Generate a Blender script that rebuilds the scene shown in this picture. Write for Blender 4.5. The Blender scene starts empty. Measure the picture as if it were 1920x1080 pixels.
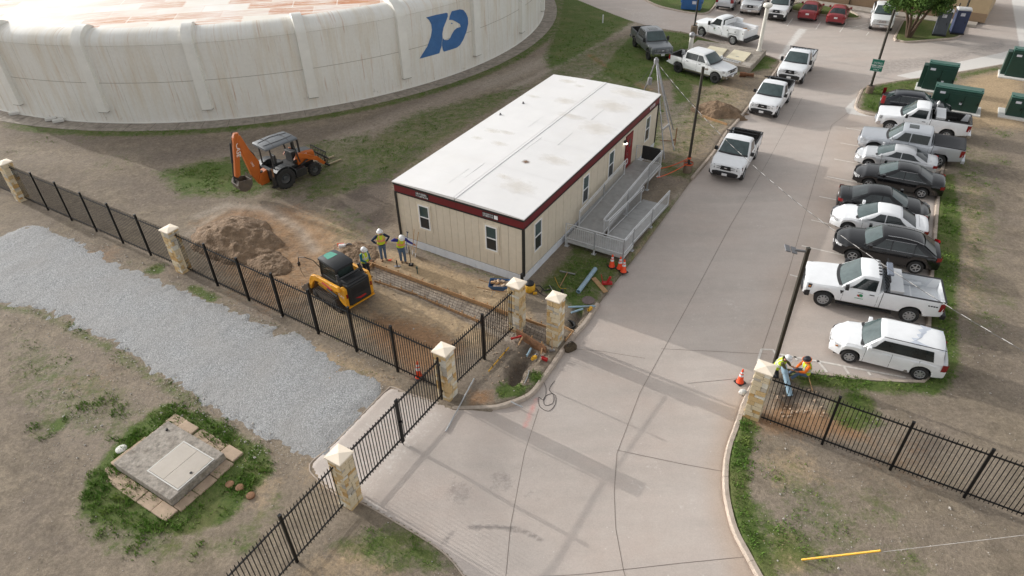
import bpy, bmesh, math, random
import numpy as np
from mathutils import Vector, Matrix
random.seed(7); rng = np.random.default_rng(11)
scene = bpy.context.scene
C = scene.collection
PI = math.pi
R = math.radians
# ---------------------------------------------------------------- camera
FPX, PITCH, ROLL, CAMH = 1259.823, 0.646161, 0.0224761, 19.42458      # solved from the photograph's verticals and the trailer box
_c, _s = math.cos(PITCH), math.sin(PITCH)
_right = Vector((1, 0, 0)); FWD = Vector((0, _c, -_s)); _down = Vector((0, -_s, -_c))
CR = math.cos(ROLL) * _right + math.sin(ROLL) * _down
CD = -math.sin(ROLL) * _right + math.cos(ROLL) * _down
CAMP = Vector((0, 0, CAMH))
cam_d = bpy.data.cameras.new('camera'); cam = bpy.data.objects.new('camera', cam_d); C.objects.link(cam)
cam_d.sensor_width = 36; cam_d.lens = FPX / 1920 * 36; cam_d.clip_start = 0.5; cam_d.clip_end = 3000
m3 = Matrix((CR, -CD, -FWD)).transposed()
cam.matrix_world = Matrix.Translation(CAMP) @ m3.to_4x4()
scene.camera = cam
# ---------------------------------------------------------------- light: low sun through thin high cloud
SUN_EL, SUN_AZ = R(17.8), R(146.5)        # low hazy sun: the gate, pillars and trailer throw long faint shadows to the lower right
w = bpy.data.worlds.new('World'); scene.world = w; w.use_nodes = True
nt = w.node_tree; bg = nt.nodes['Background']
sky = nt.nodes.new('ShaderNodeTexSky'); sky.sky_type = 'NISHITA'; sky.sun_disc = False
sky.sun_elevation = SUN_EL; sky.sun_rotation = PI / 2 - SUN_AZ
sky.air_density = 1.0; sky.dust_density = 3.0; sky.ozone_density = 1.0
hs = nt.nodes.new('ShaderNodeHueSaturation'); hs.inputs['Saturation'].default_value = 0.12
nt.links.new(sky.outputs[0], hs.inputs['Color']); nt.links.new(hs.outputs[0], bg.inputs[0])
bg.inputs[1].default_value = 0.15
sd = bpy.data.lights.new('sun', 'SUN'); sd.energy = 1.55; sd.angle = R(0.4); sd.color = (1.0, 0.965, 0.91)
so = bpy.data.objects.new('sun', sd); C.objects.link(so)
_sv = Vector((math.cos(SUN_EL) * math.cos(SUN_AZ), math.cos(SUN_EL) * math.sin(SUN_AZ), math.sin(SUN_EL)))
so.rotation_euler = _sv.to_track_quat('Z', 'Y').to_euler(); so.location = (0, 0, 60)
vs = scene.view_settings; vs.view_transform = 'Standard'; vs.look = 'None'; vs.gamma = 1; vs.use_curve_mapping = False
vs.exposure = 0.80
# ---------------------------------------------------------------- helpers
def G(u, v, z=0.0):
    """photo pixel -> point on the horizontal plane at height z"""
    k = FWD + CR * ((u - 960) / FPX) + CD * ((v - 540) / FPX)
    t = (z - CAMH) / k.z
    return CAMP + k * t
def G2(u, v, z=0.0):
    p = G(u, v, z); return (p.x, p.y)
def height_at(u, v, top_v):
    """height of a vertical thing whose foot is at pixel (u, v) and whose top shows at row top_v"""
    p = G(u, v); lo, hi = 0, 12
    for _ in range(40):
        mid = (lo + hi) / 2; q = p + Vector((0, 0, mid)) - CAMP
        y = 540 + FPX * q.dot(CD) / q.dot(FWD)
        if y > top_v: lo = mid
        else: hi = mid
    return lo
YAW = R(58.5)
AX = Vector((math.cos(YAW), math.sin(YAW), 0)); BX = Vector((-AX.y, AX.x, 0))
TO = Vector((0.583, 26.084, 0))         # near right corner of the trailer
def S(a, b, z=0.0):
    return TO + AX * a + BX * b + Vector((0, 0, z))
def lin(c):
    return c / 12.92 if c <= 0.04045 else ((c + 0.055) / 1.055) ** 2.4
def rgb(r, g, b):
    return (lin(r / 255), lin(g / 255), lin(b / 255))
class MB:
    def __init__(s): s.v = []; s.f = []
    def face(s, pts):
        n = len(s.v); s.v += [tuple(p) for p in pts]; s.f.append(tuple(range(n, n + len(pts)))); return s
    def add(s, vs, fs):
        n = len(s.v); s.v += [tuple(p) for p in vs]; s.f += [tuple(i + n for i in f) for f in fs]; return s
    def box(s, c, d, M=None):
        x, y, z = c; a, b, h = d[0] / 2, d[1] / 2, d[2] / 2
        vs = [Vector((i * a, j * b, k * h)) for k in (-1, 1) for j in (-1, 1) for i in (-1, 1)]
        if M is not None: vs = [M @ p for p in vs]
        vs = [p + Vector((x, y, z)) for p in vs]
        return s.add(vs, [(0, 2, 3, 1), (4, 5, 7, 6), (0, 1, 5, 4), (2, 6, 7, 3), (0, 4, 6, 2), (1, 3, 7, 5)])
    def bar(s, p, q, wd, hd, up=(0, 0, 1)):
        p = Vector(p); q = Vector(q); d = q - p; L = d.length
        if L < 1e-6: return s
        d /= L; u = Vector(up); sd_ = d.cross(u)
        if sd_.length < 1e-4: sd_ = d.cross(Vector((1, 0, 0)))
        sd_.normalize(); u = sd_.cross(d)
        vs = [b + sd_ * (i * wd / 2) + u * (j * hd / 2) for b in (p, q) for j in (-1, 1) for i in (-1, 1)]
        return s.add(vs, [(0, 1, 3, 2), (4, 6, 7, 5), (0, 4, 5, 1), (2, 3, 7, 6), (0, 2, 6, 4), (1, 5, 7, 3)])
    def prism(s, poly, lo, hi, plane='xz'):
        n = len(poly)
        def P(a, b, t):
            return (a, t, b) if plane == 'xz' else ((a, b, t) if plane == 'xy' else (t, a, b))
        vs = [P(a, b, lo) for a, b in poly] + [P(a, b, hi) for a, b in poly]
        fs = [tuple(range(n)), tuple(range(2 * n - 1, n - 1, -1))] + [(i, i + n, (i + 1) % n + n, (i + 1) % n) for i in range(n)]
        return s.add(vs, fs)
    def tube(s, pts, r, n=8, cap=True):
        pts = [Vector(p) for p in pts]; k = len(pts)
        rr = r if hasattr(r, '__len__') else [r] * k
        base = len(s.v); ref = None
        for i, p in enumerate(pts):
            d = (pts[min(i + 1, k - 1)] - pts[max(i - 1, 0)])
            if d.length < 1e-9: d = Vector((0, 0, 1))
            d.normalize()
            if ref is None:
                ref = d.orthogonal().normalized()
            e1 = (ref - d * ref.dot(d))
            if e1.length < 1e-5: e1 = d.orthogonal()
            e1.normalize(); ref = e1; e2 = d.cross(e1)
            for j in range(n):
                t = 2 * PI * j / n
                s.v.append(tuple(p + (e1 * math.cos(t) + e2 * math.sin(t)) * rr[i]))
        for i in range(k - 1):
            for j in range(n):
                a = base + i * n + j; b = base + i * n + (j + 1) % n
                s.f.append((a, b, b + n, a + n))
        if cap:
            s.f.append(tuple(base + j for j in reversed(range(n)))); s.f.append(tuple(base + (k - 1) * n + j for j in range(n)))
        return s
    def lathe(s, prof, n=16, c=(0, 0, 0), axis='z', cap=True):
        base = len(s.v); k = len(prof)
        for r, h in prof:
            for j in range(n):
                t = 2 * PI * j / n; x, y = r * math.cos(t), r * math.sin(t)
                p = (x, y, h) if axis == 'z' else ((x, h, y) if axis == 'y' else (h, x, y))
                s.v.append((p[0] + c[0], p[1] + c[1], p[2] + c[2]))
        for i in range(k - 1):
            for j in range(n):
                a = base + i * n + j; b = base + i * n + (j + 1) % n
                s.f.append((a, b, b + n, a + n))
        if cap:
            s.f.append(tuple(base + j for j in reversed(range(n)))); s.f.append(tuple(base + (k - 1) * n + j for j in range(n)))
        return s
    def ball(s, c, r, n=12, m=8, sc=(1, 1, 1), a0=-PI / 2, a1=PI / 2):
        prof = [(max(1e-4, math.cos(a0 + (a1 - a0) * i / m)) * r, math.sin(a0 + (a1 - a0) * i / m) * r) for i in range(m + 1)]
        b = len(s.v); s.lathe(prof, n, (0, 0, 0))
        for i in range(b, len(s.v)):
            x, y, z = s.v[i]; s.v[i] = (x * sc[0] + c[0], y * sc[1] + c[1], z * sc[2] + c[2])
        return s
    def loft(s, secs, closed=False, cap=True):
        base = len(s.v); n = len(secs[0])
        for q in secs: s.v += [tuple(p) for p in q]
        m = n if closed else n - 1
        for i in range(len(secs) - 1):
            for j in range(m):
                a = base + i * n + j; b = base + i * n + (j + 1) % n
                s.f.append((a, b, b + n, a + n))
        if cap:
            s.f.append(tuple(base + j for j in reversed(range(n)))); s.f.append(tuple(base + (len(secs) - 1) * n + j for j in range(n)))
        return s
    def xf(s, M):
        s.v = [tuple(M @ Vector(p)) for p in s.v]; return s
    def mesh(s, name='m', smooth=None):
        me = bpy.data.meshes.new(name); me.from_pydata(s.v, [], s.f); me.validate()
        b = bmesh.new(); b.from_mesh(me); bmesh.ops.recalc_face_normals(b, faces=b.faces); b.to_mesh(me); b.free()
        if smooth is not None:
            me.shade_smooth(); me.set_sharp_from_angle(angle=R(smooth))
        return me
def obj(name, me, mat=None, parent=None, loc=None, rz=None, bevel=0, smooth=None):
    if isinstance(me, MB): me = me.mesh(name, smooth)
    if mat is not None and not me.materials: me.materials.append(mat)
    o = bpy.data.objects.new(name, me); C.objects.link(o)
    if parent is not None: o.parent = parent
    if loc is not None: o.location = loc
    if rz is not None: o.rotation_euler = (0, 0, rz)
    if bevel:
        md = o.modifiers.new('bevel', 'BEVEL'); md.width = bevel; md.segments = 2; md.limit_method = 'ANGLE'; md.angle_limit = R(40)
    return o
def tag(o, label=None, cat=None, group=None, kind=None):
    if label: o['label'] = label
    if cat: o['category'] = cat
    if group: o['group'] = group
    if kind: o['kind'] = kind
    return o
def thing(name, label, cat, loc=(0, 0, 0), rz=0.0, group=None):
    o = bpy.data.objects.new(name, None); C.objects.link(o); o.empty_display_size = 0.3
    o.location = loc; o.rotation_euler = (0, 0, rz)
    return tag(o, label, cat, group)
# ---------------------------------------------------------------- materials
MATS = {}
def node(nt, t, **kw):
    n = nt.nodes.new(t)
    for k, v in kw.items():
        if k in n.inputs: n.inputs[k].default_value = v
        else: setattr(n, k, v)
    return n
def mat(name, col, rough=0.7, metal=0.0, var=0.12, scale=6.0, bump=0.0, bscale=40.0, coat=0.0, dirt=0.0, dcol=(0.16, 0.13, 0.10), spec=0.5):
    """procedural principled: base colour broken by two noises, optional fine bump, dust from below"""
    if name in MATS: return MATS[name]
    m = bpy.data.materials.new(name); m.use_nodes = True; t = m.node_tree; L = t.links
    b = t.nodes['Principled BSDF']; b.inputs['Roughness'].default_value = rough; b.inputs['Metallic'].default_value = metal
    b.inputs['Coat Weight'].default_value = coat; b.inputs['Coat Roughness'].default_value = 0.06
    b.inputs['Specular IOR Level'].default_value = spec
    tc = node(t, 'ShaderNodeTexCoord')
    n1 = node(t, 'ShaderNodeTexNoise', Scale=scale, Detail=6.0, Roughness=0.65); L.new(tc.outputs['Object'], n1.inputs['Vector'])
    mp = node(t, 'ShaderNodeMapRange'); mp.inputs[1].default_value = 0.3; mp.inputs[2].default_value = 0.7
    mp.inputs[3].default_value = 1 - var; mp.inputs[4].default_value = 1 + var
    L.new(n1.outputs[0], mp.inputs[0])
    mx = node(t, 'ShaderNodeMix', data_type='RGBA', blend_type='MULTIPLY'); mx.inputs[0].default_value = 1
    mx.inputs[6].default_value = (*col, 1); L.new(mp.outputs[0], mx.inputs[7])
    out = mx.outputs[2]
    if dirt > 0:
        n2 = node(t, 'ShaderNodeTexNoise', Scale=scale * 0.35, Detail=8.0, Roughness=0.75); L.new(tc.outputs['Object'], n2.inputs['Vector'])
        r2 = node(t, 'ShaderNodeMapRange'); r2.inputs[1].default_value = 0.5; r2.inputs[2].default_value = 0.75; r2.inputs[4].default_value = dirt
        L.new(n2.outputs[0], r2.inputs[0])
        m2 = node(t, 'ShaderNodeMix', data_type='RGBA'); m2.inputs[7].default_value = (*dcol, 1)
        L.new(r2.outputs[0], m2.inputs[0]); L.new(out, m2.inputs[6]); out = m2.outputs[2]
    L.new(out, b.inputs['Base Color'])
    if bump > 0:
        n3 = node(t, 'ShaderNodeTexNoise', Scale=bscale, Detail=4.0); L.new(tc.outputs['Object'], n3.inputs['Vector'])
        bp = node(t, 'ShaderNodeBump', Strength=min(bump, 1.0), Distance=0.02 if bump <= 1 else 0.12); L.new(n3.outputs[0], bp.inputs['Height']); L.new(bp.outputs[0], b.inputs['Normal'])
    MATS[name] = m
    return m
def M_(k): return MATS[k]
mat('black_metal', (0.006, 0.006, 0.0065), 0.45, 0.0, 0.15, 9, spec=0.3)
mat('galv', (0.50, 0.51, 0.52), 0.42, 0.75, 0.14, 5, dirt=0.2, dcol=(0.3, 0.29, 0.27))
mat('alu', (0.66, 0.67, 0.68), 0.4, 0.3, 0.10, 5, dirt=0.25, dcol=(0.36, 0.35, 0.33))
mat('steel', (0.36, 0.36, 0.37), 0.45, 0.6, 0.2, 8, dirt=0.3, dcol=(0.2, 0.14, 0.1))
mat('concrete', rgb(168, 160, 150), 0.9, 0, 0.14, 3, 0.25, 60, dirt=0.35, dcol=rgb(120, 108, 96))
mat('concrete_old', rgb(150, 141, 130), 0.92, 0, 0.32, 2.4, 0.5, 40, dirt=0.7, dcol=rgb(100, 90, 79)); mat('vault_top', rgb(150, 142, 132), 0.92, 0, 0.45, 7, 0.6, 30, dirt=0.95, dcol=rgb(96, 85, 73))
mat('concrete_new', rgb(205, 203, 197), 0.88, 0, 0.08, 2, 0.15, 60, dirt=0.2, dcol=rgb(170, 160, 148))
mat('wood', rgb(178, 140, 100), 0.8, 0, 0.25, 12, 0.2, 60, dirt=0.35, dcol=rgb(120, 92, 66))
mat('wood_dark', rgb(128, 92, 64), 0.85, 0, 0.3, 9, 0.3, 40, dirt=0.5, dcol=rgb(84, 62, 46))
mat('rubber', (0.018, 0.018, 0.018), 0.8, 0, 0.3, 20, dirt=0.5, dcol=(0.06, 0.052, 0.045))
mat('plastic_black', (0.014, 0.014, 0.015), 0.5, 0, 0.2, 12)
mat('white_plastic', (0.72, 0.72, 0.71), 0.4, 0, 0.05, 8)
mat('chrome', (0.62, 0.62, 0.63), 0.16, 1.0, 0.05, 8)
mat('orange', rgb(242, 78, 30), 0.55, 0, 0.12, 10, dirt=0.2, dcol=rgb(150, 70, 45))
mat('reflective', (0.72, 0.73, 0.75), 0.4, 0, 0.06, 12)
mat('soil', rgb(126, 104, 82), 0.95, 0, 0.35, 3, 1.5, 9, dirt=0.6, dcol=rgb(96, 77, 60))
mat('yellow', rgb(214, 164, 46), 0.55, 0, 0.1, 8, dirt=0.4, dcol=rgb(150, 110, 50))
mat('red', rgb(170, 30, 30), 0.5, 0, 0.12, 8)
mat('blue_tub', rgb(38, 82, 128), 0.5, 0, 0.14, 8, dirt=0.4, dcol=rgb(120, 110, 98))
mat('pvc', rgb(142, 168, 184), 0.4, 0, 0.08, 6, dirt=0.25, dcol=rgb(150, 140, 128))
# ================================================================ GROUND, ROAD, GRAVEL
TANK_C = (-25.52, 76.245); TANK_R = 29.6
def poly_px(pts): return np.array([G2(u, v) for u, v in pts])
def sdist(X, Y, poly, closed=True):
    """signed distance (inside negative) to a polygon, or plain distance to a polyline"""
    d = np.full(X.shape, 1e9); ins = np.zeros(X.shape, bool); n = len(poly)
    for i in range(n if closed else n - 1):
        x1, y1 = poly[i]; x2, y2 = poly[(i + 1) % n]
        dx, dy = x2 - x1, y2 - y1; L2 = dx * dx + dy * dy + 1e-12
        t = np.clip(((X - x1) * dx + (Y - y1) * dy) / L2, 0, 1)
        d = np.minimum(d, (X - x1 - t * dx) ** 2 + (Y - y1 - t * dy) ** 2)
        if closed and abs(dy) > 1e-12:
            c = ((y1 > Y) != (y2 > Y)) & (X < dx * (Y - y1) / dy + x1); ins ^= c
    d = np.sqrt(d)
    return np.where(ins, -d, d)
def sstep(a, b, x):
    t = np.clip((x - a) / (b - a), 0, 1); return t * t * (3 - 2 * t)
_tab = rng.random((256, 256))
def vnoise(X, Y, sc, off=0):
    x = X * sc + off * 17.3 + 500; y = Y * sc + off * 9.1 + 500
    xi = np.floor(x).astype(int); yi = np.floor(y).astype(int); fx = x - xi; fy = y - yi
    fx = fx * fx * (3 - 2 * fx); fy = fy * fy * (3 - 2 * fy)
    a = _tab[xi % 256, yi % 256]; b = _tab[(xi + 1) % 256, yi % 256]; c = _tab[xi % 256, (yi + 1) % 256]; d = _tab[(xi + 1) % 256, (yi + 1) % 256]
    return (a * (1 - fx) + b * fx) * (1 - fy) + (c * (1 - fx) + d * fx) * fy
def fbm(X, Y, sc, oct=4, off=0):
    s = 0; a = 0.5; t = 0
    for i in range(oct):
        s = s + a * vnoise(X, Y, sc * 2 ** i, off + i); t += a; a *= 0.5
    return s / t
class Mask:
    """paints soft shapes given in photo pixels (turned into ground positions) onto a vertex field"""
    def __init__(s, X, Y, k=1.0): s.X = X; s.Y = Y; s.m = np.zeros(X.shape); s.k = k
    def _put(s, poly, val, soft, closed, width, mode):
        soft = soft * s.k; mg = soft + width + 0.5
        k = (s.X > poly[:, 0].min() - mg) & (s.X < poly[:, 0].max() + mg) & (s.Y > poly[:, 1].min() - mg) & (s.Y < poly[:, 1].max() + mg)
        if not k.any(): return s
        d = sdist(s.X[k], s.Y[k], poly, closed) - width
        f = sstep(soft, -soft, d)
        if mode == 'max': s.m[k] = np.maximum(s.m[k], val * f)
        elif mode == 'set': s.m[k] = s.m[k] * (1 - f) + val * f
        else: s.m[k] += val * f
        return s
    def poly(s, px, val, soft=0.6, mode='max'): return s._put(poly_px(px), val, soft, True, 0, mode)
    def line(s, px, width, val, soft=0.3, mode='max'): return s._put(poly_px(px), val, soft, False, width / 2, mode)
    def blob(s, u, v, r, val, soft=None, mode='max'):
        c = G(u, v); a = np.linspace(0, 2 * PI, 14, endpoint=False)
        return s._put(np.c_[c.x + r * np.cos(a), c.y + r * np.sin(a)], val, soft or r * 0.6, True, 0, mode)
# ---- outlines of the pavement, in photo pixels
EDGE_DRIVE = [(905, 1110), (873, 1080), (840, 1040), (787, 1003), (683, 943), (640, 930), (600, 900), (583, 872), (627, 833), (720, 738), (737, 728), (760, 738), (822, 757)]
KERB_GATE = [(848, 768), (894, 767), (931, 765), (959, 757), (987, 746), (1005, 732), (1020, 711), (1042, 680), (1059, 655), (1084, 623), (1100, 605), (1124, 569)]
EDGE_OPEN = [(1160, 521), (1200, 470), (1262, 386), (1288, 350)]
KERB_ROAD = [(1300, 334), (1342, 283), (1363, 250), (1384, 227), (1408, 197), (1435, 160), (1448, 144), (1463, 122), (1466, 116), (1463, 112), (1455, 108.5), (1427, 99.5), (1371, 84), (1334, 75), (1300, 64), (1277, 58)]
EDGE_BACK = [(1240, 52), (1210, 45), (1180, 36), (1130, 17), (1083, -2), (1000, -36), (900, -80)]
KERB_R1 = [(1920, 112), (1877, 120), (1789, 135.5), (1727, 145), (1683, 150.5), (1640, 157.5), (1618, 164), (1612, 172), (1603, 196), (1608, 205), (1622, 211), (1648, 216.5), (1700, 223)]
KERB_PARK = [(1790, 228), (1779, 255), (1768, 300), (1761, 330), (1757, 359), (1750, 440), (1745, 500), (1740, 560), (1737, 640), (1736, 704), (1707, 711), (1613, 705.5), (1513, 694), (1475, 691)]
KERB_R2 = [(1440, 690), (1418, 700), (1402, 730), (1390, 757), (1377, 797), (1364, 833), (1357, 872), (1358, 927), (1373, 990), (1397, 1037), (1420, 1080), (1440, 1112)]
PAVE_PX = EDGE_DRIVE + KERB_GATE + EDGE_OPEN + KERB_ROAD + EDGE_BACK
pave_poly = [G2(*p) for p in PAVE_PX] + [(-8, 120), (10, 190), (140, 190), (140, 70)] + [G2(*p) for p in KERB_R1 + KERB_PARK + KERB_R2] + [(8, 4), (-2, 4)]
pave_poly = np.array(pave_poly)
ISLAND_A = poly_px([(1180, -14), (1211, 0), (1236, 11), (1273, 19.5), (1310, 25), (1328, 23), (1338, 15), (1346, 3), (1362, -20), (1300, -40)])
ISLAND_B = poly_px([(1692, 38), (1676, 71), (1686, 75.5), (1704, 78), (1748, 74.5), (1784, 72), (1801, 67), (1808, 58), (1804, 46), (1760, 30)])
ISLAND_C = poly_px([(1478, 12), (1484, 19), (1532, 26), (1596, 34), (1614, 30), (1580, 15), (1500, 4)])
ISLANDS = [ISLAND_A, ISLAND_B, ISLAND_C]
PZ = -0.12
RAMP = poly_px([(560, 1000), (560, 820), (740, 690), (870, 740), (900, 800), (860, 960), (990, 1130), (700, 1130)])
OPENR = poly_px([(1100, 560), (1290, 310), (1340, 340), (1180, 560)])
def pave_d(X, Y):
    d = sdist(X, Y, pave_poly)
    for I in ISLANDS: d = np.maximum(d, -sdist(X, Y, I))
    return d
def pave_z(X, Y):
    r = sstep(1.6, -0.4, sdist(X, Y, RAMP))
    return PZ + (0.135 * r)
def axis(lo, hi, st, far_lo, far_hi):
    a = list(np.arange(lo, hi, st)); x = hi; s = st
    while x < far_hi: a.append(x); s *= 1.35; x += s
    x = lo; s = st; b = []
    while x > far_lo: s *= 1.35; x -= s; b.append(x)
    return np.array(b[::-1] + a)
def grid_mesh(name, xs, ys, Z, keep=None, attrs=None, mat_=None):
    nx, ny = len(xs), len(ys)
    X, Y = np.meshgrid(xs, ys)
    V = np.stack([X, Y, Z], -1).reshape(-1, 3)
    i = np.arange((ny - 1) * (nx - 1)); r = i // (nx - 1); c = i % (nx - 1)
    F = np.stack([r * nx + c, r * nx + c + 1, (r + 1) * nx + c + 1, (r + 1) * nx + c], -1)
    if keep is not None:
        kf = keep.reshape(-1)[F].any(1); F = F[kf]
        used = np.unique(F); mp = np.full(len(V), -1); mp[used] = np.arange(len(used)); V = V[used]; F = mp[F]
    else: used = np.arange(len(V))
    me = bpy.data.meshes.new(name)
    me.vertices.add(len(V)); me.vertices.foreach_set('co', V.astype(np.float32).ravel())
    me.loops.add(F.size); me.loops.foreach_set('vertex_index', F.astype(np.int32).ravel())
    me.polygons.add(len(F)); me.polygons.foreach_set('loop_start', np.arange(0, F.size, 4, dtype=np.int32))
    me.update(calc_edges=True); me.shade_smooth()
    for an, ch in (attrs or {}).items():
        A = np.stack([np.clip(q, 0, 1).reshape(-1)[used] for q in ch], -1)
        at = me.attributes.new(an, 'FLOAT_COLOR', 'POINT'); at.data.foreach_set('color', A.astype(np.float32).ravel())
    if mat_: me.materials.append(mat_)
    o = bpy.data.objects.new(name, me); C.objects.link(o)
    return o
STEP = 0.15
xs = axis(-48, 50, STEP, -900, 900); ys = axis(8.5, 80, STEP, -700, 1500)
X, Y = np.meshgrid(xs, ys)
PD = pave_d(X, Y); PZf = pave_z(X, Y)
tank_d = np.hypot(X - TANK_C[0], Y - TANK_C[1]) - TANK_R
# ---- ground cover fields
gr = Mask(X, Y, 1.3); dk = Mask(X, Y, 1.7); tn = Mask(X, Y, 1.8); rd = Mask(X, Y, 1.8); lt = Mask(X, Y, 1.5); tr = Mask(X, Y); ch = Mask(X, Y)
# grass
ring = sstep(1.0, 1.4, tank_d) * sstep(3.0, 1.9, tank_d); gr.m = np.maximum(gr.m, 0.62 * ring * sstep(-42, -34, X))
gr.poly([(1020, 110), (1045, 40), (1055, -20), (1110, 0), (1190, 40), (1120, 85), (1060, 118), (1030, 130)], 0.95, 1.0)
gr.poly([(1120, 140), (1150, 95), (1195, 52), (1290, 62), (1425, 100), (1462, 112), (1440, 130), (1380, 140), (1330, 165), (1250, 150), (1170, 160)], 0.86, 0.8)
gr.poly([(1090, 150), (1140, 110), (1190, 150), (1250, 180), (1245, 300), (1330, 320), (1290, 340), (1240, 330)], 0.62, 0.8)
gr.poly([(1240, 190), (1330, 160), (1400, 165), (1390, 210), (1340, 270), (1270, 330), (1240, 300)], 0.42, 0.8)
gr.poly([(1255, 120), (1310, 130), (1300, 190), (1260, 200)], 0.70, 0.5)
gr.poly([(310, 335), (370, 300), (460, 300), (520, 340), (480, 358), (330, 360)], 0.80, 0.9)
gr.poly([(470, 350), (600, 300), (660, 330), (580, 370), (500, 380)], 0.45, 0.8)
gr.poly([(640, 285), (760, 210), (900, 175), (1010, 150), (960, 190), (820, 260), (740, 320), (650, 340)], 0.55, 1.0)
gr.poly([(560, 270), (700, 240), (720, 270), (600, 320)], 0.50, 0.8)
gr.poly([(590, 390), (680, 380), (720, 430), (650, 470), (600, 430)], 0.38, 0.6)
gr.blob(760, 300, 1.8, 0.5); gr.blob(220, 300, 3.0, 0.33); gr.blob(60, 270, 3.0, 0.30); gr.blob(150, 260, 2.5, 0.28)
gr.poly([(1000, 540), (1060, 480), (1075, 455), (1170, 490), (1240, 390), (1290, 350), (1200, 470), (1125, 565), (1090, 590), (1040, 560)], 0.66, 0.4)
gr.poly([(1757, 330), (1790, 325), (1805, 420), (1795, 560), (1798, 690), (1770, 740), (1600, 735), (1500, 722), (1475, 700), (1513, 692), (1613, 704), (1707, 712), (1738, 706), (1740, 560)], 0.95, 0.5)
gr.poly([(1770, 250), (1800, 235), (1840, 320), (1830, 500), (1800, 520), (1780, 330)], 0.50, 0.9)
gr.poly([(1790, 480), (1830, 480), (1840, 640), (1800, 690)], 0.40, 0.9)
gr.poly([(1612, 205), (1618, 165), (1683, 152), (1790, 136), (1800, 150), (1735, 165), (1730, 215), (1650, 214)], 0.80, 0.5)
gr.poly([(1790, 137), (1877, 122), (1880, 132), (1800, 150)], 0.6, 0.4)
gr.line([(1394, 800), (1376, 850), (1374, 920), (1400, 1000), (1430, 1090)], 1.1, 0.97, 0.35)
gr.poly([(1380, 900), (1450, 960), (1530, 1010), (1600, 1080), (1430, 1080)], 0.66, 0.6)
gr.poly([(1390, 850), (1500, 850), (1560, 950), (1450, 960)], 0.40, 0.6)
gr.blob(1640, 950, 1.2, 0.42); gr.blob(1700, 1060, 1.2, 0.42); gr.blob(1600, 775, 1.0, 0.75); gr.blob(1610, 755, 0.7, 0.8)
for q in [(1850, 350), (1830, 410), (1870, 300), (1880, 560), (1850, 600), (1880, 250)]: gr.blob(q[0], q[1], 1.1, 0.42)
gr.poly([(150, 930), (165, 890), (240, 800), (310, 752), (380, 770), (500, 840), (520, 880), (470, 930), (430, 980), (340, 1010), (230, 1000), (150, 970)], 0.86, 0.35)
gr.poly([(140, 940), (340, 990), (440, 1000), (400, 1060), (200, 1060), (130, 1000)], 0.50, 0.6)
gr.line([(0, 575), (70, 585), (190, 645), (300, 715), (380, 765)], 0.7, 0.62, 0.5)
gr.poly([(0, 590), (150, 650), (250, 720), (200, 790), (60, 760), (0, 700)], 0.40, 0.8)
gr.blob(90, 800, 0.9, 0.5); gr.blob(110, 795, 0.45, 0.8)
gr.line([(240, 490), (310, 525), (420, 570), (520, 620), (640, 690), (690, 700)], 0.7, 0.42, 0.5)
gr.line([(360, 540), (400, 560)], 0.6, 0.85, 0.3); gr.blob(290, 505, 0.6, 0.7)
gr.line([(370, 470), (450, 560), (560, 600), (700, 670), (800, 710)], 1.0, 0.34, 0.8)
gr.poly([(700, 985), (760, 965), (820, 1010), (860, 1060), (840, 1080), (720, 1080), (600, 1030), (650, 1000)], 0.62, 0.5)
gr.poly([(925, 722), (960, 715), (1000, 725), (975, 745), (930, 750)], 0.80, 0.25); gr.blob(1008, 708, 0.4, 0.85)
gr.line([(780, 460), (860, 500), (960, 530)], 0.5, 0.5, 0.3)
gr.poly([(560, 330), (640, 280), (760, 225), (900, 185), (1020, 150), (1000, 165), (800, 290), (745, 335), (640, 370), (560, 385)], 0.54, 0.8)
gr.poly([(280, 320), (460, 285), (560, 330), (480, 372), (330, 375)], 0.62, 0.8)
gr.poly([(1000, 160), (1040, 100), (1190, 60), (1250, 150), (1190, 190), (1100, 150)], 0.50, 1.0)
gr.poly([(0, 640), (120, 640), (260, 720), (330, 800), (200, 860), (60, 800), (0, 760)], 0.43, 0.8)
gr.poly([(200, 1000), (420, 990), (520, 900), (560, 930), (480, 1060), (260, 1080)], 0.44, 0.6)
gr.poly([(1400, 840), (1560, 880), (1640, 980), (1700, 1080), (1500, 1080)], 0.44, 0.8)
gr.poly([(1770, 300), (1860, 260), (1900, 420), (1870, 640), (1800, 700)], 0.42, 1.0)
for I in ISLANDS:
    gr.m = np.maximum(gr.m, 0.95 * sstep(0.2, -0.3, sdist(X, Y, I)))
# dark soil, darker ground by tank and trailer, painted shade along right fence
dk.poly([(250, 285), (420, 262), (430, 285), (330, 310), (260, 315)], 0.6, 0.8)  # darker ground near the tank
dk.poly([(620, 380), (690, 330), (760, 280), (800, 270), (740, 330), (740, 420), (690, 440), (640, 420)], 0.92, 0.7)  # darker ground left of the trailer
dk.poly([(560, 340), (700, 290), (720, 320), (600, 390)], 0.6, 0.8)
dk.poly([(1800, 300), (1900, 290), (1920, 330), (1920, 480), (1840, 450)], 0.55, 1.2)
dk.poly([(1780, 590), (1900, 600), (1920, 700), (1800, 740), (1750, 760)], 0.5, 1.2)
dk.poly([(900, 620), (1010, 600), (1030, 640), (1000, 715), (950, 720), (935, 690)], 0.45, 0.4)
dk.poly([(1460, 700), (1530, 735), (1540, 760), (1470, 755), (1440, 720)], 0.72, 0.3)
dk.poly([(1690, 830), (1740, 800), (1790, 830), (1760, 870), (1710, 870)], 0.7, 0.5)
dk.line([(1480, 800), (1600, 850), (1760, 905), (1920, 960)], 0.5, 0.32, 0.5)  # fence's cast shadow painted as a dark stripe along its foot
dk.poly([(0, 820), (60, 840), (170, 960), (220, 1050), (120, 1080), (0, 1080)], 0.42, 1.0)
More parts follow.
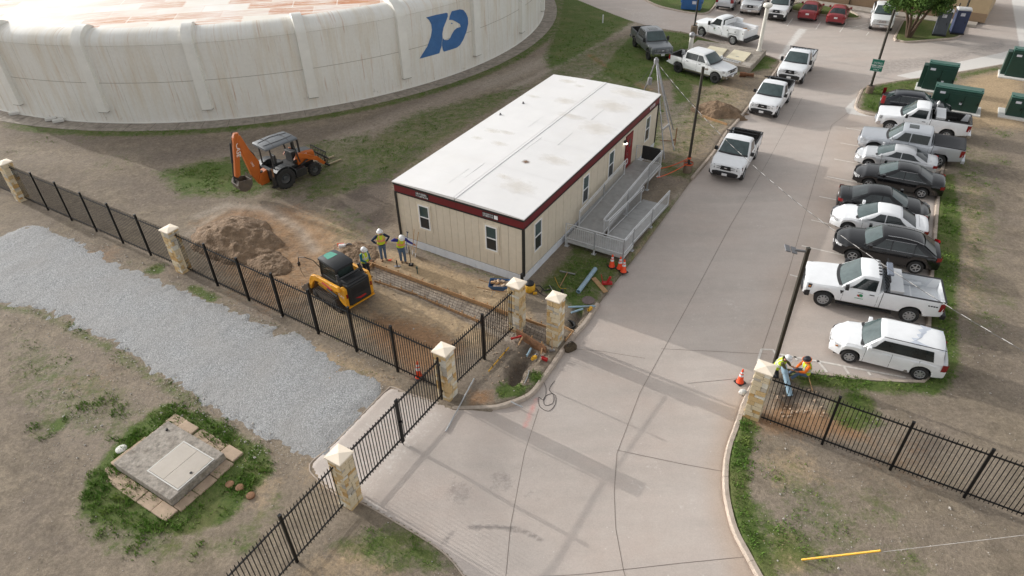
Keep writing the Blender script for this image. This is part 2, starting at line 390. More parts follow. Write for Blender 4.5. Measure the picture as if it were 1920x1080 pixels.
dk.line([(330, 520), (390, 530)], 0.8, 0.5, 0.4)
dk.poly([(0, 215), (130, 240), (420, 255), (640, 228), (800, 175), (860, 165), (760, 225), (660, 265), (480, 290), (250, 300), (0, 262)], 0.45, 0.8)  # darker band following the tank foot
dk.poly([(0, 290), (120, 300), (300, 400), (200, 440), (0, 360)], 0.36, 1.0)
dk.poly([(150, 340), (320, 300), (440, 370), (380, 400), (250, 400)], 0.45, 1.0)
dk.poly([(0, 700), (120, 780), (180, 950), (60, 1000), (0, 960)], 0.45, 1.0)
# pale tan, dug or dusty earth
tn.poly([(700, 470), (740, 470), (960, 545), (1000, 600), (920, 580), (700, 500)], 0.95, 0.35)
tn.poly([(540, 400), (640, 410), (720, 470), (700, 640), (600, 620), (560, 520)], 0.55, 0.6)
tn.poly([(560, 400), (620, 400), (700, 460), (640, 480), (560, 470), (480, 420)], 0.62, 0.7)
tn.poly([(560, 470), (600, 520), (560, 560), (500, 520), (470, 470)], 0.62, 0.6)
tn.poly([(700, 530), (820, 570), (950, 620), (900, 660), (780, 620), (700, 580)], 0.75, 0.5)
tn.poly([(1830, 140), (1920, 130), (1920, 240), (1800, 240), (1790, 160)], 0.95, 0.8)
tn.poly([(1240, 330), (1300, 150), (1420, 130), (1400, 190), (1350, 260), (1300, 330)], 0.40, 0.8)
tn.poly([(1800, 330), (1850, 350), (1830, 600), (1800, 540)], 0.5, 0.8)
tn.poly([(520, 640), (600, 650), (720, 700), (740, 728), (690, 705), (600, 680)], 0.75, 0.4)
tn.poly([(560, 860), (600, 850), (650, 930), (560, 900)], 0.45, 0.5)
tn.poly([(600, 1040), (680, 1020), (740, 1080), (560, 1080)], 0.75, 0.5)
tn.poly([(430, 930), (480, 870), (530, 900), (490, 960)], 0.55, 0.4)
tn.poly([(1420, 860), (1500, 830), (1560, 900), (1460, 920)], 0.5, 0.5)
tn.blob(1480, 1045, 0.45, 0.95); tn.blob(1470, 1010, 0.4, 0.7)
tn.line([(1200, 480), (1240, 430)], 0.8, 0.7, 0.3)
# reddish earth
rd.poly([(700, 590), (800, 610), (870, 650), (830, 700), (760, 690), (690, 630)], 0.95, 0.4)
rd.poly([(440, 420), (560, 430), (620, 500), (560, 590), (440, 560), (380, 470)], 0.5, 0.8)
rd.poly([(360, 420), (440, 385), (560, 385), (640, 440), (600, 540), (500, 590), (400, 500)], 0.62, 0.6)
rd.poly([(620, 460), (700, 470), (720, 500), (640, 500)], 0.8, 0.4)
rd.poly([(1400, 790), (1470, 750), (1600, 790), (1640, 830), (1560, 820), (1440, 810)], 0.90, 0.35)
rd.poly([(880, 735), (920, 730), (925, 755), (880, 762)], 0.8, 0.2)
rd.blob(190, 480, 0.9, 0.5); rd.blob(1690, 860, 1.5, 0.3)
rd.poly([(100, 700), (220, 690), (200, 740), (90, 740)], 0.3, 0.6)
# pale worn vehicle track, and tread marks
lt.line([(640, 262), (760, 214), (880, 170), (960, 140), (1040, 105), (1110, 70), (1190, 45)], 2.0, 0.78, 0.9)
lt.line([(960, 165), (1040, 125), (1120, 80)], 0.8, 0.8, 0.5)
lt.line([(370, 405), (420, 385), (500, 390), (560, 430), (590, 470)], 0.6, 0.8, 0.4)
lt.line([(350, 440), (420, 395)], 0.4, 0.7, 0.3)
lt.poly([(0, 270), (100, 270), (180, 290), (200, 320), (60, 320), (0, 300)], 0.30, 1.0)
lt.poly([(1260, 365), (1310, 345), (1300, 380), (1265, 395)], 0.7, 0.4)
lt.poly([(1060, 145), (1180, 110), (1230, 150), (1120, 170)], 0.5, 0.8)
lt.poly([(1200, 250), (1260, 180), (1300, 200), (1240, 300)], 0.4, 0.8)
tr.poly([(470, 400), (560, 420), (600, 500), (560, 580), (480, 560), (400, 480)], 0.8, 0.6)
tr.poly([(690, 580), (800, 590), (880, 640), (830, 700), (700, 640)], 0.7, 0.5)
tr.line([(640, 262), (760, 214), (880, 170)], 1.6, 0.7, 0.4)
tr.line([(800, 200), (900, 165)], 0.5, 1.0, 0.2)
rd.line([(1106, 104), (1140, 126), (1180, 150), (1215, 168)], 0.6, 0.85, 0.3)
lt.poly([(698, 498), (992, 607), (965, 642), (800, 566), (702, 528)], 0.95, 0.12); lt.poly([(985, 606), (1045, 628), (1035, 655), (975, 632)], 0.8, 0.1)
gr.poly([(698, 498), (992, 607), (965, 642), (800, 566), (702, 528)], 0.0, 0.1, 'set')
# stone chips scattered in the soil
ch.poly([(60, 760), (150, 690), (290, 720), (360, 770), (240, 800), (160, 900), (60, 900)], 0.9, 1.0)
ch.poly([(0, 580), (100, 610), (250, 710), (150, 760), (0, 700)], 0.6, 0.8)
ch.poly([(1400, 830), (1920, 900), (1920, 1080), (1440, 1080)], 0.40, 1.0)
ch.poly([(1760, 300), (1920, 300), (1920, 760), (1780, 740)], 0.35, 1.0)
ch.line([(60, 420), (300, 530), (600, 670), (690, 720)], 0.9, 0.5, 0.5)
ch.poly([(1260, 365), (1310, 345), (1300, 380), (1265, 395)], 1.0, 0.4)
ch.line([(0, 443), (77, 422), (233, 490), (433, 580), (640, 683), (722, 735)], 0.8, 0.9, 0.5); ch.line([(0, 573), (183, 637), (317, 720), (433, 790), (560, 845)], 0.9, 0.9, 0.5)
# ---- ground relief
relief = (fbm(X, Y, 0.35, 3, 1) - 0.5) * 0.05 + (fbm(X, Y, 1.6, 3, 5) - 0.5) * 0.045
dig = Mask(X, Y)
dig.poly([(360, 400), (600, 390), (720, 470), (1000, 590), (880, 700), (560, 600), (400, 500)], 1.0, 0.8)
dig.poly([(880, 660), (1010, 600), (1050, 640), (1000, 720), (930, 740)], 0.8, 0.4)
dig.poly([(1440, 700), (1560, 730), (1560, 790), (1430, 780)], 0.8, 0.3)
relief = relief + dig.m * ((fbm(X, Y, 2.2, 3, 9) - 0.5) * 0.14)
rut = Mask(X, Y)
rut.line([(700, 235), (880, 168), (1000, 120), (1130, 68)], 0.35, 0.06, 0.15); rut.line([(720, 250), (900, 182), (1030, 130), (1150, 75)], 0.35, 0.06, 0.15)
hole = Mask(X, Y)
hole.poly([(952, 712), (956, 690), (968, 672), (990, 668), (983, 690), (974, 716), (962, 722)], 0.55, 0.10)
hole.poly([(968, 676), (985, 655), (1000, 640), (1015, 660), (995, 690)], 0.28, 0.3)
hole.poly([(1066, 610), (1085, 575), (1098, 590), (1078, 618)], 0.40, 0.15)
hole.poly([(1313, 218), (1360, 238), (1345, 248), (1300, 228)], 0.10, 0.2)
hole.poly([(1470, 735), (1500, 745), (1520, 770), (1470, 765)], 0.25, 0.25)
hole.line([(1106, 104), (1140, 126), (1180, 150), (1215, 168)], 0.3, 0.14, 0.2)
hole.line([(690, 497), (760, 520), (860, 556), (950, 592)], 0.5, 0.16, 0.12)
hole.poly([(700, 500), (940, 590), (1005, 640), (960, 655), (800, 560), (705, 525)], 0.10, 0.15)
hole.poly([(985, 610), (1045, 630), (1035, 660), (975, 640)], 0.12, 0.12)
Zg = relief - rut.m - hole.m
Zg = Zg * sstep(0.0, 0.8, PD) * sstep(0.2, 1.2, tank_d) + 0.0
inside = np.where(PZf > -0.07, sstep(-0.06, -0.32, PD), sstep(0.17, 0.02, PD))
Zg = Zg * (1 - inside) + (PZf - 0.17) * inside
far = (np.abs(X) > 60) | (Y > 95) | (Y < 5)
Zg = np.where(far, -0.02, Zg)
dk.m = np.maximum(dk.m, np.clip(hole.m * 0.9, 0, 0.45))  # holes darkened with depth: pit shade put into the colour
tn.m = tn.m * (1 - np.clip(hole.m * 2.5, 0, 1))
def ground_material():
    m = bpy.data.materials.new('ground_soil_grass'); m.use_nodes = True; t = m.node_tree; L = t.links
    b = t.nodes['Principled BSDF']; b.inputs['Roughness'].default_value = 0.95; b.inputs['Specular IOR Level'].default_value = 0.15
    tc = node(t, 'ShaderNodeTexCoord'); V = tc.outputs['Object']
    a1 = node(t, 'ShaderNodeAttribute', attribute_name='cover'); a2 = node(t, 'ShaderNodeAttribute', attribute_name='wear')
    s1 = node(t, 'ShaderNodeSeparateColor'); L.new(a1.outputs['Color'], s1.inputs[0]); s2 = node(t, 'ShaderNodeSeparateColor'); L.new(a2.outputs['Color'], s2.inputs[0])
    def noise(sc, det=6, ro=0.62, off=0.0):
        n = node(t, 'ShaderNodeTexNoise', Scale=sc, Detail=det, Roughness=ro)
        if off:
            mp = node(t, 'ShaderNodeMapping'); mp.inputs['Location'].default_value = (off, off * 1.7, 0); L.new(V, mp.inputs[0]); L.new(mp.outputs[0], n.inputs['Vector'])
        else: L.new(V, n.inputs['Vector'])
        return n.outputs[0]
    def math_(op, a, b_=None, clamp=False):
        n = node(t, 'ShaderNodeMath', operation=op); n.use_clamp = clamp
        for i, q in enumerate((a, b_)):
            if q is None: continue
            if isinstance(q, (int, float)): n.inputs[i].default_value = q
            else: L.new(q, n.inputs[i])
        return n.outputs[0]
    def ramp(x, lo, hi, o0=0.0, o1=1.0):
        n = node(t, 'ShaderNodeMapRange'); n.inputs[1].default_value = lo; n.inputs[2].default_value = hi; n.inputs[3].default_value = o0; n.inputs[4].default_value = o1
        L.new(x, n.inputs[0]); return n.outputs[0]
    def mix(f, a, b_, mode='MIX'):
        n = node(t, 'ShaderNodeMix', data_type='RGBA', blend_type=mode)
        if isinstance(f, (int, float)): n.inputs[0].default_value = f
        else: L.new(f, n.inputs[0])
        for i, q in ((6, a), (7, b_)):
            if isinstance(q, tuple): n.inputs[i].default_value = (*q, 1)
            else: L.new(q, n.inputs[i])
        return n.outputs[2]
    def patch(att, amp, width, n):
        x = math_('ADD', att, math_('MULTIPLY', math_('SUBTRACT', n, 0.5), amp))
        return ramp(x, 0.5 - width, 0.5 + width)
    nbig = noise(0.35, 5); nmid = noise(1.4, 8, 0.7, 3.1); nfin = noise(7.0, 8, 0.75, 7.7); ngrit = noise(38.0, 3, 0.6, 1.3)
    c = mix(ramp(nmid, 0.35, 0.65), rgb(120, 109, 95), rgb(150, 137, 119))
    c = mix(ramp(nbig, 0.4, 0.7), c, rgb(138, 126, 113))
    nm2 = noise(3.2, 9, 0.74, 15.0)
    c = mix(math_('MULTIPLY', patch(s1.outputs[1], 1.5, 0.32, nm2), 0.85), c, rgb(98, 89, 82))
    c = mix(math_('MULTIPLY', patch(s1.outputs[2], 1.5, 0.32, nm2), 0.85), c, rgb(184, 160, 128))
    c = mix(math_('MULTIPLY', patch(a1.outputs['Alpha'], 1.5, 0.32, nm2), 0.80), c, rgb(156, 120, 88))
    c = mix(math_('MULTIPLY', patch(s2.outputs[0], 1.3, 0.32, nm2), 0.85), c, rgb(172, 160, 146))
    # grit and clods
    c = mix(1.0, c, ramp(nfin, 0.25, 0.75, 0.62, 1.34), 'MULTIPLY')
    c = mix(1.0, c, ramp(ngrit, 0.25, 0.75, 0.70, 1.3), 'MULTIPLY')
    # chips of pale stone
    vo = node(t, 'ShaderNodeTexVoronoi', Scale=21.0); L.new(V, vo.inputs['Vector'])
    chip = math_('MULTIPLY', ramp(vo.outputs['Distance'], 0.20, 0.12), math_('GREATER_THAN', math_('ADD', math_('MULTIPLY', s2.outputs[2], 0.75), math_('MULTIPLY', noise(3.0, 3, 0.6, 4.4), 0.55)), 0.62))
    c = mix(math_('MULTIPLY', chip, 0.62), c, rgb(190, 184, 174))
    # tread marks
    mp = node(t, 'ShaderNodeMapping'); mp.inputs['Rotation'].default_value = (0, 0, -0.9); mp.inputs['Scale'].default_value = (1.0, 3.2, 1.0); L.new(V, mp.inputs[0])
    wv = node(t, 'ShaderNodeTexNoise', Scale=2.6, Detail=5.0, Roughness=0.6); L.new(mp.outputs[0], wv.inputs['Vector'])
    tread = math_('MULTIPLY', s2.outputs[1], ramp(wv.outputs[0], 0.42, 0.62))
    c = mix(math_('MULTIPLY', tread, 0.42), c, rgb(106, 84, 64))
    # grass
    ng = math_('ADD', math_('MULTIPLY', noise(2.0, 8, 0.7, 12.0), 0.62), math_('MULTIPLY', noise(9.0, 6, 0.7, 33.0), 0.38))
    gcol = mix(ramp(nfin, 0.3, 0.7), rgb(54, 78, 30), rgb(96, 114, 52))
    gcol = mix(ramp(noise(0.5, 4, 0.6, 20.0), 0.45, 0.75), gcol, rgb(108, 108, 68))
    gcol = mix(1.0, gcol, ramp(ngrit, 0.25, 0.75, 0.70, 1.30), 'MULTIPLY')
    gf = patch(s1.outputs[0], 1.5, 0.16, ng)
    c = mix(math_('MULTIPLY', gf, 0.90), c, gcol)
    L.new(c, b.inputs['Base Color'])
    hgt = math_('ADD', math_('MULTIPLY', nfin, 0.6), math_('ADD', math_('MULTIPLY', ngrit, 0.25), math_('MULTIPLY', tread, 0.35)))
    bp = node(t, 'ShaderNodeBump', Strength=0.9, Distance=0.06); L.new(hgt, bp.inputs['Height']); L.new(bp.outputs[0], b.inputs['Normal'])
    return m
ground = grid_mesh('ground', xs, ys, Zg, None, {'cover': [gr.m, dk.m, tn.m, rd.m], 'wear': [lt.m, tr.m, ch.m, np.zeros_like(lt.m)]}, ground_material())
tag(ground, kind='structure')
GRASS_F, GX, GY, GZ = gr.m, xs, ys, Zg
def ground_z(x, y):
    i = min(max(int(np.searchsorted(xs, x)) - 1, 0), len(xs) - 2); j = min(max(int(np.searchsorted(ys, y)) - 1, 0), len(ys) - 2)
    return float(Zg[j, i])
# ================================================================ the concrete road, lot and driveway apron
rx = axis(-14, 62, STEP, -60, 150); ry = axis(4, 80, STEP, -4, 200)
XR, YR = np.meshgrid(rx, ry)
DR = pave_d(XR, YR); ZR = pave_z(XR, YR)
ZR = ZR - 0.16 * sstep(0.0, 0.22, DR) + (fbm(XR, YR, 0.25, 2, 3) - 0.5) * 0.012
st = Mask(XR, YR); wh = Mask(XR, YR); ti = Mask(XR, YR); pk = Mask(XR, YR)
st.blob(860, 925, 0.6, 0.5); st.blob(940, 900, 0.55, 0.5); st.blob(1000, 925, 0.5, 0.35)
st.line([(880, 990), (930, 985), (980, 992), (1015, 1008)], 0.22, 0.8, 0.12); st.line([(830, 1020), (850, 1000)], 0.3, 0.6, 0.2)
st.line([(850, 895), (848, 925), (870, 935)], 0.25, 0.5, 0.15)
st.poly([(1640, 110), (1760, 100), (1880, 70), (1900, 85), (1780, 118), (1690, 135), (1640, 150)], 0.5, 0.8)
st.poly([(1460, 600), (1500, 560), (1480, 640)], 0.3, 0.3); st.blob(1838, 42, 0.6, 0.9, 0.3); st.blob(1800, 78, 0.7, 0.5); st.blob(1630, 25, 2.0, 0.4)
wh.line([(820, 1000), (880, 980), (960, 978)], 0.2, 0.34, 0.2); wh.line([(880, 1002), (950, 1004)], 0.12, 0.38, 0.12)
wh.poly([(640, 938), (700, 935), (760, 985), (690, 960)], 0.5, 0.3)
wh.poly([(1455, 110), (1496, 50), (1517, 52), (1470, 106)], 0.62, 0.35)
wh.poly([(1681, 139), (1728, 148), (1877, 122), (1922, 112), (1922, 84), (1880, 96), (1760, 122)], 1.0, 0.12)
wh.poly([(1898, -2), (1915, 98), (1960, 80), (1960, -20)], 0.95, 0.2)
wh.poly([(1585, 200), (1614, 172), (1604, 198), (1612, 208), (1650, 218), (1590, 210)], 0.8, 0.15)
wh.poly([(1180, 36), (1300, 66), (1240, 20), (1130, 0)], 0.3, 1.0)
for q in [(1420, 420, .8), (1390, 530, .9), (1370, 570, .9), (1310, 590, .7), (1400, 600, .8), (1520, 190, .7), (1500, 230, .5), (1330, 440, .4), (1200, 910, .6), (1230, 870, .6), (1160, 840, .7), (1280, 950, .6), (1540, 300, .4), (1300, 940, .5)]:
    wh.blob(q[0], q[1], q[2], 0.30, q[2] * 1.0)
wh.poly([(590, 872), (630, 838), (735, 732), (760, 742), (820, 760), (850, 775), (700, 935), (640, 925)], 0.30, 0.4)
pk.line([(1005, 745), (985, 795)], 0.10, 0.6, 0.08)
rd2 = Mask(XR, YR)
rd2.line([(1395, 740), (1376, 790), (1350, 880), (1362, 960), (1400, 1080)], 0.9, 0.7, 0.5)
rd2.poly([(1330, 760), (1400, 690), (1395, 740), (1380, 780)], 0.5, 0.5)
rd2.line([(1440, 660), (1530, 430), (1600, 220)], 1.5, 0.35, 1.0)
def road_material():
    m = bpy.data.materials.new('road_concrete'); m.use_nodes = True; t = m.node_tree; L = t.links
    b = t.nodes['Principled BSDF']; b.inputs['Roughness'].default_value = 0.88; b.inputs['Specular IOR Level'].default_value = 0.25
    tc = node(t, 'ShaderNodeTexCoord'); V = tc.outputs['Object']
    a1 = node(t, 'ShaderNodeAttribute', attribute_name='stain'); s1 = node(t, 'ShaderNodeSeparateColor'); L.new(a1.outputs['Color'], s1.inputs[0])
    a2 = node(t, 'ShaderNodeAttribute', attribute_name='paint'); s2 = node(t, 'ShaderNodeSeparateColor'); L.new(a2.outputs['Color'], s2.inputs[0])
    def noise(sc, det=6, ro=0.62, off=0.0, str_=None):
        n = node(t, 'ShaderNodeTexNoise', Scale=sc, Detail=det, Roughness=ro)
        mp = node(t, 'ShaderNodeMapping'); mp.inputs['Location'].default_value = (off, off * 1.7, 0)
        if str_: mp.inputs['Rotation'].default_value = (0, 0, -YAW); mp.inputs['Scale'].default_value = str_
        L.new(V, mp.inputs[0]); L.new(mp.outputs[0], n.inputs['Vector']); return n.outputs[0]
    def ramp(x, lo, hi, o0=0.0, o1=1.0):
        n = node(t, 'ShaderNodeMapRange'); n.inputs[1].default_value = lo; n.inputs[2].default_value = hi; n.inputs[3].default_value = o0; n.inputs[4].default_value = o1
        L.new(x, n.inputs[0]); return n.outputs[0]
    def mul(a, b_):
        n = node(t, 'ShaderNodeMath', operation='MULTIPLY')
        for i, q in enumerate((a, b_)):
            if isinstance(q, (int, float)): n.inputs[i].default_value = q
            else: L.new(q, n.inputs[i])
        return n.outputs[0]
    def mix(f, a, b_, mode='MIX'):
        n = node(t, 'ShaderNodeMix', data_type='RGBA', blend_type=mode)
        if isinstance(f, (int, float)): n.inputs[0].default_value = f
        else: L.new(f, n.inputs[0])
        for i, q in ((6, a), (7, b_)):
            if isinstance(q, tuple): n.inputs[i].default_value = (*q, 1)
            else: L.new(q, n.inputs[i])
        return n.outputs[2]
    nbig = noise(0.16, 4, 0.55); nstr = noise(0.8, 5, 0.6, 5.0, (0.18, 1.0, 1.0)); nmid = noise(1.8, 8, 0.7, 9.0); nf = noise(22.0, 4, 0.7, 2.0)
    c = mix(ramp(nbig, 0.35, 0.65), rgb(184, 170, 160), rgb(189, 179, 171))
    c = mix(ramp(nstr, 0.42, 0.72), c, rgb(175, 165, 157))
    c = mix(mul(ramp(nmid, 0.45, 0.8), 0.5), c, rgb(196, 187, 178))
    c = mix(mul(a1.outputs['Alpha'], 0.6), c, rgb(178, 150, 124))
    # tyre and oil stains, white dust, spray paint
    nb = noise(4.5, 8, 0.78, 13.0)
    def brk(att, lo, hi):
        n = node(t, 'ShaderNodeMath', operation='MULTIPLY_ADD'); n.inputs[1].default_value = 1.2; L.new(nb, n.inputs[0]); L.new(att, n.inputs[2])
        return ramp(n.outputs[0], 0.6 + lo, 0.6 + hi)
    c = mix(mul(brk(s1.outputs[0], 0.35, 0.75), 0.75), c, rgb(122, 116, 112))
    c = mix(mul(brk(s1.outputs[1], 0.30, 0.62), 0.9), c, rgb(216, 212, 206))
    c = mix(mul(s2.outputs[0], ramp(nmid, 0.3, 0.55)), c, rgb(226, 128, 122))
    c = mix(1.0, c, ramp(nf, 0.25, 0.75, 0.90, 1.10), 'MULTIPLY')
    sp = node(t, 'ShaderNodeTexVoronoi', Scale=2.3); L.new(V, sp.inputs['Vector'])
    c = mix(mul(ramp(sp.outputs['Distance'], 0.07, 0.03), 0.55), c, rgb(212, 208, 202))
    L.new(c, b.inputs['Base Color'])
    bp = node(t, 'ShaderNodeBump', Strength=0.35, Distance=0.02); L.new(nf, bp.inputs['Height']); L.new(bp.outputs[0], b.inputs['Normal'])
    return m
road = grid_mesh('road', rx, ry, ZR, DR < 0.3, {'stain': [st.m, wh.m, ti.m, rd2.m], 'paint': [pk.m, pk.m * 0, pk.m * 0, pk.m * 0]}, road_material())
tag(road, kind='structure')
def road_z(x, y):
    return float(pave_z(np.array([x]), np.array([y]))[0])
def path_strip(name, px, width, lift, mt, parent, world=False, z0=None):
    pts = [Vector((*(p if world else G2(*p)), 0)) for p in px]
    fine = []
    for a, b_ in zip(pts[:-1], pts[1:]):
        n = max(1, int((b_ - a).length / 0.4))
        fine += [a.lerp(b_, i / n) for i in range(n)]
    fine.append(pts[-1])
    secs = []
    for i, p in enumerate(fine):
        d = (fine[min(i + 1, len(fine) - 1)] - fine[max(i - 1, 0)]).normalized(); nrm = Vector((-d.y, d.x, 0)) * (width / 2)
        z = (road_z(p.x, p.y) if z0 is None else z0) + lift
        secs.append([(p.x - nrm.x, p.y - nrm.y, z), (p.x + nrm.x, p.y + nrm.y, z)])
    return obj(name, MB().loft(secs, cap=False), mt, parent)
mat('joint', rgb(104, 94, 86), 0.95, 0, 0.3, 3)
mat('stripe', rgb(214, 208, 200), 0.8, 0, 0.15, 6, dirt=0.75, dcol=rgb(170, 158, 148))
for q in [[(1429, 655), (1480, 505), (1530, 330), (1560, 232), (1592, 208)], [(948, 1085), (957, 983), (983, 847), (1010, 763)],
          [(1175, 1085), (1170, 1067), (1155, 987), (1152, 920), (1157, 847), (1200, 733), (1290, 570), (1370, 420), (1440, 300), (1505, 180)],
          [(1005, 1079), (1100, 1072), (1277, 1052), (1400, 1040)], [(1157, 840), (1280, 866), (1357, 880)],
          [(1075, 650), (1130, 655), (1210, 668)], [(1290, 715), (1395, 705)], [(1240, 650), (1440, 660)]]:
    path_strip('joint', q, 0.014, 0.006, M_('joint'), road)
for (u1, v1, u2, v2) in [(1587, 237, 1633, 241.7), (1577, 265, 1608, 268.5), (1565, 295, 1598, 299), (1552, 328, 1592, 334), (1537, 365, 1572, 371), (1522, 409, 1553, 414), (1504, 457, 1547, 464), (1482, 511.5, 1500, 515)]:
    p = G(u1, v1); e = p + Vector((math.cos(R(-28.5)), math.sin(R(-28.5)), 0)) * 5.2
    path_strip('parking_stripe', [(p.x, p.y), (e.x, e.y)], 0.10, 0.008, M_('stripe'), road, world=True)
for q in [[(1429, 651), (1450, 652), (1462, 668)], [(1460, 660), (1560, 678), (1700, 704)], [(1491, 664), (1496, 672)], [(1534, 672), (1552, 694)], [(1584, 684), (1593, 697)], [(1629, 693), (1634, 700)], [(1429, 651), (1421, 676)],
          [(1376, 30), (1388, 20)], [(1476, 47), (1487, 32)], [(1530, 53), (1540, 38)], [(1575, 58), (1588, 40)], [(1588, 45), (1630, 49)], [(1592, 52), (1628, 42)], [(1600, 56), (1640, 46)], [(1625, 64), (1630, 58)]]:
    path_strip('painted_line', q, 0.10, 0.010, M_('stripe'), road)
# ---- kerbs
mat('kerb', rgb(176, 162, 148), 0.9, 0, 0.18, 4, 0.3, 50, dirt=0.5, dcol=rgb(132, 116, 100))
mat('kerb_red', rgb(150, 96, 88), 0.9, 0, 0.2, 5, dirt=0.6, dcol=rgb(150, 132, 120))
def kerb(pts, side, world=False, wd=0.17, top=0.015):
    P = [Vector((*(p if world else G2(*p)), 0)) for p in pts]
    fine = []
    for i in range(len(P) - 1):      # Catmull-Rom through the traced points
        p0, p1, p2, p3 = P[max(i - 1, 0)], P[i], P[i + 1], P[min(i + 2, len(P) - 1)]
        n = max(2, int((p2 - p1).length / 0.25))
        for k in range(n):
            s = k / n
            fine.append(0.5 * ((2 * p1) + (p2 - p0) * s + (2 * p0 - 5 * p1 + 4 * p2 - p3) * s * s + (3 * p1 - p0 - 3 * p2 + p3) * s ** 3))
    fine.append(P[-1])
    root = None; seg = []; acc = 0
    def flush():
        nonlocal root, seg
        if len(seg) < 2: return
        o = obj('kerb' if root is None else 'kerb_length', MB().loft(seg, closed=True), M_('kerb'), root, smooth=40)
        if root is None: root = o; tag(o, kind='structure')
        seg = []
    for i, p in enumerate(fine):
        d = (fine[min(i + 1, len(fine) - 1)] - fine[max(i - 1, 0)]).normalized(); n = Vector((-d.y, d.x, 0)) * side
        z = top + 0.006 * math.sin(i * 0.31)
        q = [p + n * -0.02 + Vector((0, 0, PZ - 0.1)), p + n * -0.02 + Vector((0, 0, PZ + 0.02)), p + n * 0.012 + Vector((0, 0, z - 0.02)), p + n * 0.035 + Vector((0, 0, z)), p + n * wd + Vector((0, 0, z)), p + n * wd + Vector((0, 0, -0.3))]
        seg.append(q)
        if i: acc += (p - fine[i - 1]).length
        if acc > 3.0:
            flush(); acc = 0; seg = [[v + d * 0.012 for v in q]]
    flush(); return root
kerb(EDGE_DRIVE, 1, wd=0.07, top=0.022); kerb(KERB_GATE, 1); kerb(KERB_ROAD, 1); kerb(KERB_R1, 1); kerb(KERB_PARK, 1); kerb(KERB_R2, 1)
for I in ISLANDS:
    kerb([tuple(p) for p in I] + [tuple(I[0])], -1 if np.cross(I[1] - I[0], I[2] - I[1]) < 0 else 1, world=True)
# ---- gravel drive
GRAVEL_PX = [(-160, 500), (-60, 455), (0, 443), (33, 430), (77, 422), (100, 433), (140, 450), (173, 463), (233, 490), (277, 513), (333, 540), (363, 550), (433, 580), (500, 610), (567, 640), (640, 683), (700, 708), (730, 731), (624, 836), (592, 864), (560, 850), (505, 838), (433, 790), (383, 763), (317, 720), (287, 703), (233, 670), (183, 637), (127, 607), (60, 580), (0, 573), (-160, 545)]
gp = poly_px(GRAVEL_PX)
gx = np.arange(gp[:, 0].min() - 1, gp[:, 0].max() + 1, 0.13); gy = np.arange(gp[:, 1].min() - 1, gp[:, 1].max() + 1, 0.13)
XG, YG = np.meshgrid(gx, gy)
gd = sdist(XG, YG, gp) - 0.12 + (fbm(XG, YG, 1.1, 4, 2) - 0.5) * 0.8 + (fbm(XG, YG, 4.5, 2, 6) - 0.5) * 0.5
ZG = 0.036 + (fbm(XG, YG, 0.4, 3, 21) - 0.5) * 0.05 + (fbm(XG, YG, 4.0, 2, 23) - 0.5) * 0.03 - 0.075 * sstep(-0.7, 0.3, gd)
def gravel_material():
    m = bpy.data.materials.new('gravel'); m.use_nodes = True; t = m.node_tree; L = t.links
    b = t.nodes['Principled BSDF']; b.inputs['Roughness'].default_value = 0.9; b.inputs['Specular IOR Level'].default_value = 0.2
    tc = node(t, 'ShaderNodeTexCoord'); V = tc.outputs['Object']
    vo = node(t, 'ShaderNodeTexVoronoi', Scale=26.0); L.new(V, vo.inputs['Vector'])
    vo2 = node(t, 'ShaderNodeTexVoronoi', Scale=52.0); L.new(V, vo2.inputs['Vector'])
    sp = node(t, 'ShaderNodeSeparateColor'); L.new(vo.outputs['Color'], sp.inputs[0]); sp2 = node(t, 'ShaderNodeSeparateColor'); L.new(vo2.outputs['Color'], sp2.inputs[0])
    ad = node(t, 'ShaderNodeMath', operation='ADD'); L.new(sp.outputs[0], ad.inputs[0]); L.new(sp2.outputs[1], ad.inputs[1])
    cr = node(t, 'ShaderNodeValToRGB'); e = cr.color_ramp.elements
    e[0].color = (*rgb(112, 112, 112), 1); e[1].color = (*rgb(190, 190, 191), 1); k = e.new(0.5); k.color = (*rgb(150, 151, 151), 1)
    hf = node(t, 'ShaderNodeMath', operation='MULTIPLY'); hf.inputs[1].default_value = 0.5; L.new(ad.outputs[0], hf.inputs[0]); L.new(hf.outputs[0], cr.inputs[0])
    n = node(t, 'ShaderNodeTexNoise', Scale=0.5, Detail=6.0); L.new(V, n.inputs['Vector'])
    mr = node(t, 'ShaderNodeMapRange'); mr.inputs[1].default_value = 0.35; mr.inputs[2].default_value = 0.7; mr.inputs[4].default_value = 0.55; L.new(n.outputs[0], mr.inputs[0])
    mx = node(t, 'ShaderNodeMix', data_type='RGBA'); mx.inputs[7].default_value = (*rgb(154, 151, 147), 1); L.new(mr.outputs[0], mx.inputs[0]); L.new(cr.outputs[0], mx.inputs[6])
    L.new(mx.outputs[2], b.inputs['Base Color'])
    bp = node(t, 'ShaderNodeBump', Strength=0.55, Distance=0.03); L.new(vo.outputs['Distance'], bp.inputs['Height']); bp.invert = True; L.new(bp.outputs[0], b.inputs['Normal'])
    return m
tag(grid_mesh('gravel_drive', gx, gy, ZG, gd < 0.4, None, gravel_material()), kind='structure')
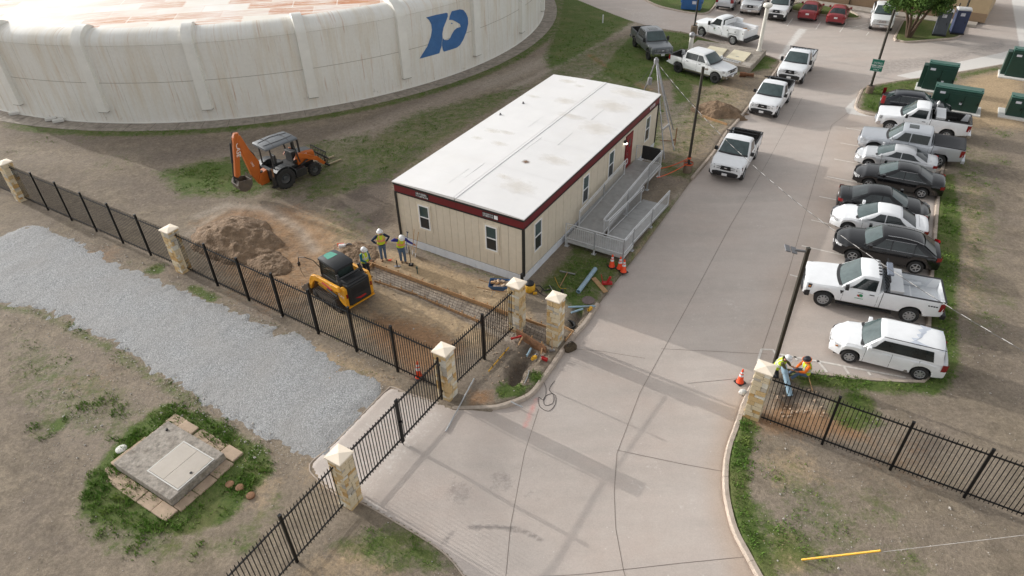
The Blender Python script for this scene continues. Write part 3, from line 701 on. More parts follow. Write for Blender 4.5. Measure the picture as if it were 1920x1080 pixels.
# ---- grass and weed tufts: real blades where the photo shows growth
def tri_mesh(name, V, k, m):
    nv = len(V); me = bpy.data.meshes.new(name); me.vertices.add(nv); me.vertices.foreach_set('co', V.astype(np.float32).ravel()); me.loops.add(nv); me.loops.foreach_set('vertex_index', np.arange(nv, dtype=np.int32))
    me.polygons.add(nv // k); me.polygons.foreach_set('loop_start', np.arange(0, nv, k, dtype=np.int32)); me.update(calc_edges=True); me.materials.append(m)
    o = bpy.data.objects.new(name, me); C.objects.link(o); return o
def at_grid(A, px, py): return A[np.clip(np.searchsorted(ys, py) - 1, 0, len(ys) - 1), np.clip(np.searchsorted(xs, px) - 1, 0, len(xs) - 1)]
def tufts(name, label, n, cols, dry):
    px = rng.uniform(-34, 34, n * 8); py = rng.uniform(11, 72, n * 8)
    f = at_grid(GRASS_F, px, py); pd = at_grid(PD, px, py); clump = fbm(px, py, 1.3 if not dry else 2.1, 4, 31 + dry)
    if dry: pr = np.clip((clump - 0.50) * 2.2, 0, 1) * np.clip(1.2 - f, 0.2, 1)
    else: pr = np.clip((f + (clump - 0.5) * 1.5 - 0.42) * 1.6, 0, 1)
    pr = pr * np.clip(20.0 / py, 0, 1) * np.clip((72 - py) / 25, 0, 1)
    gin = sdist(px, py, gp) if dry else None
    k = (rng.random(n * 8) < pr) & (pd > 0.16) & ((f > 0.25) | bool(dry))
    if dry: k &= (gin > 0.2) & (at_grid(dig.m, px, py) < 0.3) & (np.hypot(px - TANK_C[0], py - TANK_C[1]) > TANK_R + 1.5)
    px, py, f, clump = px[k][:n], py[k][:n], f[k][:n], clump[k][:n]
    z = at_grid(GZ, px, py); N = len(px); V = []
    s = (0.035 + 0.055 * rng.random(N)) * (0.6 + 0.9 * np.clip(clump + f - 0.6, 0, 1)) * (0.75 if dry else 1)
    if not dry: s = np.where((py < 19) & (px < -8), s * 1.35, s)
    for b_ in range(3 if dry else 5):
        a = rng.uniform(0, 2 * PI, N); ln = rng.uniform(0.5, 1.2, N) * s; wd = rng.uniform(0.12, 0.28, N) * s
        ox = px + rng.normal(0, 0.05, N); oy = py + rng.normal(0, 0.05, N); dx, dy = np.cos(a), np.sin(a); lean = rng.uniform(0.3, 1.0, N) * (1.6 if dry else 1)
        V.append(np.stack([np.stack([ox - dy * wd, oy + dx * wd, z - 0.01], -1), np.stack([ox + dy * wd, oy - dx * wd, z - 0.01], -1), np.stack([ox + dx * ln * lean, oy + dy * ln * lean, z + ln * (0.35 if dry else 0.85)], -1)], 1))
    m = bpy.data.materials.new(name + '_blades'); m.use_nodes = True; t = m.node_tree; L = t.links; b = t.nodes['Principled BSDF']; b.inputs['Roughness'].default_value = 0.8; b.inputs['Specular IOR Level'].default_value = 0.15
    tc = node(t, 'ShaderNodeTexCoord'); nz = node(t, 'ShaderNodeTexNoise', Scale=1.2, Detail=8.0, Roughness=0.7); L.new(tc.outputs['Object'], nz.inputs['Vector'])
    cr = node(t, 'ShaderNodeValToRGB'); e = cr.color_ramp.elements; e[0].position = 0.32; e[1].position = 0.70
    e[0].color = (*rgb(*cols[0]), 1); e[1].color = (*rgb(*cols[2]), 1); q = e.new(0.5); q.color = (*rgb(*cols[1]), 1)
    L.new(nz.outputs[0], cr.inputs[0]); L.new(cr.outputs[0], b.inputs['Base Color'])
    tag(tri_mesh(name, np.concatenate(V).reshape(-1, 3), 3, m), label, 'grass', kind='stuff')
tufts('grass', 'short green grass and weeds growing in uneven patches on the soil', 60000, [(70, 102, 38), (92, 122, 50), (132, 142, 78)], 0)
tufts('dry_grass', 'sparse straw-coloured dead grass scattered over the bare soil', 26000, [(120, 104, 80), (150, 134, 104), (176, 162, 132)], 1)
def pebbles():
    n = 60000; px = rng.uniform(-26, 22, n); py = rng.uniform(11, 36, n); pd = at_grid(PD, px, py); gd_ = sdist(px, py, gp)
    edge = np.exp(-np.clip(gd_ - 0.1, 0, 9) / 0.5) * (gd_ > -0.5); cf = at_grid(ch.m, px, py)
    k = (rng.random(n) < np.clip(edge * 0.9 + cf * 0.28 + 0.03, 0, 1) * np.clip(18 / py, 0, 1)) & (pd > 0.25)
    px, py, edge = px[k], py[k], edge[k]; N = len(px); r_ = rng.uniform(0.010, 0.030, N) * np.where(rng.random(N) < 0.04, 2.0, 1.0); z = at_grid(GZ, px, py) + r_ * 0.4 + np.where(edge > 0.2, 0.02, 0)
    D = np.array([(1, 0, 0), (-1, 0, 0), (0, 1, 0), (0, -1, 0), (0, 0, .7), (0, 0, -.7)], float); c = np.stack([px, py, z], -1); J = D[None] * rng.uniform(0.6, 1.3, (N, 6, 1)) * r_[:, None, None] + c[:, None]
    F = [(0, 2, 4), (2, 1, 4), (1, 3, 4), (3, 0, 4), (2, 0, 5), (1, 2, 5), (3, 1, 5), (0, 3, 5)]
    tag(tri_mesh('pebbles', J[:, F].reshape(-1, 3), 3, mat('pebble', rgb(172, 166, 158), 0.9, 0, 0.35, 9)), 'pale stone chips scattered over the soil and along the gravel edges', 'pebbles', kind='stuff')
pebbles()
# ================================================================ WATER TANK
def tank_paint(name, roof=False):
    m = bpy.data.materials.new(name); m.use_nodes = True; t = m.node_tree; L = t.links
    b = t.nodes['Principled BSDF']; b.inputs['Roughness'].default_value = 0.62; b.inputs['Specular IOR Level'].default_value = 0.3
    tc = node(t, 'ShaderNodeTexCoord'); V = tc.outputs['Object']
    # polar coordinates: arc length round the shell, height
    sx = node(t, 'ShaderNodeSeparateXYZ'); L.new(V, sx.inputs[0])
    at = node(t, 'ShaderNodeMath', operation='ARCTAN2'); L.new(sx.outputs[1], at.inputs[0]); L.new(sx.outputs[0], at.inputs[1])
    ar = node(t, 'ShaderNodeMath', operation='MULTIPLY'); ar.inputs[1].default_value = TANK_R; L.new(at.outputs[0], ar.inputs[0])
    cb = node(t, 'ShaderNodeCombineXYZ'); L.new(ar.outputs[0], cb.inputs[0]); L.new(sx.outputs[2], cb.inputs[1])
    def noise(sc, stretch, det=6, ro=0.6, src=None):
        mp = node(t, 'ShaderNodeMapping'); mp.inputs['Scale'].default_value = stretch; L.new(src or cb.outputs[0], mp.inputs[0])
        n = node(t, 'ShaderNodeTexNoise', Scale=sc, Detail=det, Roughness=ro); L.new(mp.outputs[0], n.inputs['Vector']); return n.outputs[0]
    def ramp(x, lo, hi, o0=0.0, o1=1.0):
        n = node(t, 'ShaderNodeMapRange'); n.inputs[1].default_value = lo; n.inputs[2].default_value = hi; n.inputs[3].default_value = o0; n.inputs[4].default_value = o1
        L.new(x, n.inputs[0]); return n.outputs[0]
    def mul(a, b_):
        n = node(t, 'ShaderNodeMath', operation='MULTIPLY')
        for i, q in enumerate((a, b_)):
            if isinstance(q, (int, float)): n.inputs[i].default_value = q
            else: L.new(q, n.inputs[i])
        return n.outputs[0]
    def mix(f, a, b_, mode='MIX'):
        n = node(t, 'ShaderNodeMix', data_type='RGBA', blend_type=mode)
        if isinstance(f, (int, float)): n.inputs[0].default_value = f
        else: L.new(f, n.inputs[0])
        for i, q in ((6, a), (7, b_)):
            if isinstance(q, tuple): n.inputs[i].default_value = (*q, 1)
            else: L.new(q, n.inputs[i])
        return n.outputs[2]
    if not roof:
        c = mix(ramp(noise(0.25, (1, 1, 1)), 0.35, 0.65), rgb(222, 219, 211), rgb(229, 227, 221))
        c = mix(mul(ramp(noise(1.0, (1.6, 0.12, 1), 7, 0.7), 0.47, 0.74), 0.55), c, rgb(200, 182, 150))
        c = mix(mul(ramp(noise(2.2, (2.2, 0.10, 1), 5, 0.7), 0.58, 0.74), 0.75), c, rgb(178, 130, 82))
        c = mix(mul(ramp(noise(3.0, (1.0, 0.5, 1), 5, 0.7), 0.6, 0.75), mul(ramp(sx.outputs[2], 1.3, 0.0), 0.9)), c, rgb(120, 110, 92))
        c = mix(1.0, c, ramp(noise(5.0, (1, 1, 1), 5), 0.3, 0.7, 0.965, 1.03), 'MULTIPLY')
    else:
        # plates laid in strips across the roof; rust collects along the edges of the strips
        mp = node(t, 'ShaderNodeMapping'); mp.inputs['Rotation'].default_value = (0, 0, R(-8)); L.new(V, mp.inputs[0])
        br = node(t, 'ShaderNodeTexBrick', Scale=1.0); br.inputs['Brick Width'].default_value = 3.2; br.inputs['Row Height'].default_value = 1.5; br.inputs['Mortar Size'].default_value = 0.05
        br.inputs['Color1'].default_value = (0, 0, 0, 1); br.inputs['Color2'].default_value = (1, 1, 1, 1); br.inputs['Mortar'].default_value = (0.5, 0.5, 0.5, 1); L.new(mp.outputs[0], br.inputs['Vector'])
        c = mix(ramp(noise(0.3, (1, 1, 1), src=V), 0.35, 0.65), rgb(226, 219, 206), rgb(233, 230, 224))
        c = mix(mul(br.outputs['Fac'], 0.35), c, rgb(245, 242, 236))
        streak = noise(1.0, (0.5, 5.0, 1), 7, 0.72, mp.outputs[0])
        zone = noise(0.085, (1, 1, 1), 3, 0.5, V)
        plate = ramp(br.outputs['Color'], 0.25, 0.9)
        rust = mul(mul(ramp(streak, 0.38, 0.56), ramp(zone, 0.34, 0.52)), plate)
        c = mix(mul(rust, 0.95), c, rgb(196, 128, 78))
        c = mix(mul(mul(ramp(streak, 0.50, 0.64), ramp(zone, 0.48, 0.62)), plate), c, rgb(172, 92, 48))
        c = mix(mul(ramp(noise(0.7, (0.4, 1.5, 1), 6, 0.7, V), 0.55, 0.75), 0.3), c, rgb(222, 190, 150))
    L.new(c, b.inputs['Base Color'])
    return m
TANK_Z = Vector((TANK_C[0], TANK_C[1], 0))
tank = thing('water_tank', 'huge round white water tank with rust-streaked roof and blue bird emblem', 'water tank', TANK_Z)
t_wall, t_roof = tank_paint('tank_wall_paint'), tank_paint('tank_roof_paint', True)
mat('rib_paint', rgb(228, 226, 219), 0.6, 0, 0.05, 1.5, dirt=0.25, dcol=rgb(200, 184, 156))
mat('rib_end', rgb(110, 104, 92), 0.8, 0, 0.15, 6)
def ring_of(prof, a0=-180, a1=180, n=240):
    mb = MB(); secs = []
    for i in range(n + 1):
        a = R(a0 + (a1 - a0) * i / n); secs.append([(r * math.cos(a), r * math.sin(a), z) for r, z in prof])
    mb.loft(secs, cap=False); return mb
ZS = 5.55
sh = [(TANK_R - 1.25 * (1 - math.cos(R(a))), ZS + 0.85 * math.sin(R(a))) for a in range(0, 91, 10)]
obj('wall', ring_of([(TANK_R, 0.0), (TANK_R, 1.5), (TANK_R, 2.98)]), t_wall, tank, smooth=30)
obj('wall_plate', ring_of([(TANK_R, 3.0), (TANK_R, ZS - 0.01)]), t_wall, tank, smooth=30)
obj('shoulder', ring_of([(TANK_R + 0.006, ZS)] + sh[1:]), t_wall, tank, smooth=40)
rp = [(TANK_R - 1.25, ZS + 0.85)] + [(r, ZS + 0.86 + (TANK_R - 1.25 - r) * 0.045) for r in (24, 18, 12, 6, 0.05)]
obj('roof', ring_of(rp), t_roof, tank, smooth=40)
obj('base_ring', ring_of([(TANK_R + 0.002, 0.0), (TANK_R + 0.07, 0.0), (TANK_R + 0.07, 0.09), (TANK_R + 0.002, 0.09)], n=240), M_('rib_paint'), tank)
mat('seam', rgb(150, 143, 130), 0.8, 0, 0.3, 3); mat('seam_faint', rgb(206, 202, 192), 0.8, 0, 0.2, 3)
obj('seam', ring_of([(TANK_R + 0.006, 2.975), (TANK_R + 0.006, 3.005)]), M_('seam'), tank)
for k in range(25):
    a = -82.5 + 14.4 * k
    w_ = 0.36; d_ = 0.32
    secs = []
    prof = [(TANK_R, 0.95), (TANK_R, 3.0), (TANK_R, ZS)] + sh[1:] + [(TANK_R - 1.6, ZS + 0.87)]
    for i, (r, z) in enumerate(prof):
        if i < 3: nr, nz = 1, 0
        elif i < len(prof) - 1:
            q = R(10 * (i - 2)); nr, nz = math.cos(q), math.sin(q)
        else: nr, nz = 0, 1
        dd = d_ if i < len(prof) - 2 else d_ * (0.75 if i == len(prof) - 2 else 0.1)
        secs.append([(r - 0.05 * nr, -w_, z - 0.05 * nz), (r + nr * dd, -w_ * 0.96, z + nz * dd), (r + nr * dd, w_ * 0.96, z + nz * dd), (r - 0.05 * nr, w_, z - 0.05 * nz)])
    if k == 0: rib_me = MB().loft(secs).mesh('buttress', 35); rib_me.materials.append(M_('rib_paint'))
    o = obj('buttress', rib_me, None, tank); o.rotation_euler = (0, 0, R(a))
    e_ = MB().box((TANK_R + 0.13, 0, 0.93), (0.36, 0.70, 0.03)) if k == 0 else None
    if k == 0: end_me = e_.mesh('end'); end_me.materials.append(M_('rib_end'))
    obj('end_plate', end_me, None, o)
for k in range(50):
    a = R(-82.5 + 7.2 * (k + 0.5)); 
    if k == 0: vs_me = MB().box((TANK_R + 0.002, 0, 2.8), (0.012, 0.02, 5.4)).mesh('vs'); vs_me.materials.append(M_('seam_faint'))
    if math.sin(a) < 0.25:
        o = obj('vertical_seam', vs_me, None, tank); o.rotation_euler = (0, 0, a)
# emblem
def tank_hit(u, v, rad=TANK_R):
    k = FWD + CR * ((u - 960) / FPX) + CD * ((v - 540) / FPX); o = CAMP - TANK_Z
    A_ = k.x ** 2 + k.y ** 2; B_ = 2 * (o.x * k.x + o.y * k.y); C_ = o.x ** 2 + o.y ** 2 - rad ** 2
    t = (-B_ - math.sqrt(max(0, B_ * B_ - 4 * A_ * C_))) / (2 * A_); p = o + k * t
    return math.atan2(p.y, p.x) * rad, p.z
mat('emblem_blue', rgb(58, 104, 158), 0.6, 0, 0.12, 2.0, dirt=0.35, dcol=rgb(88, 126, 166))
def emblem(name, pts, mt, off=0.02):
    P = [tank_hit(740 + x / 4.908, y / 4.908) for x, y in pts]
    b = bmesh.new(); f = b.faces.new([b.verts.new((s, z, 0)) for s, z in P]); bmesh.ops.triangulate(b, faces=[f])
    s0 = min(p[0] for p in P); s1 = max(p[0] for p in P); s = s0 + 0.2
    while s < s1:
        bmesh.ops.bisect_plane(b, geom=b.verts[:] + b.edges[:] + b.faces[:], plane_co=(s, 0, 0), plane_no=(1, 0, 0)); s += 0.2
    for v in b.verts:
        a = v.co.x / TANK_R; z = v.co.y; v.co = ((TANK_R + off) * math.cos(a), (TANK_R + off) * math.sin(a), z)
    me = bpy.data.meshes.new(name); b.to_mesh(me); b.free()
    return obj(name, me, mt, tank)
emblem('emblem', [(288, 160), (380, 136), (475, 117), (487, 122), (488, 150), (470, 200), (448, 255), (438, 310), (440, 345), (432, 385), (432, 418), (410, 490), (228, 540), (255, 495), (300, 425), (332, 335), (342, 275), (335, 222), (315, 183)], M_('emblem_blue'))
emblem('emblem', [(523, 103), (600, 85), (632, 92), (655, 120), (672, 160), (676, 215), (660, 290), (630, 365), (600, 415), (570, 438), (520, 455), (452, 475), (443, 462), (435, 420), (434, 390), (442, 350), (458, 368), (487, 368), (508, 352), (525, 315), (545, 280), (570, 258), (606, 247), (600, 222), (565, 200), (530, 183), (500, 182), (505, 150)], M_('emblem_blue'))
emblem('emblem_eye', [(517, 212), (524, 208), (532, 214), (528, 221), (519, 220)], M_('emblem_blue'))
# concrete walk round the tank
ap = ring_of([(TANK_R - 0.2, 0.03), (TANK_R + 1.38, 0.035), (TANK_R + 1.40, -0.2)], -170, 40, 200)
apron = obj('tank_apron', ap, M_('concrete_old'), None, loc=TANK_Z); tag(apron, kind='structure')
for k in range(60):
    a = R(-165 + 3.4 * k)
    if k == 0: jm = MB().box((TANK_R + 0.69, 0, 0.037), (1.36, 0.025, 0.006)).mesh('j'); jm.materials.append(M_('joint'))
    o = obj('joint', jm, None, apron); o.rotation_euler = (0, 0, a)
for (u, v) in [(28, 213), (96, 224), (110, 227)]:
    p = G(u, v, 0.1); o = obj('splash_block', MB().box((0, 0, 0.12), (0.75, 0.35, 0.2)), M_('concrete_new'), None, loc=(p.x, p.y, 0.03), rz=0.4, bevel=0.03)
    tag(o, {28: 'pale upright splash block against the tank foot near the left edge', 96: 'pale concrete block lying on the tank walkway, left of a pair', 110: 'pale concrete block lying on the tank walkway, right of a pair'}[u], 'block', 'blocks along the tank foot')
# ================================================================ OFFICE TRAILER
TL, TW, TH = 17.06, 7.45, 3.66
mat('siding', rgb(204, 193, 174), 0.75, 0, 0.06, 3, dirt=0.18, dcol=rgb(176, 160, 136))
mat('trim_black', (0.014, 0.015, 0.014), 0.5, 0, 0.1, 8)
mat('fascia_red', rgb(104, 24, 30), 0.55, 0, 0.08, 4)
mat('skirt_white', rgb(214, 217, 222), 0.6, 0, 0.05, 3, dirt=0.3, dcol=rgb(186, 184, 180))
mat('trim_tan', rgb(214, 203, 183), 0.7, 0, 0.05, 4)
mat('frame_white', (0.78, 0.78, 0.78), 0.45, 0, 0.03, 5)
def glass_mat(name, col, rough=0.06):
    m = mat(name, col, rough, 0, 0.2, 1.5, spec=0.6); return m
glass_mat('pane_glass', (0.055, 0.085, 0.085)); glass_mat('screen_glass', (0.028, 0.032, 0.034), 0.25)
def roof_white():
    m = mat('roof_membrane', rgb(222, 220, 218), 0.6, 0, 0.035, 0.7, dirt=0.16, dcol=rgb(206, 196, 180)); return m
roof_white()
mat('roof_seam', rgb(220, 218, 216), 0.6, 0, 0.1, 4)
trailer = thing('office_trailer', 'long beige double-wide office trailer with white roof and dark red fascia', 'trailer', TO, YAW)
# local: +x away along the length, +y to the left; near right corner at the origin
def lbox(name, x0, x1, y0, y1, z0, z1, mt, parent=None, bevel=0):
    return obj(name, MB().box(((x0 + x1) / 2, (y0 + y1) / 2, (z0 + z1) / 2), (x1 - x0, y1 - y0, z1 - z0)), mt, parent or trailer, bevel=bevel)
lbox('wall_core', 0.06, TL - 0.06, 0.06, TW - 0.06, 0.42, TH - 0.1, M_('trim_tan'))
lbox('base_frame', 0.1, TL - 0.1, 0.1, TW - 0.1, 0.02, 0.42, M_('trim_black'))
nfp = 18; pw = TW / nfp
for i in range(nfp):
    y0 = i * pw + 0.006; y1 = (i + 1) * pw - 0.006
    lbox('siding_panel', 0.012 + 0.004 * (i % 2), 0.06, y0, y1, 0.45, TH - 0.55, M_('siding'))
nsp = 42; pl = TL / nsp
for i in range(nsp):
    x0 = i * pl + 0.006; x1 = (i + 1) * pl - 0.006
    lbox('siding_panel', x0, x1, 0.012 + 0.004 * (i % 2), 0.06, 0.45, TH - 0.55, M_('siding'))
for (x0, x1, y0, y1) in [(0, TL, TW - 0.06, TW - 0.012), (TL - 0.06, TL - 0.012, 0.06, TW - 0.06)]:
    lbox('back_siding', x0, x1, y0, y1, 0.45, TH - 0.1, M_('siding'))
# fascia band, black lines, corner posts
def band(name, d, z0, z1, mt):
    lbox(name, -d, 0.01, -d, TW + d, z0, z1, mt); lbox(name, 0.0101, TL, -d, 0.01, z0, z1, mt)
    lbox(name, TL, TL + d, -d, TW + d, z0, z1, mt); lbox(name, 0.0101, TL - 0.0001, TW - 0.01, TW + d, z0, z1, mt)
band('fascia', 0.018, TH - 0.55, TH - 0.17, M_('fascia_red')); band('fascia_trim', 0.034, TH - 0.62, TH - 0.55, M_('trim_black')); band('eave_trim', 0.05, TH - 0.17, TH - 0.035, M_('trim_black'))
for k in range(0, 18, 3):
    lbox('fascia_joint', 0.9 * k + 0.5, 0.9 * k + 0.508, -0.021, -0.0179, TH - 0.54, TH - 0.18, M_('trim_black'))
lbox('fascia_joint', -0.021, -0.0179, TW / 2 - 0.004, TW / 2 + 0.004, TH - 0.54, TH - 0.18, M_('trim_black'))
for (cx, cy) in [(0, 0), (0, TW), (TL, 0), (TL, TW)]:
    lbox('corner_post', cx - 0.042, cx + 0.075 if cx == 0 else cx + 0.042, cy - 0.042 if cy == 0 else cy - 0.07, cy + 0.07 if cy == 0 else cy + 0.042, 0.43, TH - 0.621, M_('trim_black'))
# skirting in vertical boards
for i in range(24):
    lbox('skirting_board', -0.005 - 0.004 * (i % 2), 0.02, i * TW / 24 + 0.004, (i + 1) * TW / 24 - 0.004, -0.06, 0.43, M_('skirt_white'))
for i in range(54):
    lbox('skirting_board', i * TL / 54 + 0.004, (i + 1) * TL / 54 - 0.004, -0.005 - 0.004 * (i % 2), 0.02, -0.06, 0.43, M_('skirt_white'))
lbox('skirting_board', -0.012, 0.012, -0.012, 0.012, -0.06, 0.43, M_('skirt_white'))
# roof: two slightly pitched halves, seam, edge
def roof_half(y0, y1, z0, z1):
    n = 12; secs = []
    for i in range(n + 1):
        x = -0.07 + (TL + 0.14) * i / n; dz = 0.008 * math.sin(i * 2.1)
        secs.append([(x, y0, z0 - 0.05), (x, y0, z0), (x, (y0 + y1) / 2, (z0 + z1) / 2 + 0.02 + dz), (x, y1, z1), (x, y1, z0 - 0.05)])
    return MB().loft(secs, closed=True)
obj('roof_panel', roof_half(-0.07, TW / 2 - 0.02, TH, TH + 0.09), M_('roof_membrane'), trailer, smooth=50)
obj('roof_panel', roof_half(TW + 0.07, TW / 2 + 0.02, TH, TH + 0.09), M_('roof_membrane'), trailer, smooth=50)
lbox('roof_seam', -0.05, TL + 0.05, TW / 2 - 0.09, TW / 2 - 0.075, TH + 0.05, TH + 0.108, M_('roof_seam')); lbox('roof_seam', -0.05, TL + 0.05, TW / 2 + 0.075, TW / 2 + 0.09, TH + 0.05, TH + 0.108, M_('roof_seam'))
lbox('ridge_cap', -0.06, TL + 0.06, TW / 2 - 0.074, TW / 2 + 0.074, TH + 0.05, TH + 0.102, M_('roof_membrane'))
def roof_z_at(y):
    f = 1 - abs(y - TW / 2) / (TW / 2); return TH + 0.09 * f + 0.02 * (1 - abs(f - 0.5) * 2)
def roof_px(u, v):
    p = G(u, v, TH + 0.06) - TO; return p.dot(AX), p.dot(BX)
def stain_mat(name, col, a):
    """soft-edged water mark: fades out from its middle, broken by noise"""
    m = bpy.data.materials.new(name); m.use_nodes = True; t = m.node_tree; L = t.links; b = t.nodes['Principled BSDF']; b.inputs['Base Color'].default_value = (*col, 1); b.inputs['Roughness'].default_value = 0.7
    tc = node(t, 'ShaderNodeTexCoord'); ln = node(t, 'ShaderNodeVectorMath', operation='LENGTH'); L.new(tc.outputs['Object'], ln.inputs[0])
    nz = node(t, 'ShaderNodeTexNoise', Scale=2.5, Detail=6.0); L.new(tc.outputs['Object'], nz.inputs['Vector'])
    ad = node(t, 'ShaderNodeMath', operation='MULTIPLY_ADD'); ad.inputs[1].default_value = 1.1; L.new(nz.outputs[0], ad.inputs[0]); L.new(ln.outputs['Value'], ad.inputs[2])
    mr = node(t, 'ShaderNodeMapRange'); mr.inputs[1].default_value = 1.35; mr.inputs[2].default_value = 0.75; mr.inputs[4].default_value = a; L.new(ad.outputs[0], mr.inputs[0]); L.new(mr.outputs[0], b.inputs['Alpha'])
    return m
ST1, ST2 = stain_mat('roof_stain_tan', rgb(212, 200, 180), 0.22), stain_mat('roof_stain_rust', rgb(120, 88, 62), 0.9)
def stain(u, v, sx, sy, mt):
    x, y = roof_px(u, v); o = obj('roof_stain', MB().face([(-1, -1, 0), (1, -1, 0), (1, 1, 0), (-1, 1, 0)]), mt, trailer); o.location = (x, y, roof_z_at(y) + 0.014); o.scale = (sx * 2.4, sy * 2.4, 1); o.rotation_euler = (math.copysign(0.024, TW / 2 - y), 0, 0)
for (u, v, sx, sy) in [(923, 245, .16, .28), (950, 249, .14, .30), (937, 270, .16, .3), (1064, 152, .2, .35), (1086, 162, .12, .2), (1072, 219, .22, .5), (945, 332, .14, .24), (972, 350, .4, .5), (1040, 300, .3, .5), (895, 258, .12, .2), (1000, 180, .12, .3), (1150, 200, .5, .6), (1120, 240, .5, .6), (1060, 190, .3, .4), (1180, 175, .4, .7)]:
    stain(u, v, sx, sy, ST1)
stain(986, 304, .12, .12, ST2)
for (u, v) in [(1005, 228), (890, 320), (1120, 215), (1000, 270), (1060, 260), (860, 330)]:
    x, y = roof_px(u, v); lbox('roof_patch_line', x - 0.9, x + 0.9, y - 0.012, y + 0.012, roof_z_at(y) - 0.03, roof_z_at(y) + 0.008, M_('roof_seam'))
for i in range(1, 9):
    x = TL * i / 9
    for (y0, y1) in [(0.05, TW / 2 - 0.1), (TW / 2 + 0.1, TW - 0.05)]:
        obj('roof_lap', MB().loft([[(x - 0.008, y, roof_z_at(y) + 0.009), (x + 0.008, y, roof_z_at(y) + 0.009)] for y in np.linspace(y0, y1, 9)], cap=False), M_('roof_seam'), trailer)
mat('vent_grey', rgb(110, 110, 110), 0.6, 0.2, 0.1, 5)
for (u, v) in [(981, 193), (938, 214)]:
    x, y = roof_px(u, v); obj('roof_vent', MB().lathe([(0.10, 0), (0.06, 0.03), (0.04, 0.09), (0.05, 0.09), (0.05, 0.11), (0.01, 0.12)], 12, (x, y, roof_z_at(y) - 0.005)), M_('vent_grey'), trailer, smooth=40)
# windows: frame > sash rail, panes
def window(face, c, w_, z0, z1):
    mb = MB(); hw = w_ / 2; fr = 0.055
    def bx(mb, s0, s1, q0, q1, d0, d1):
        if face == 'front': mb.box((-(d0 + d1) / 2, c + (s0 + s1) / 2, (q0 + q1) / 2), (d1 - d0, s1 - s0, q1 - q0))
        else: mb.box((c + (s0 + s1) / 2, -(d0 + d1) / 2, (q0 + q1) / 2), (s1 - s0, d1 - d0, q1 - q0))
        return mb
    tb = MB(); bx(tb, -hw - 0.10, hw + 0.10, z1, z1 + 0.10, -0.02, 0.012); bx(tb, -hw - 0.10, hw + 0.10, z0 - 0.12, z0, -0.02, 0.012)
    bx(tb, -hw - 0.10, -hw, z0, z1, -0.02, 0.012); bx(tb, hw, hw + 0.10, z0, z1, -0.02, 0.012)
    obj('window_casing', tb, M_('trim_tan'), trailer)
    for s in (-1, 1): bx(mb, s * hw - (fr if s > 0 else 0), s * hw + (fr if s < 0 else 0), z0, z1, -0.02, 0.035)
    bx(mb, -hw + fr, hw - fr, z0, z0 + fr, -0.02, 0.035); bx(mb, -hw + fr, hw - fr, z1 - fr, z1, -0.02, 0.035)
    wo = obj('window', mb, M_('frame_white'), trailer)
    zm = (z0 + z1) / 2
    obj('sash_rail', bx(MB(), -hw + fr, hw - fr, zm - 0.025, zm + 0.025, -0.01, 0.028), M_('frame_white'), wo)
    obj('pane', bx(MB(), -hw + fr, hw - fr, zm + 0.025, z1 - fr, -0.02, 0.0), M_('pane_glass'), wo)
    obj('screen', bx(MB(), -hw + fr, hw - fr, z0 + fr, zm - 0.025, -0.02, 0.008), M_('screen_glass'), wo)
window('front', 5.73, 0.66, 1.36, 2.72); window('front', 1.77, 0.66, 1.36, 2.72)
for a in (1.36, 6.6, 9.9, 15.4): window('side', a, 0.72, 1.22, 2.82)
# door, lamp, signs
mat('door_red', rgb(128, 34, 34), 0.5, 0, 0.06, 4)
lbox('door_frame', 11.94, 12.97, -0.03, 0.02, 0.72, 2.86, M_('fascia_red'))
door = lbox('door', 12.0, 12.91, -0.05, -0.0301, 0.76, 2.82, M_('door_red'))
lbox('door_window', 12.35, 12.56, -0.058, -0.0505, 2.05, 2.55, M_('pane_glass'), door); lbox('door_handle', 12.08, 12.2, -0.11, -0.0505, 1.68, 1.73, M_('chrome'), door); lbox('deadbolt', 12.1, 12.17, -0.075, -0.0505, 1.86, 1.93, M_('chrome'), door)
obj('wall_lamp', MB().box((11.68, -0.07, 2.66), (0.2, 0.13, 0.16)), M_('trim_black'), trailer, bevel=0.02)
lm = bpy.data.materials.new('lamp_lens'); lm.use_nodes = True; lb = lm.node_tree.nodes['Principled BSDF']; lb.inputs['Base Color'].default_value = (0.9, 0.9, 0.86, 1); lb.inputs['Emission Color'].default_value = (1, 0.97, 0.88, 1); lb.inputs['Emission Strength'].default_value = 2.5
obj('lamp_lens', MB().box((11.68, -0.10, 2.56), (0.18, 0.16, 0.05)), lm, trailer)
def text(name, body, size, mt, parent, M):
    cu = bpy.data.curves.new(name, 'FONT'); cu.body = body; cu.size = size; cu.align_x = 'CENTER'; cu.align_y = 'CENTER'; cu.extrude = 0.001; cu.resolution_u = 2
    tmp = bpy.data.objects.new('tmp', cu); C.objects.link(tmp)
    dg = bpy.context.evaluated_depsgraph_get(); me = bpy.data.meshes.new_from_object(tmp.evaluated_get(dg)); bpy.data.objects.remove(tmp)
    me.transform(M); return obj(name, me, mt, parent)
mat('letter_white', (0.8, 0.8, 0.8), 0.6, 0, 0.03, 5)
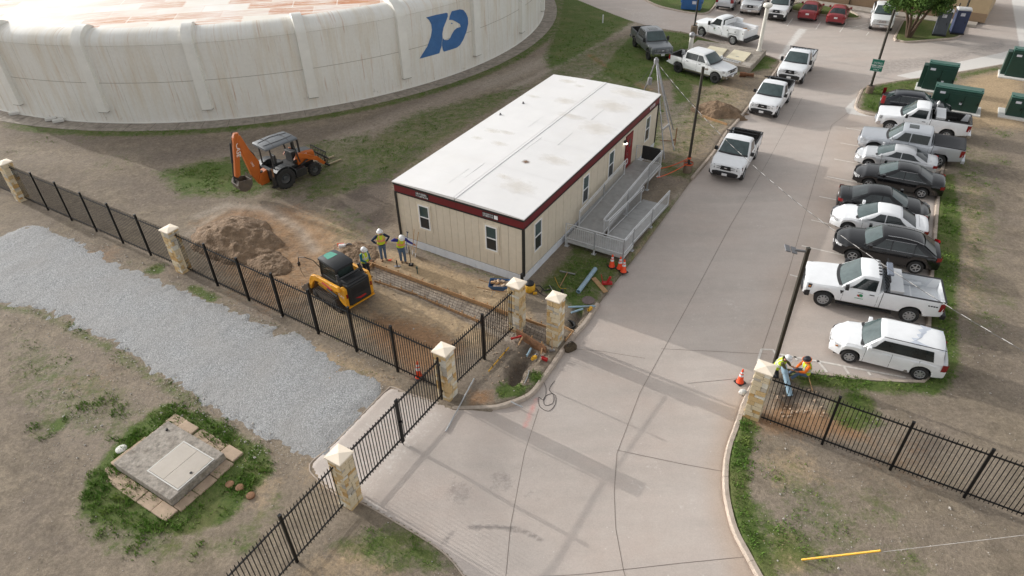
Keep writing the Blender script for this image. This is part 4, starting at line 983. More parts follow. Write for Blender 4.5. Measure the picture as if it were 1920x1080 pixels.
def glyphs(pl_, face, c, z, w_, h_, n, seed):
    """writing too small to read in the photograph: a row of letter-sized strokes"""
    r = random.Random(seed); mb = MB(); x = -w_ / 2; cw = w_ / n
    for k in range(n):
        kind = r.choice('ILTEHO'); s0 = x + k * cw; s1 = s0 + cw * 0.72; st_ = cw * 0.22
        bars = [(s0, s0 + st_, -h_ / 2, h_ / 2)]
        if kind in 'HO': bars.append((s1 - st_, s1, -h_ / 2, h_ / 2))
        if kind in 'LEO': bars.append((s0 + st_, s1 - (st_ if kind == 'O' else 0), -h_ / 2, -h_ / 2 + st_))
        if kind in 'TEO': bars.append((s0 + st_, s1 - (st_ if kind == 'O' else 0), h_ / 2 - st_, h_ / 2))
        if kind in 'EH': bars.append((s0 + st_, s1 - (st_ if kind == 'H' else 0), -st_ / 2, st_ / 2))
        for (p, q, z0, z1) in bars:
            if face == 'front': mb.box((-0.0285, c - (p + q) / 2, z + (z0 + z1) / 2), (0.004, q - p, z1 - z0))
            else: mb.box((c + (p + q) / 2, -0.0285, z + (z0 + z1) / 2), (q - p, 0.004, z1 - z0))
    obj('lettering', mb, M_('letter_white'), pl_)
def sign(face, c, z, w_, h_, rows, square=False):
    if face == 'front': pl_ = lbox('sign', -0.026, -0.0181, c - w_ / 2, c + w_ / 2, z - h_ / 2, z + h_ / 2, M_('trim_black'))
    else: pl_ = lbox('sign', c - w_ / 2, c + w_ / 2, -0.026, -0.0181, z - h_ / 2, z + h_ / 2, M_('fascia_red'))
    for (off, dz, rw, rh, n, seed) in rows: glyphs(pl_, face, c + off, z + dz, rw, rh, n, seed)
    if square: lbox('white_square', -0.0305, -0.0265, c - w_ / 2 + 0.02, c - w_ / 2 + 0.22, z - 0.1, z + 0.1, M_('letter_white'), pl_)
sign('front', 5.73, TH - 0.37, 0.80, 0.28, [(0.02, 0.06, 0.66, 0.105, 11, 1), (0, -0.07, 0.74, 0.075, 15, 2)])
sign('front', 1.77, TH - 0.37, 0.86, 0.28, [(0.12, 0.065, 0.58, 0.055, 14, 3), (0.12, -0.04, 0.56, 0.10, 11, 4)], True)
sign('side', 15.9, TH - 0.36, 1.0, 0.28, [(0, 0, 0.86, 0.18, 7, 5)])
# ================================================================ ACCESS RAMP
ramp = thing('access_ramp', 'silver aluminium switchback wheelchair ramp with railings along the trailer side', 'ramp', TO, YAW)
ZD, ZL = 0.74, 0.40
def rb(name, mb, mt=None, parent=None): return obj(name, mb, mt or M_('alu'), parent or ramp)
mat('deck', rgb(170, 169, 167), 0.6, 0.3, 0.12, 3, 0.2, 80, dirt=0.5, dcol=rgb(128, 122, 114))
def deck(name, x0, x1, y0, y1, za, zb):
    n = max(1, int(abs(x1 - x0) / 0.6)); 
    for i in range(n):
        p, q = i / n, (i + 1) / n; xa, xb = x0 + (x1 - x0) * p + 0.004, x0 + (x1 - x0) * q - 0.004; z_a, z_b = za + (zb - za) * p, za + (zb - za) * q
        rb(name, MB().add([(xa, y0, z_a), (xb, y0, z_b), (xb, y1, z_b), (xa, y1, z_a), (xa, y0, z_a - 0.05), (xb, y0, z_b - 0.05), (xb, y1, z_b - 0.05), (xa, y1, z_a - 0.05)], [(0, 1, 2, 3), (7, 6, 5, 4), (0, 4, 5, 1), (1, 5, 6, 2), (2, 6, 7, 3), (3, 7, 4, 0)]), M_('deck'))
deck('platform_plank', 11.6, 13.6, -1.75, -0.10, ZD, ZD)
deck('ramp_plank', 11.6, 5.2, -1.75, -0.25, ZD, ZL)
deck('landing_plank', 5.2, 3.95, -3.45, -0.20, ZL, ZL)
deck('ramp_plank', 5.2, 10.4, -3.45, -1.95, ZL, 0.04)
def railing(pts, hgt=0.95, bal=0.115, posts=True, mid=True):
    for (p, q) in zip(pts[:-1], pts[1:]):
        p = Vector(p); q = Vector(q); L_ = (q - p).length; up = Vector((0, 0, 1))
        rb('top_rail', MB().tube([p + up * hgt, q + up * hgt], 0.028, 8)); rb('lower_rail', MB().tube([p + up * 0.10, q + up * 0.10], 0.02, 6))
        if mid: rb('handrail', MB().tube([p + up * (hgt - 0.13), q + up * (hgt - 0.13)], 0.02, 6))
        n = max(1, int(L_ / 1.6))
        for i in range(n + 1):
            c = p.lerp(q, i / n); rb('rail_post', MB().box((c.x, c.y, (c.z + hgt) / 2 - 0.05), (0.055, 0.055, c.z + hgt + 0.1)))
        if bal:
            k = int(L_ / bal)
            if k > 1:
                me = MB().box((0, 0, 0), (0.014, 0.014, hgt - 0.24)).mesh('baluster'); me.materials.append(M_('alu'))
                for i in range(1, k):
                    c = p.lerp(q, i / k); o = obj('baluster', me, None, ramp); o.location = (c.x, c.y, c.z + (hgt - 0.03) / 2 - 0.0)
railing([(3.97, -0.22, ZL), (3.97, -1.85, ZL), (3.97, -3.43, ZL)])
railing([(3.97, -3.43, ZL), (5.2, -3.43, ZL), (7.8, -3.43, 0.22), (10.4, -3.43, 0.04)])
railing([(5.35, -1.72, ZL), (8.5, -1.72, 0.57), (11.6, -1.72, ZD)])
railing([(5.35, -1.98, ZL), (7.9, -1.98, 0.21), (9.9, -1.98, 0.07)])
railing([(11.6, -1.72, ZD), (13.55, -1.72, ZD)]); railing([(13.57, -1.70, ZD), (13.57, -0.12, ZD)])
railing([(5.4, -0.28, ZL + 0.01), (8.5, -0.28, 0.58), (11.4, -0.28, ZD - 0.02)])
for (x, y, z, s) in [(11.45, -0.28, ZD, 1), (9.95, -1.98, 0.08, 1)]:
    rb('rail_loop', MB().tube([(x, y, z + 0.92), (x + 0.22 * s, y, z + 0.92), (x + 0.30 * s, y, z + 0.84), (x + 0.30 * s, y, z + 0.70), (x + 0.22 * s, y, z + 0.62), (x, y, z + 0.62)], 0.02, 8))
rb('rail_end', MB().tube([(5.35, -1.72, ZL + 0.95), (5.2, -1.74, ZL + 0.95), (5.15, -1.85, ZL + 0.95), (5.2, -1.96, ZL + 0.95), (5.35, -1.98, ZL + 0.95)], 0.024, 8))
for (x, y, z) in [(3.97, -0.3, ZL), (3.97, -1.85, ZL), (3.97, -3.4, ZL), (5.2, -3.4, ZL), (13.5, -0.3, ZD), (13.5, -1.7, ZD), (11.6, -1.7, ZD), (8.4, -1.7, .55), (7.8, -3.4, .2)]:
    rb('support_leg', MB().box((x, y, z / 2 - 0.04), (0.07, 0.07, z))); rb('foot_plate', MB().box((x, y, 0.0), (0.22, 0.22, 0.03)))
for x0, y0, x1, y1, z in [(3.95, -0.2, 3.95, -3.45, ZL - 0.08), (3.95, -3.46, 5.2, -3.46, ZL - 0.08), (13.6, -0.1, 13.6, -1.75, ZD - 0.08), (11.6, -1.76, 13.6, -1.76, ZD - 0.08)]:
    rb('deck_edge', MB().bar((x0, y0, z), (x1, y1, z), 0.03, 0.14))
# rubber mat hung over the far platform rail
secs = []
for i in range(13):
    y = -0.5 - 1.1 * i / 12; dx = 0.015 * math.sin(i * 1.7)
    secs.append([(13.50 + dx, y, ZD + 0.22), (13.53 + dx * 0.4, y, ZD + 0.98), (13.57, y, ZD + 1.0), (13.62, y, ZD + 0.98), (13.64 - dx, y, ZD + 0.30), (13.66 - dx, y, ZD + 0.30), (13.64, y, ZD + 1.01), (13.57, y, ZD + 1.03), (13.50, y, ZD + 1.01), (13.48 + dx, y, ZD + 0.22)])
mt_ = obj('rubber_mat', MB().loft(secs, closed=True), M_('rubber'), None, loc=TO, rz=YAW, smooth=50)
tag(mt_, 'black rubber mat hung over the railing at the top of the ramp', 'mat')
# ================================================================ STONE PILLARS AND FENCES
def stone_mat(name, a, b_):
    return mat(name, a, 0.9, 0, 0.16, 5, 0.5, 30, dirt=0.35, dcol=b_)
STONES = [stone_mat('stone_cream', rgb(212, 196, 166), rgb(190, 170, 134)), stone_mat('stone_tan', rgb(204, 176, 130), rgb(178, 144, 96)), stone_mat('stone_pale', rgb(216, 210, 196), rgb(190, 180, 160)),
          stone_mat('stone_gold', rgb(190, 154, 100), rgb(164, 122, 72)), stone_mat('stone_grey', rgb(182, 174, 160), rgb(150, 138, 120))]
mat('mortar', rgb(172, 158, 136), 0.95, 0, 0.15, 6); mat('cap_stone', rgb(232, 218, 198), 0.8, 0, 0.05, 3, 0.1, 60, dirt=0.15, dcol=rgb(206, 190, 166))
def stone_mesh(k):
    r = random.Random(k); b = bmesh.new(); bmesh.ops.create_cube(b, size=1.0)
    bmesh.ops.bevel(b, geom=b.edges[:], offset=0.07, segments=1, affect='EDGES')
    for v in b.verts: v.co += Vector((r.uniform(-.03, .03), r.uniform(-.12, .12), r.uniform(-.03, .03)))
    me = bpy.data.meshes.new('stone'); b.to_mesh(me); b.free(); return me
STONE_ME = []
for k in range(10):
    me = stone_mesh(k); me.materials.append(STONES[[0, 1, 1, 2, 0, 3, 1, 0, 4, 0][k]]); STONE_ME.append(me)
HP, WP = 2.40, 0.56
def pillar(a, b_, label, rz=YAW, h=HP, zb=-0.08):
    p = S(a, b_); t = thing('stone_pillar', label, 'pillar', (p.x, p.y, zb), rz, 'stone gate and fence pillars')
    h = h - zb
    obj('core', MB().box((0, 0, h / 2), (WP - 0.07, WP - 0.07, h)), M_('mortar'), t)
    r = random.Random(int(a * 100 + b_ * 31))
    for f in range(4):
        z = 0.0; row = 0
        while z < h - 0.04:
            rh = min(r.choice([0.12, 0.16, 0.20, 0.24]), h - z)
            if h - z - rh < 0.08: rh = h - z
            x = -WP / 2
            while x < WP / 2 - 0.03:
                w_ = r.choice([0.14, 0.2, 0.27, 0.34])
                if WP / 2 - x - w_ < 0.1: w_ = WP / 2 - x
                o = obj('stone', r.choice(STONE_ME), None, t)
                lx = x + w_ / 2; d = WP / 2 - 0.035 + r.uniform(-0.006, 0.012)
                ang = f * PI / 2; o.rotation_euler = (0, 0, ang)
                o.location = (lx * math.cos(ang) + d * math.sin(ang), lx * math.sin(ang) - d * math.cos(ang), z + rh / 2)
                o.scale = (w_ - 0.014, 0.08, rh - 0.014)
                x += w_
            z += rh
    c = 0.335
    cap = MB().add([(-c, -c, h), (c, -c, h), (c, c, h), (-c, c, h), (-c, -c, h + 0.055), (c, -c, h + 0.055), (c, c, h + 0.055), (-c, c, h + 0.055), (0, 0, h + 0.12)],
                   [(3, 2, 1, 0), (0, 1, 5, 4), (1, 2, 6, 5), (2, 3, 7, 6), (3, 0, 4, 7), (4, 5, 8), (5, 6, 8), (6, 7, 8), (7, 4, 8)])
    obj('cap', cap, M_('cap_stone'), t, bevel=0.008)
    return t
PF, PG, PH, PI_, PJ, PK, PL_ = (-13.6, -1.06), (-7.9, -1.07), (-2.97, -1.36), (-2.97, -3.26), (-2.97, -11.74), (-7.40, 15.55), (-7.35, 30.3)
pillar(*PF, 'stone pillar with pale cap at the near end of the closed double gate')
pillar(*PG, 'stone pillar with pale cap where the double gate meets the long fence')
pillar(*PH, 'stone pillar standing close to the near corner of the trailer')
pillar(*PI_, 'free-standing stone pillar on the kerb beside the dug-up strip')
pillar(*PJ, 'stone pillar on the right side of the road with seated workers behind it')
pillar(*PK, 'stone pillar in the long fence beside the dirt pile')
pillar(*PL_, 'stone pillar cut by the left edge of the picture')
FENCE_DEFS = []
def fence(p0, p1, label, name='iron_fence', bays=None, h=2.40, first=True, last=True, drop=0.0, cat='fence'):
    """run of black steel pickets from site point p0 to p1; local x runs along the fence"""
    A0 = S(*p0); A1 = S(*p1); d = A1 - A0; L_ = d.length; rz = math.atan2(d.y, d.x)
    t = thing(name, label, cat, A0, rz)
    bays = bays or max(1, round(L_ / 2.36)); bl = L_ / bays; mt = M_('black_metal')
    for i in range(bays + 1):
        if (i == 0 and not first) or (i == bays and not last): continue
        obj('post', MB().box((0, 0, 0), (0.085, 0.085, h + 0.16)).box((0, 0, h / 2 + 0.085), (0.10, 0.10, 0.02)), mt, t, loc=(i * bl, 0, h / 2 - 0.03))
    pm = MB().box((0, 0, -0.02), (0.022, 0.022, h - 0.20)).add([(-.011, -.011, h / 2 - 0.12), (.011, -.011, h / 2 - 0.12), (.011, .011, h / 2 - 0.12), (-.011, .011, h / 2 - 0.12), (0, 0, h / 2 - 0.03)], [(0, 1, 4), (1, 2, 4), (2, 3, 4), (3, 0, 4)]).mesh('picket'); pm.materials.append(mt)
    for i in range(bays):
        for z in (0.24, h - 0.22):
            obj('rail', MB().bar((i * bl + 0.04, 0, z), ((i + 1) * bl - 0.04, 0, z), 0.042, 0.045), mt, t)
        n = max(2, round(bl / 0.130))
        for k in range(1, n):
            o = obj('picket', pm, None, t); o.location = (i * bl + bl * k / n, 0, h / 2 + 0.03)
    return t
fence((PL_[0], PL_[1] - 0.3), (PK[0], PK[1] + 0.3), 'long black picket fence between two stone pillars behind the gravel', bays=6, first=False, last=False)
fence((PL_[0], PL_[1] + 5.0), (PL_[0], PL_[1] + 0.3), 'black picket fence end cut off by the left edge of the picture', bays=2, first=False, last=False)
fence((PK[0], PK[1] - 0.3), (PG[0], PG[1] + 0.3), 'long black picket fence passing in front of the yellow skid loader', bays=7, first=False, last=False)
gh = fence((PG[0] + 0.3, PG[1]), (PH[0] - 0.3, PH[1]), 'black picket fence panel between gate pillar and trailer corner pillar', bays=2, first=False, last=False)
fence((PF[0] - 4.8, PF[1] - 0.05), (PF[0] - 0.3, PF[1]), 'black picket fence running off the bottom of the picture from the gate', bays=2, first=False, last=False)
fence((PJ[0] - 0.2, PJ[1] - 0.3), (PJ[0] - 0.2, PJ[1] - 11.6), 'black picket fence on the right running from the roadside pillar', bays=5, first=False, last=True)
# double gate: two leaves
def gate_leaf(a0, a1, label, latch):
    A0 = S(a0, PF[1]); L_ = a1 - a0; mt = M_('black_metal'); h = 2.34
    t = thing('gate_leaf', label, 'gate', A0, YAW, 'leaves of the double gate')
    for x in (0.03, L_ - 0.03): obj('stile', MB().box((x, 0, h / 2 + 0.05), (0.07, 0.06, h - 0.12)), mt, t)
    for z in (0.34, h - 0.2): obj('rail', MB().bar((0.065, 0, z), (L_ - 0.065, 0, z), 0.045, 0.06), mt, t)
    pm = MB().box((0, 0, 0.03), (0.024, 0.024, h - 0.28)).mesh('picket'); pm.materials.append(mt)
    n = round(L_ / 0.137)
    for k in range(1, n):
        o = obj('picket', pm, None, t); o.location = (L_ * k / n, 0, h / 2 + 0.03)
    if latch:
        obj('latch', MB().box((L_ + 0.0, -0.06, 1.2), (0.14, 0.05, 0.09)).bar((L_ - 0.03, -0.05, 1.15), (L_ - 0.03, -0.05, 0.75), 0.02, 0.02), mt, t)
        obj('drop_rod', MB().bar((L_ - 0.04, -0.05, 0.9), (L_ - 0.04, -0.05, 0.02), 0.02, 0.02), mt, t)
    for z in (0.5, 1.9): obj('hinge', MB().box((-0.02 if latch else L_ + 0.02, 0, z), (0.08, 0.05, 0.1)), mt, t)
mid = (PF[0] + PG[0]) / 2
gate_leaf(PF[0] + 0.36, mid - 0.01, 'near leaf of the closed black picket gate across the driveway', True)
gate_leaf(mid + 0.01, PG[0] - 0.36, 'far leaf of the closed black picket gate across the driveway', False)
for (da, db) in [(-0.34, 0.10), (-0.34, -0.12)]:
    p = S(PG[0] + da + 0.0, PG[1] + db)
# bare black posts set behind the two new pillars
for (u, v, vt, lab) in [(975, 545, 497, 'tall bare black post behind the trailer corner pillar'), (1056, 575, 533, 'taller bare black post behind the free-standing pillar'), (1049, 578, 543, 'shorter bare black post behind the free-standing pillar')]:
    p = S(*{975: (-2.5, -1.36), 1056: (-2.50, -3.30), 1049: (-2.52, -3.13)}[u]); hh = {975: 2.75, 1056: 2.62, 1049: 2.45}[u]
    o = thing('fence_post', lab, 'post', p, YAW, 'bare posts behind the new pillars')
    obj('tube', MB().box((0, 0, hh / 2 - 0.1), (0.10, 0.10, hh)), M_('black_metal'), o); obj('collar', MB().box((0, 0, 1.2), (0.12, 0.12, 0.05)), M_('black_metal'), o)
# ================================================================ VEHICLES
def paint(name, col, rough=0.28, metal=0.0, dust=0.10):
    return mat('paint_' + name, col, rough, metal, 0.04, 2.5, coat=0.35, dirt=dust, dcol=(0.30, 0.27, 0.24))
P_WHITE = paint('white', (0.80, 0.81, 0.82)); P_WHITE2 = paint('old_white', (0.74, 0.75, 0.75), 0.35); P_BLACK = paint('black', (0.005, 0.005, 0.006), 0.2, 0, 0.0); P_SILVER = paint('silver', (0.50, 0.52, 0.55), 0.3, 0.45)
P_GREY = paint('grey', (0.13, 0.14, 0.15), 0.3, 0.4); P_RED = paint('red', (0.26, 0.020, 0.028), 0.3, 0.1); P_DRED = paint('dark_red', (0.16, 0.012, 0.03), 0.3); P_SILV2 = paint('light_silver', (0.60, 0.61, 0.62), 0.3, 0.4); P_NAVY = paint('dark_blue', (0.008, 0.010, 0.014), 0.22, 0, 0.0); P_PRIMER = mat('primer', rgb(196, 202, 212), 0.7, 0, 0.06, 3)
mat('auto_glass', (0.020, 0.026, 0.027), 0.05, 0, 0.6, 1.6, spec=0.7); mat('windscreen', (0.060, 0.085, 0.085), 0.05, 0, 0.25, 2.5, spec=0.7)
mat('headlight', (0.55, 0.56, 0.57), 0.1, 0.3, 0.3, 14, spec=0.8); mat('taillight', (0.22, 0.008, 0.010), 0.18, 0, 0.15, 12, spec=0.7); mat('amber', (0.55, 0.18, 0.02), 0.3)
mat('rim_steel', (0.42, 0.43, 0.44), 0.38, 0.6, 0.12, 10, dirt=0.3); mat('rim_black', (0.012, 0.012, 0.012), 0.4); mat('plate', (0.7, 0.7, 0.7), 0.5, 0, 0.1, 20); mat('seam_dark', (0.02, 0.02, 0.02), 0.7)
mat('underbody', (0.010, 0.010, 0.010), 0.9); mat('bed_black', (0.014, 0.014, 0.014), 0.85, 0, 0.2, 8, dirt=0.4); mat('bed_white', (0.62, 0.64, 0.66), 0.5, 0, 0.12, 2, dirt=0.35); mat('toolbox', (0.62, 0.63, 0.64), 0.35, 0.5, 0.05, 5); mat('cladding', (0.02, 0.02, 0.021), 0.6)
def pl(tab, x):
    """piecewise linear, table sorted by falling x"""
    xs_ = [t[0] for t in tab][::-1]; zs_ = [t[1] for t in tab][::-1]
    return float(np.interp(x, xs_, zs_))
WHEEL_CACHE = {}
def wheel_meshes(r, wd, style):
    k = (round(r, 3), round(wd, 3), style)
    if k in WHEEL_CACHE: return WHEEL_CACHE[k]
    rr = r * (0.62 if style != 'offroad' else 0.56)
    t = MB().lathe([(rr, -wd / 2 + 0.01), (r * 0.86, -wd / 2), (r * 0.97, -wd / 2 + 0.025), (r, -wd / 2 + 0.06), (r, wd / 2 - 0.06), (r * 0.97, wd / 2 - 0.025), (r * 0.86, wd / 2), (rr, wd / 2 - 0.01)], 28, axis='y', cap=False)
    tm = t.mesh('tyre', 40); tm.materials.append(M_('rubber'))
    b = MB()
    b.lathe([(rr, -wd / 2 + 0.02), (rr, wd / 2 - 0.012), (rr * 0.93, wd / 2 - 0.004), (rr * 0.86, wd / 2 - 0.02), (rr * 0.84, wd / 2 - 0.06)], 24, axis='y', cap=False)
    dm = MB().lathe([(rr * 0.86, wd / 2 - 0.062), (0.02, wd / 2 - 0.075)], 24, axis='y', cap=True).mesh('dish'); dm.materials.append(M_('rim_black'))
    n = {'steel': 8, 'alloy5': 5, 'alloy6': 6, 'offroad': 8, 'cover': 7}[style]
    hub = rr * 0.3
    for i in range(n):
        a = 2 * PI * i / n; ca, sa = math.cos(a), math.sin(a); ws = rr * (0.30 if style in ('steel', 'cover') else 0.22)
        p0 = Vector((ca * hub * 0.6, wd / 2 - 0.022, sa * hub * 0.6)); p1 = Vector((ca * rr * 0.90, wd / 2 - 0.014, sa * rr * 0.90))
        b.bar(p0, p1, ws, 0.03, up=(0, 1, 0))
    b.lathe([(hub, wd / 2 - 0.03), (hub, wd / 2 - 0.008), (0.02, wd / 2 + 0.0)], 14, axis='y')
    rm = b.mesh('rim', 35); rm.materials.append(M_('rim_black') if style == 'offroad' else M_('rim_steel'))
    WHEEL_CACHE[k] = (tm, dm, rm); return WHEEL_CACHE[k]
def vehicle(name, label, cat, loc, hd, sp, group=None):
    t = thing(name, label, cat, loc, hd, group)
    wb, w_, r = sp['wb'], sp['w'], sp['r']; xF = wb / 2 + sp['fo']; xR = -wb / 2 - sp['ro']; hw = w_ / 2
    zb = sp['zb']; pk = sp.get('bed'); pt = sp['paint']; Ra = r + sp.get('arch', 0.06)
    xws, xwt, xrt, xrb = sp['cab']; zbel, zr = sp['belt'], sp['roof']
    Wt = [(xF, sp.get('nose', 0.80)), (xF - 0.10, sp.get('nose', 0.80) + 0.08), (xF - 0.25, sp.get('nose', 0.80) * 0.35 + 0.62), (xF - 0.5, 0.975), (xF - 0.85, 1.0), (xR + 0.7, 1.0), (xR + 0.25, 0.975), (xR + 0.06, 0.94), (xR, 0.88)]
    zhf, zhc = sp['hood']
    if pk:
        Tt = [(xF, zhf - 0.10), (xF - 0.06, zhf - 0.02), (xF - 0.2, zhf), (xws - 0.05, zhc), (xrb, zbel), (xrb - 0.04, sp['rail']), (xR, sp['rail'])]
    else:
        Tt = [(xF, zhf - 0.22), (xF - 0.06, zhf - 0.11), (xF - 0.18, zhf - 0.03), (xF - 0.4, zhf + 0.03), ((xF + xws) / 2, (zhf + zhc) / 2 + 0.03), (xws - 0.05, zhc), (xrb + 0.1, zbel + sp.get('rise', 0.03))] + ([(xrb - 0.02, sp['deck']), (xR + 0.12, sp['deck'] - 0.02), (xR + 0.03, sp['deck'] - 0.06), (xR, sp['deck'] - 0.16)] if sp.get('deck') else [(xR + 0.05, zbel + 0.02), (xR, zbel - 0.08)])
    def Bz(x):
        z = zb
        if x > xF - 0.5: z = zb + 0.02 + (x - xF + 0.5) * sp.get('rake_f', 0.04)
        if x < xR + 0.6: z = zb + 0.02 + (xR + 0.6 - x) * sp.get('rake_r', 0.14)
        for xc in (wb / 2, -wb / 2):
            if abs(x - xc) < Ra: z = max(z, r + math.sqrt(max(0, Ra * Ra - (x - xc) ** 2)))
        return z
    rd_ = 0.0 if (pk or sp.get('boxy')) else 1.0
    def sec(x, mode):
        W = pl(Wt, x) * hw; T = pl(Tt, x); B = Bz(x); h = T - B
        if mode == 'bed':
            fl = sp['floor']; iw = 0.97 * W - 0.085
            q = [(0.0, B), (0.86 * W, B), (0.97 * W, B + 0.10 * h), (W, B + 0.38 * h), (0.995 * W, B + 0.66 * h), (0.985 * W, T - 0.05), (0.972 * W, T), (iw + 0.01, T), (iw, max(fl, 0)), (0.0, fl)]
        else:
            cr = 0.018 if not (pk and mode == 'tail') else 0.0
            q = [(0.0, B), (0.86 * W, B), (0.97 * W, B + 0.10 * h), (W, B + 0.38 * h), (0.995 * W, B + 0.66 * h), ((0.97 - 0.005 * rd_) * W, T - 0.09 - 0.05 * rd_ if mode != 'tail' else T - 0.05), ((0.94 - 0.03 * rd_) * W, T - 0.03 - 0.025 * rd_), ((0.84 - 0.08 * rd_) * W, T - 0.005 * rd_), (0.45 * W, T + cr + 0.02 * rd_), (0.0, T + cr + 0.03 * rd_)]
        return [(x, y, z) for y, z in q] + [(x, -y, z) for y, z in q[-2:0:-1]]
    st_ = set(np.linspace(xF, xR, 44)) | {xF - 0.03, xF - 0.06, xF - 0.1, xR + 0.03, xR + 0.06, xR + 0.1}
    for xc in (wb / 2, -wb / 2):
        for a in np.linspace(0, PI, 15): st_.add(xc + Ra * math.cos(a) * 0.999)
        st_.add(xc + Ra * 1.004); st_.add(xc - Ra * 1.004)
    st_ = sorted([x for x in st_ if xR <= x <= xF], reverse=True)
    secs = []; xb = xrb - 0.05
    for x in st_:
        if pk:
            if secs and secs[-1][0][0] > xb >= x: secs.append(sec(xb + 0.001, 'hood')); secs.append(sec(xb, 'bed'))
            if secs and secs[-1][0][0] > xR + 0.07 >= x: secs.append(sec(xR + 0.07, 'bed')); secs.append(sec(xR + 0.068, 'tail'))
            md = 'hood' if x > xb else ('bed' if x > xR + 0.07 else 'tail')
        else: md = 'hood'
        secs.append(sec(x, md))
    obj('body', MB().loft(secs, closed=True), pt, t, smooth=32)
    # cabin
    def Zc(x):
        return pl([(xws, zbel - 0.02), (xwt + 0.06, zr - 0.075), (xwt, zr - 0.035), (xwt - 0.18, zr - 0.012), (xwt * 0.6 + xrt * 0.4, zr), ((xwt + xrt) / 2, zr), (xrt + 0.12 + sp.get('arc', 0) * 4, zr - 0.012 - sp.get('arc', 0) * 0.3), (xrt + 0.05, zr - 0.03 - sp.get('arc', 0)), (xrt, zr - 0.05 - sp.get('arc', 0)), (xrb, zbel - 0.02)], x)
    tum = sp.get('tumble', 0.17); Wb = hw * sp.get('gh', 0.93)
    def wz(z): return Wb - tum * max(0, min(1, (z - zbel) / (zr - zbel)))
    def shift(x, y):
        f = (y / Wb) ** 2
        return x - 0.14 * f * np.interp(x, [xwt - 0.4, xws], [0, 1]) + 0.08 * f * np.interp(x, [xrb, xrt + 0.3], [1, 0])
    def prof_c(x):
        Z = Zc(x); zz = lambda f: zbel - 0.04 + (max(Z, zbel - 0.02) - zbel + 0.04) * f
        return [(wz(zz(0)), zz(0)), (wz(zz(0.5)), zz(0.5)), (wz(Z), zz(0.90 - 0.04 * rd_)), (wz(Z) - 0.035 - 0.025 * rd_, zz(0.975 - 0.005 * rd_)), (wz(Z) - 0.10 - 0.06 * rd_, Z + 0.002 + 0.006 * rd_), (wz(Z) * 0.45, Z + 0.018 + 0.016 * rd_), (0.0, Z + 0.024 + 0.018 * rd_)]
    def roof_at(x, y):
        q = prof_c(x)[::-1]; return float(np.interp(abs(y), [a_[0] for a_ in q], [a_[1] for a_ in q]))
    cs = []
    for x in sorted(set(list(np.linspace(xws, xrb, 26)) + [xwt + 0.06, xwt, xwt - 0.18, xrt, xrt + 0.12]), reverse=True):
        h_ = prof_c(x)
        cs.append([(shift(x, y), y, z) for y, z in h_] + [(shift(x, y), -y, z) for y, z in h_[-2::-1]])
    obj('cabin', MB().loft(cs), sp.get('roof_paint', pt), t, smooth=35)
    def top_panel(nm, x0, x1, s0, mt, off=0.010, s1=None):
        se = []
        for x in np.linspace(x0, x1, 7):
            Z = Zc(x); row = []
            sw = s0 if s1 is None else s0 + (s1 - s0) * (x - x0) / (x1 - x0)
            for s in np.linspace(-sw, sw, 9):
                y = s * (wz(Z) - 0.05)
                row.append((shift(x, y) + off * (1 if nm == 'windshield' else (-1 if nm == 'rear_window' else 0)), y, roof_at(x, y) + off))
            se.append(row)
        return obj(nm, MB().loft(se, cap=False), mt, t, smooth=60)
    ws = top_panel('windshield', xws - 0.05, xwt + 0.05, 0.95, M_('windscreen'))
    obj('wiper_cowl', MB().loft([[(shift(x, y) + 0.02, y, Zc(x) + 0.035 - 0.01 * (y / Wb) ** 2) for y in np.linspace(-Wb * 0.92, Wb * 0.92, 9)] for x in (xws + 0.06, xws - 0.06)], cap=False), M_('plastic_black'), t)
    if pk or sp.get('hatch'):
        zl, zh_ = zbel + 0.06, zr - 0.12
        ro_ = []
        for z in np.linspace(zl, zh_, 5):
            x = np.interp(z, [zbel, zr - 0.05], [xrb, xrt]); ro_.append([(x + 0.08 * (s * 0.9) ** 2 - 0.03, s * (wz(z) - 0.10), z) for s in np.linspace(-1, 1, 7)])
        obj('rear_window', MB().loft(ro_, cap=False), M_('auto_glass'), t, smooth=60)
    else:
        top_panel('rear_window', xrt - 0.05, xrb + 0.10, 0.93, M_('auto_glass'))
    # side glass
    xw = lambda z: np.interp(z, [zbel, zr - 0.04], [xws, xwt]); xr_ = lambda z: np.interp(z, [zbel, zr - 0.05], [xrb, xrt])
    zl, zh_ = zbel + 0.035, zr - sp.get('header', 0.12)
    wins = []; f0 = 0.30
    cuts = sp['pillars']
    left_lo, left_hi = xw(zl) - f0, xw(zh_) - 0.20
    if pk: rl = rh = xrb + 0.22
    elif sp.get('hatch'): rl, rh = xr_(zl) + sp['hatch'], xr_(zh_) + sp['hatch']
    else: rl, rh = xr_(zl) + 0.32, xr_(zh_) + 0.16
    edges_lo = [left_lo] + list(cuts) + [rl]; edges_hi = [left_hi] + list(cuts) + [rh]
    gap = 0.05
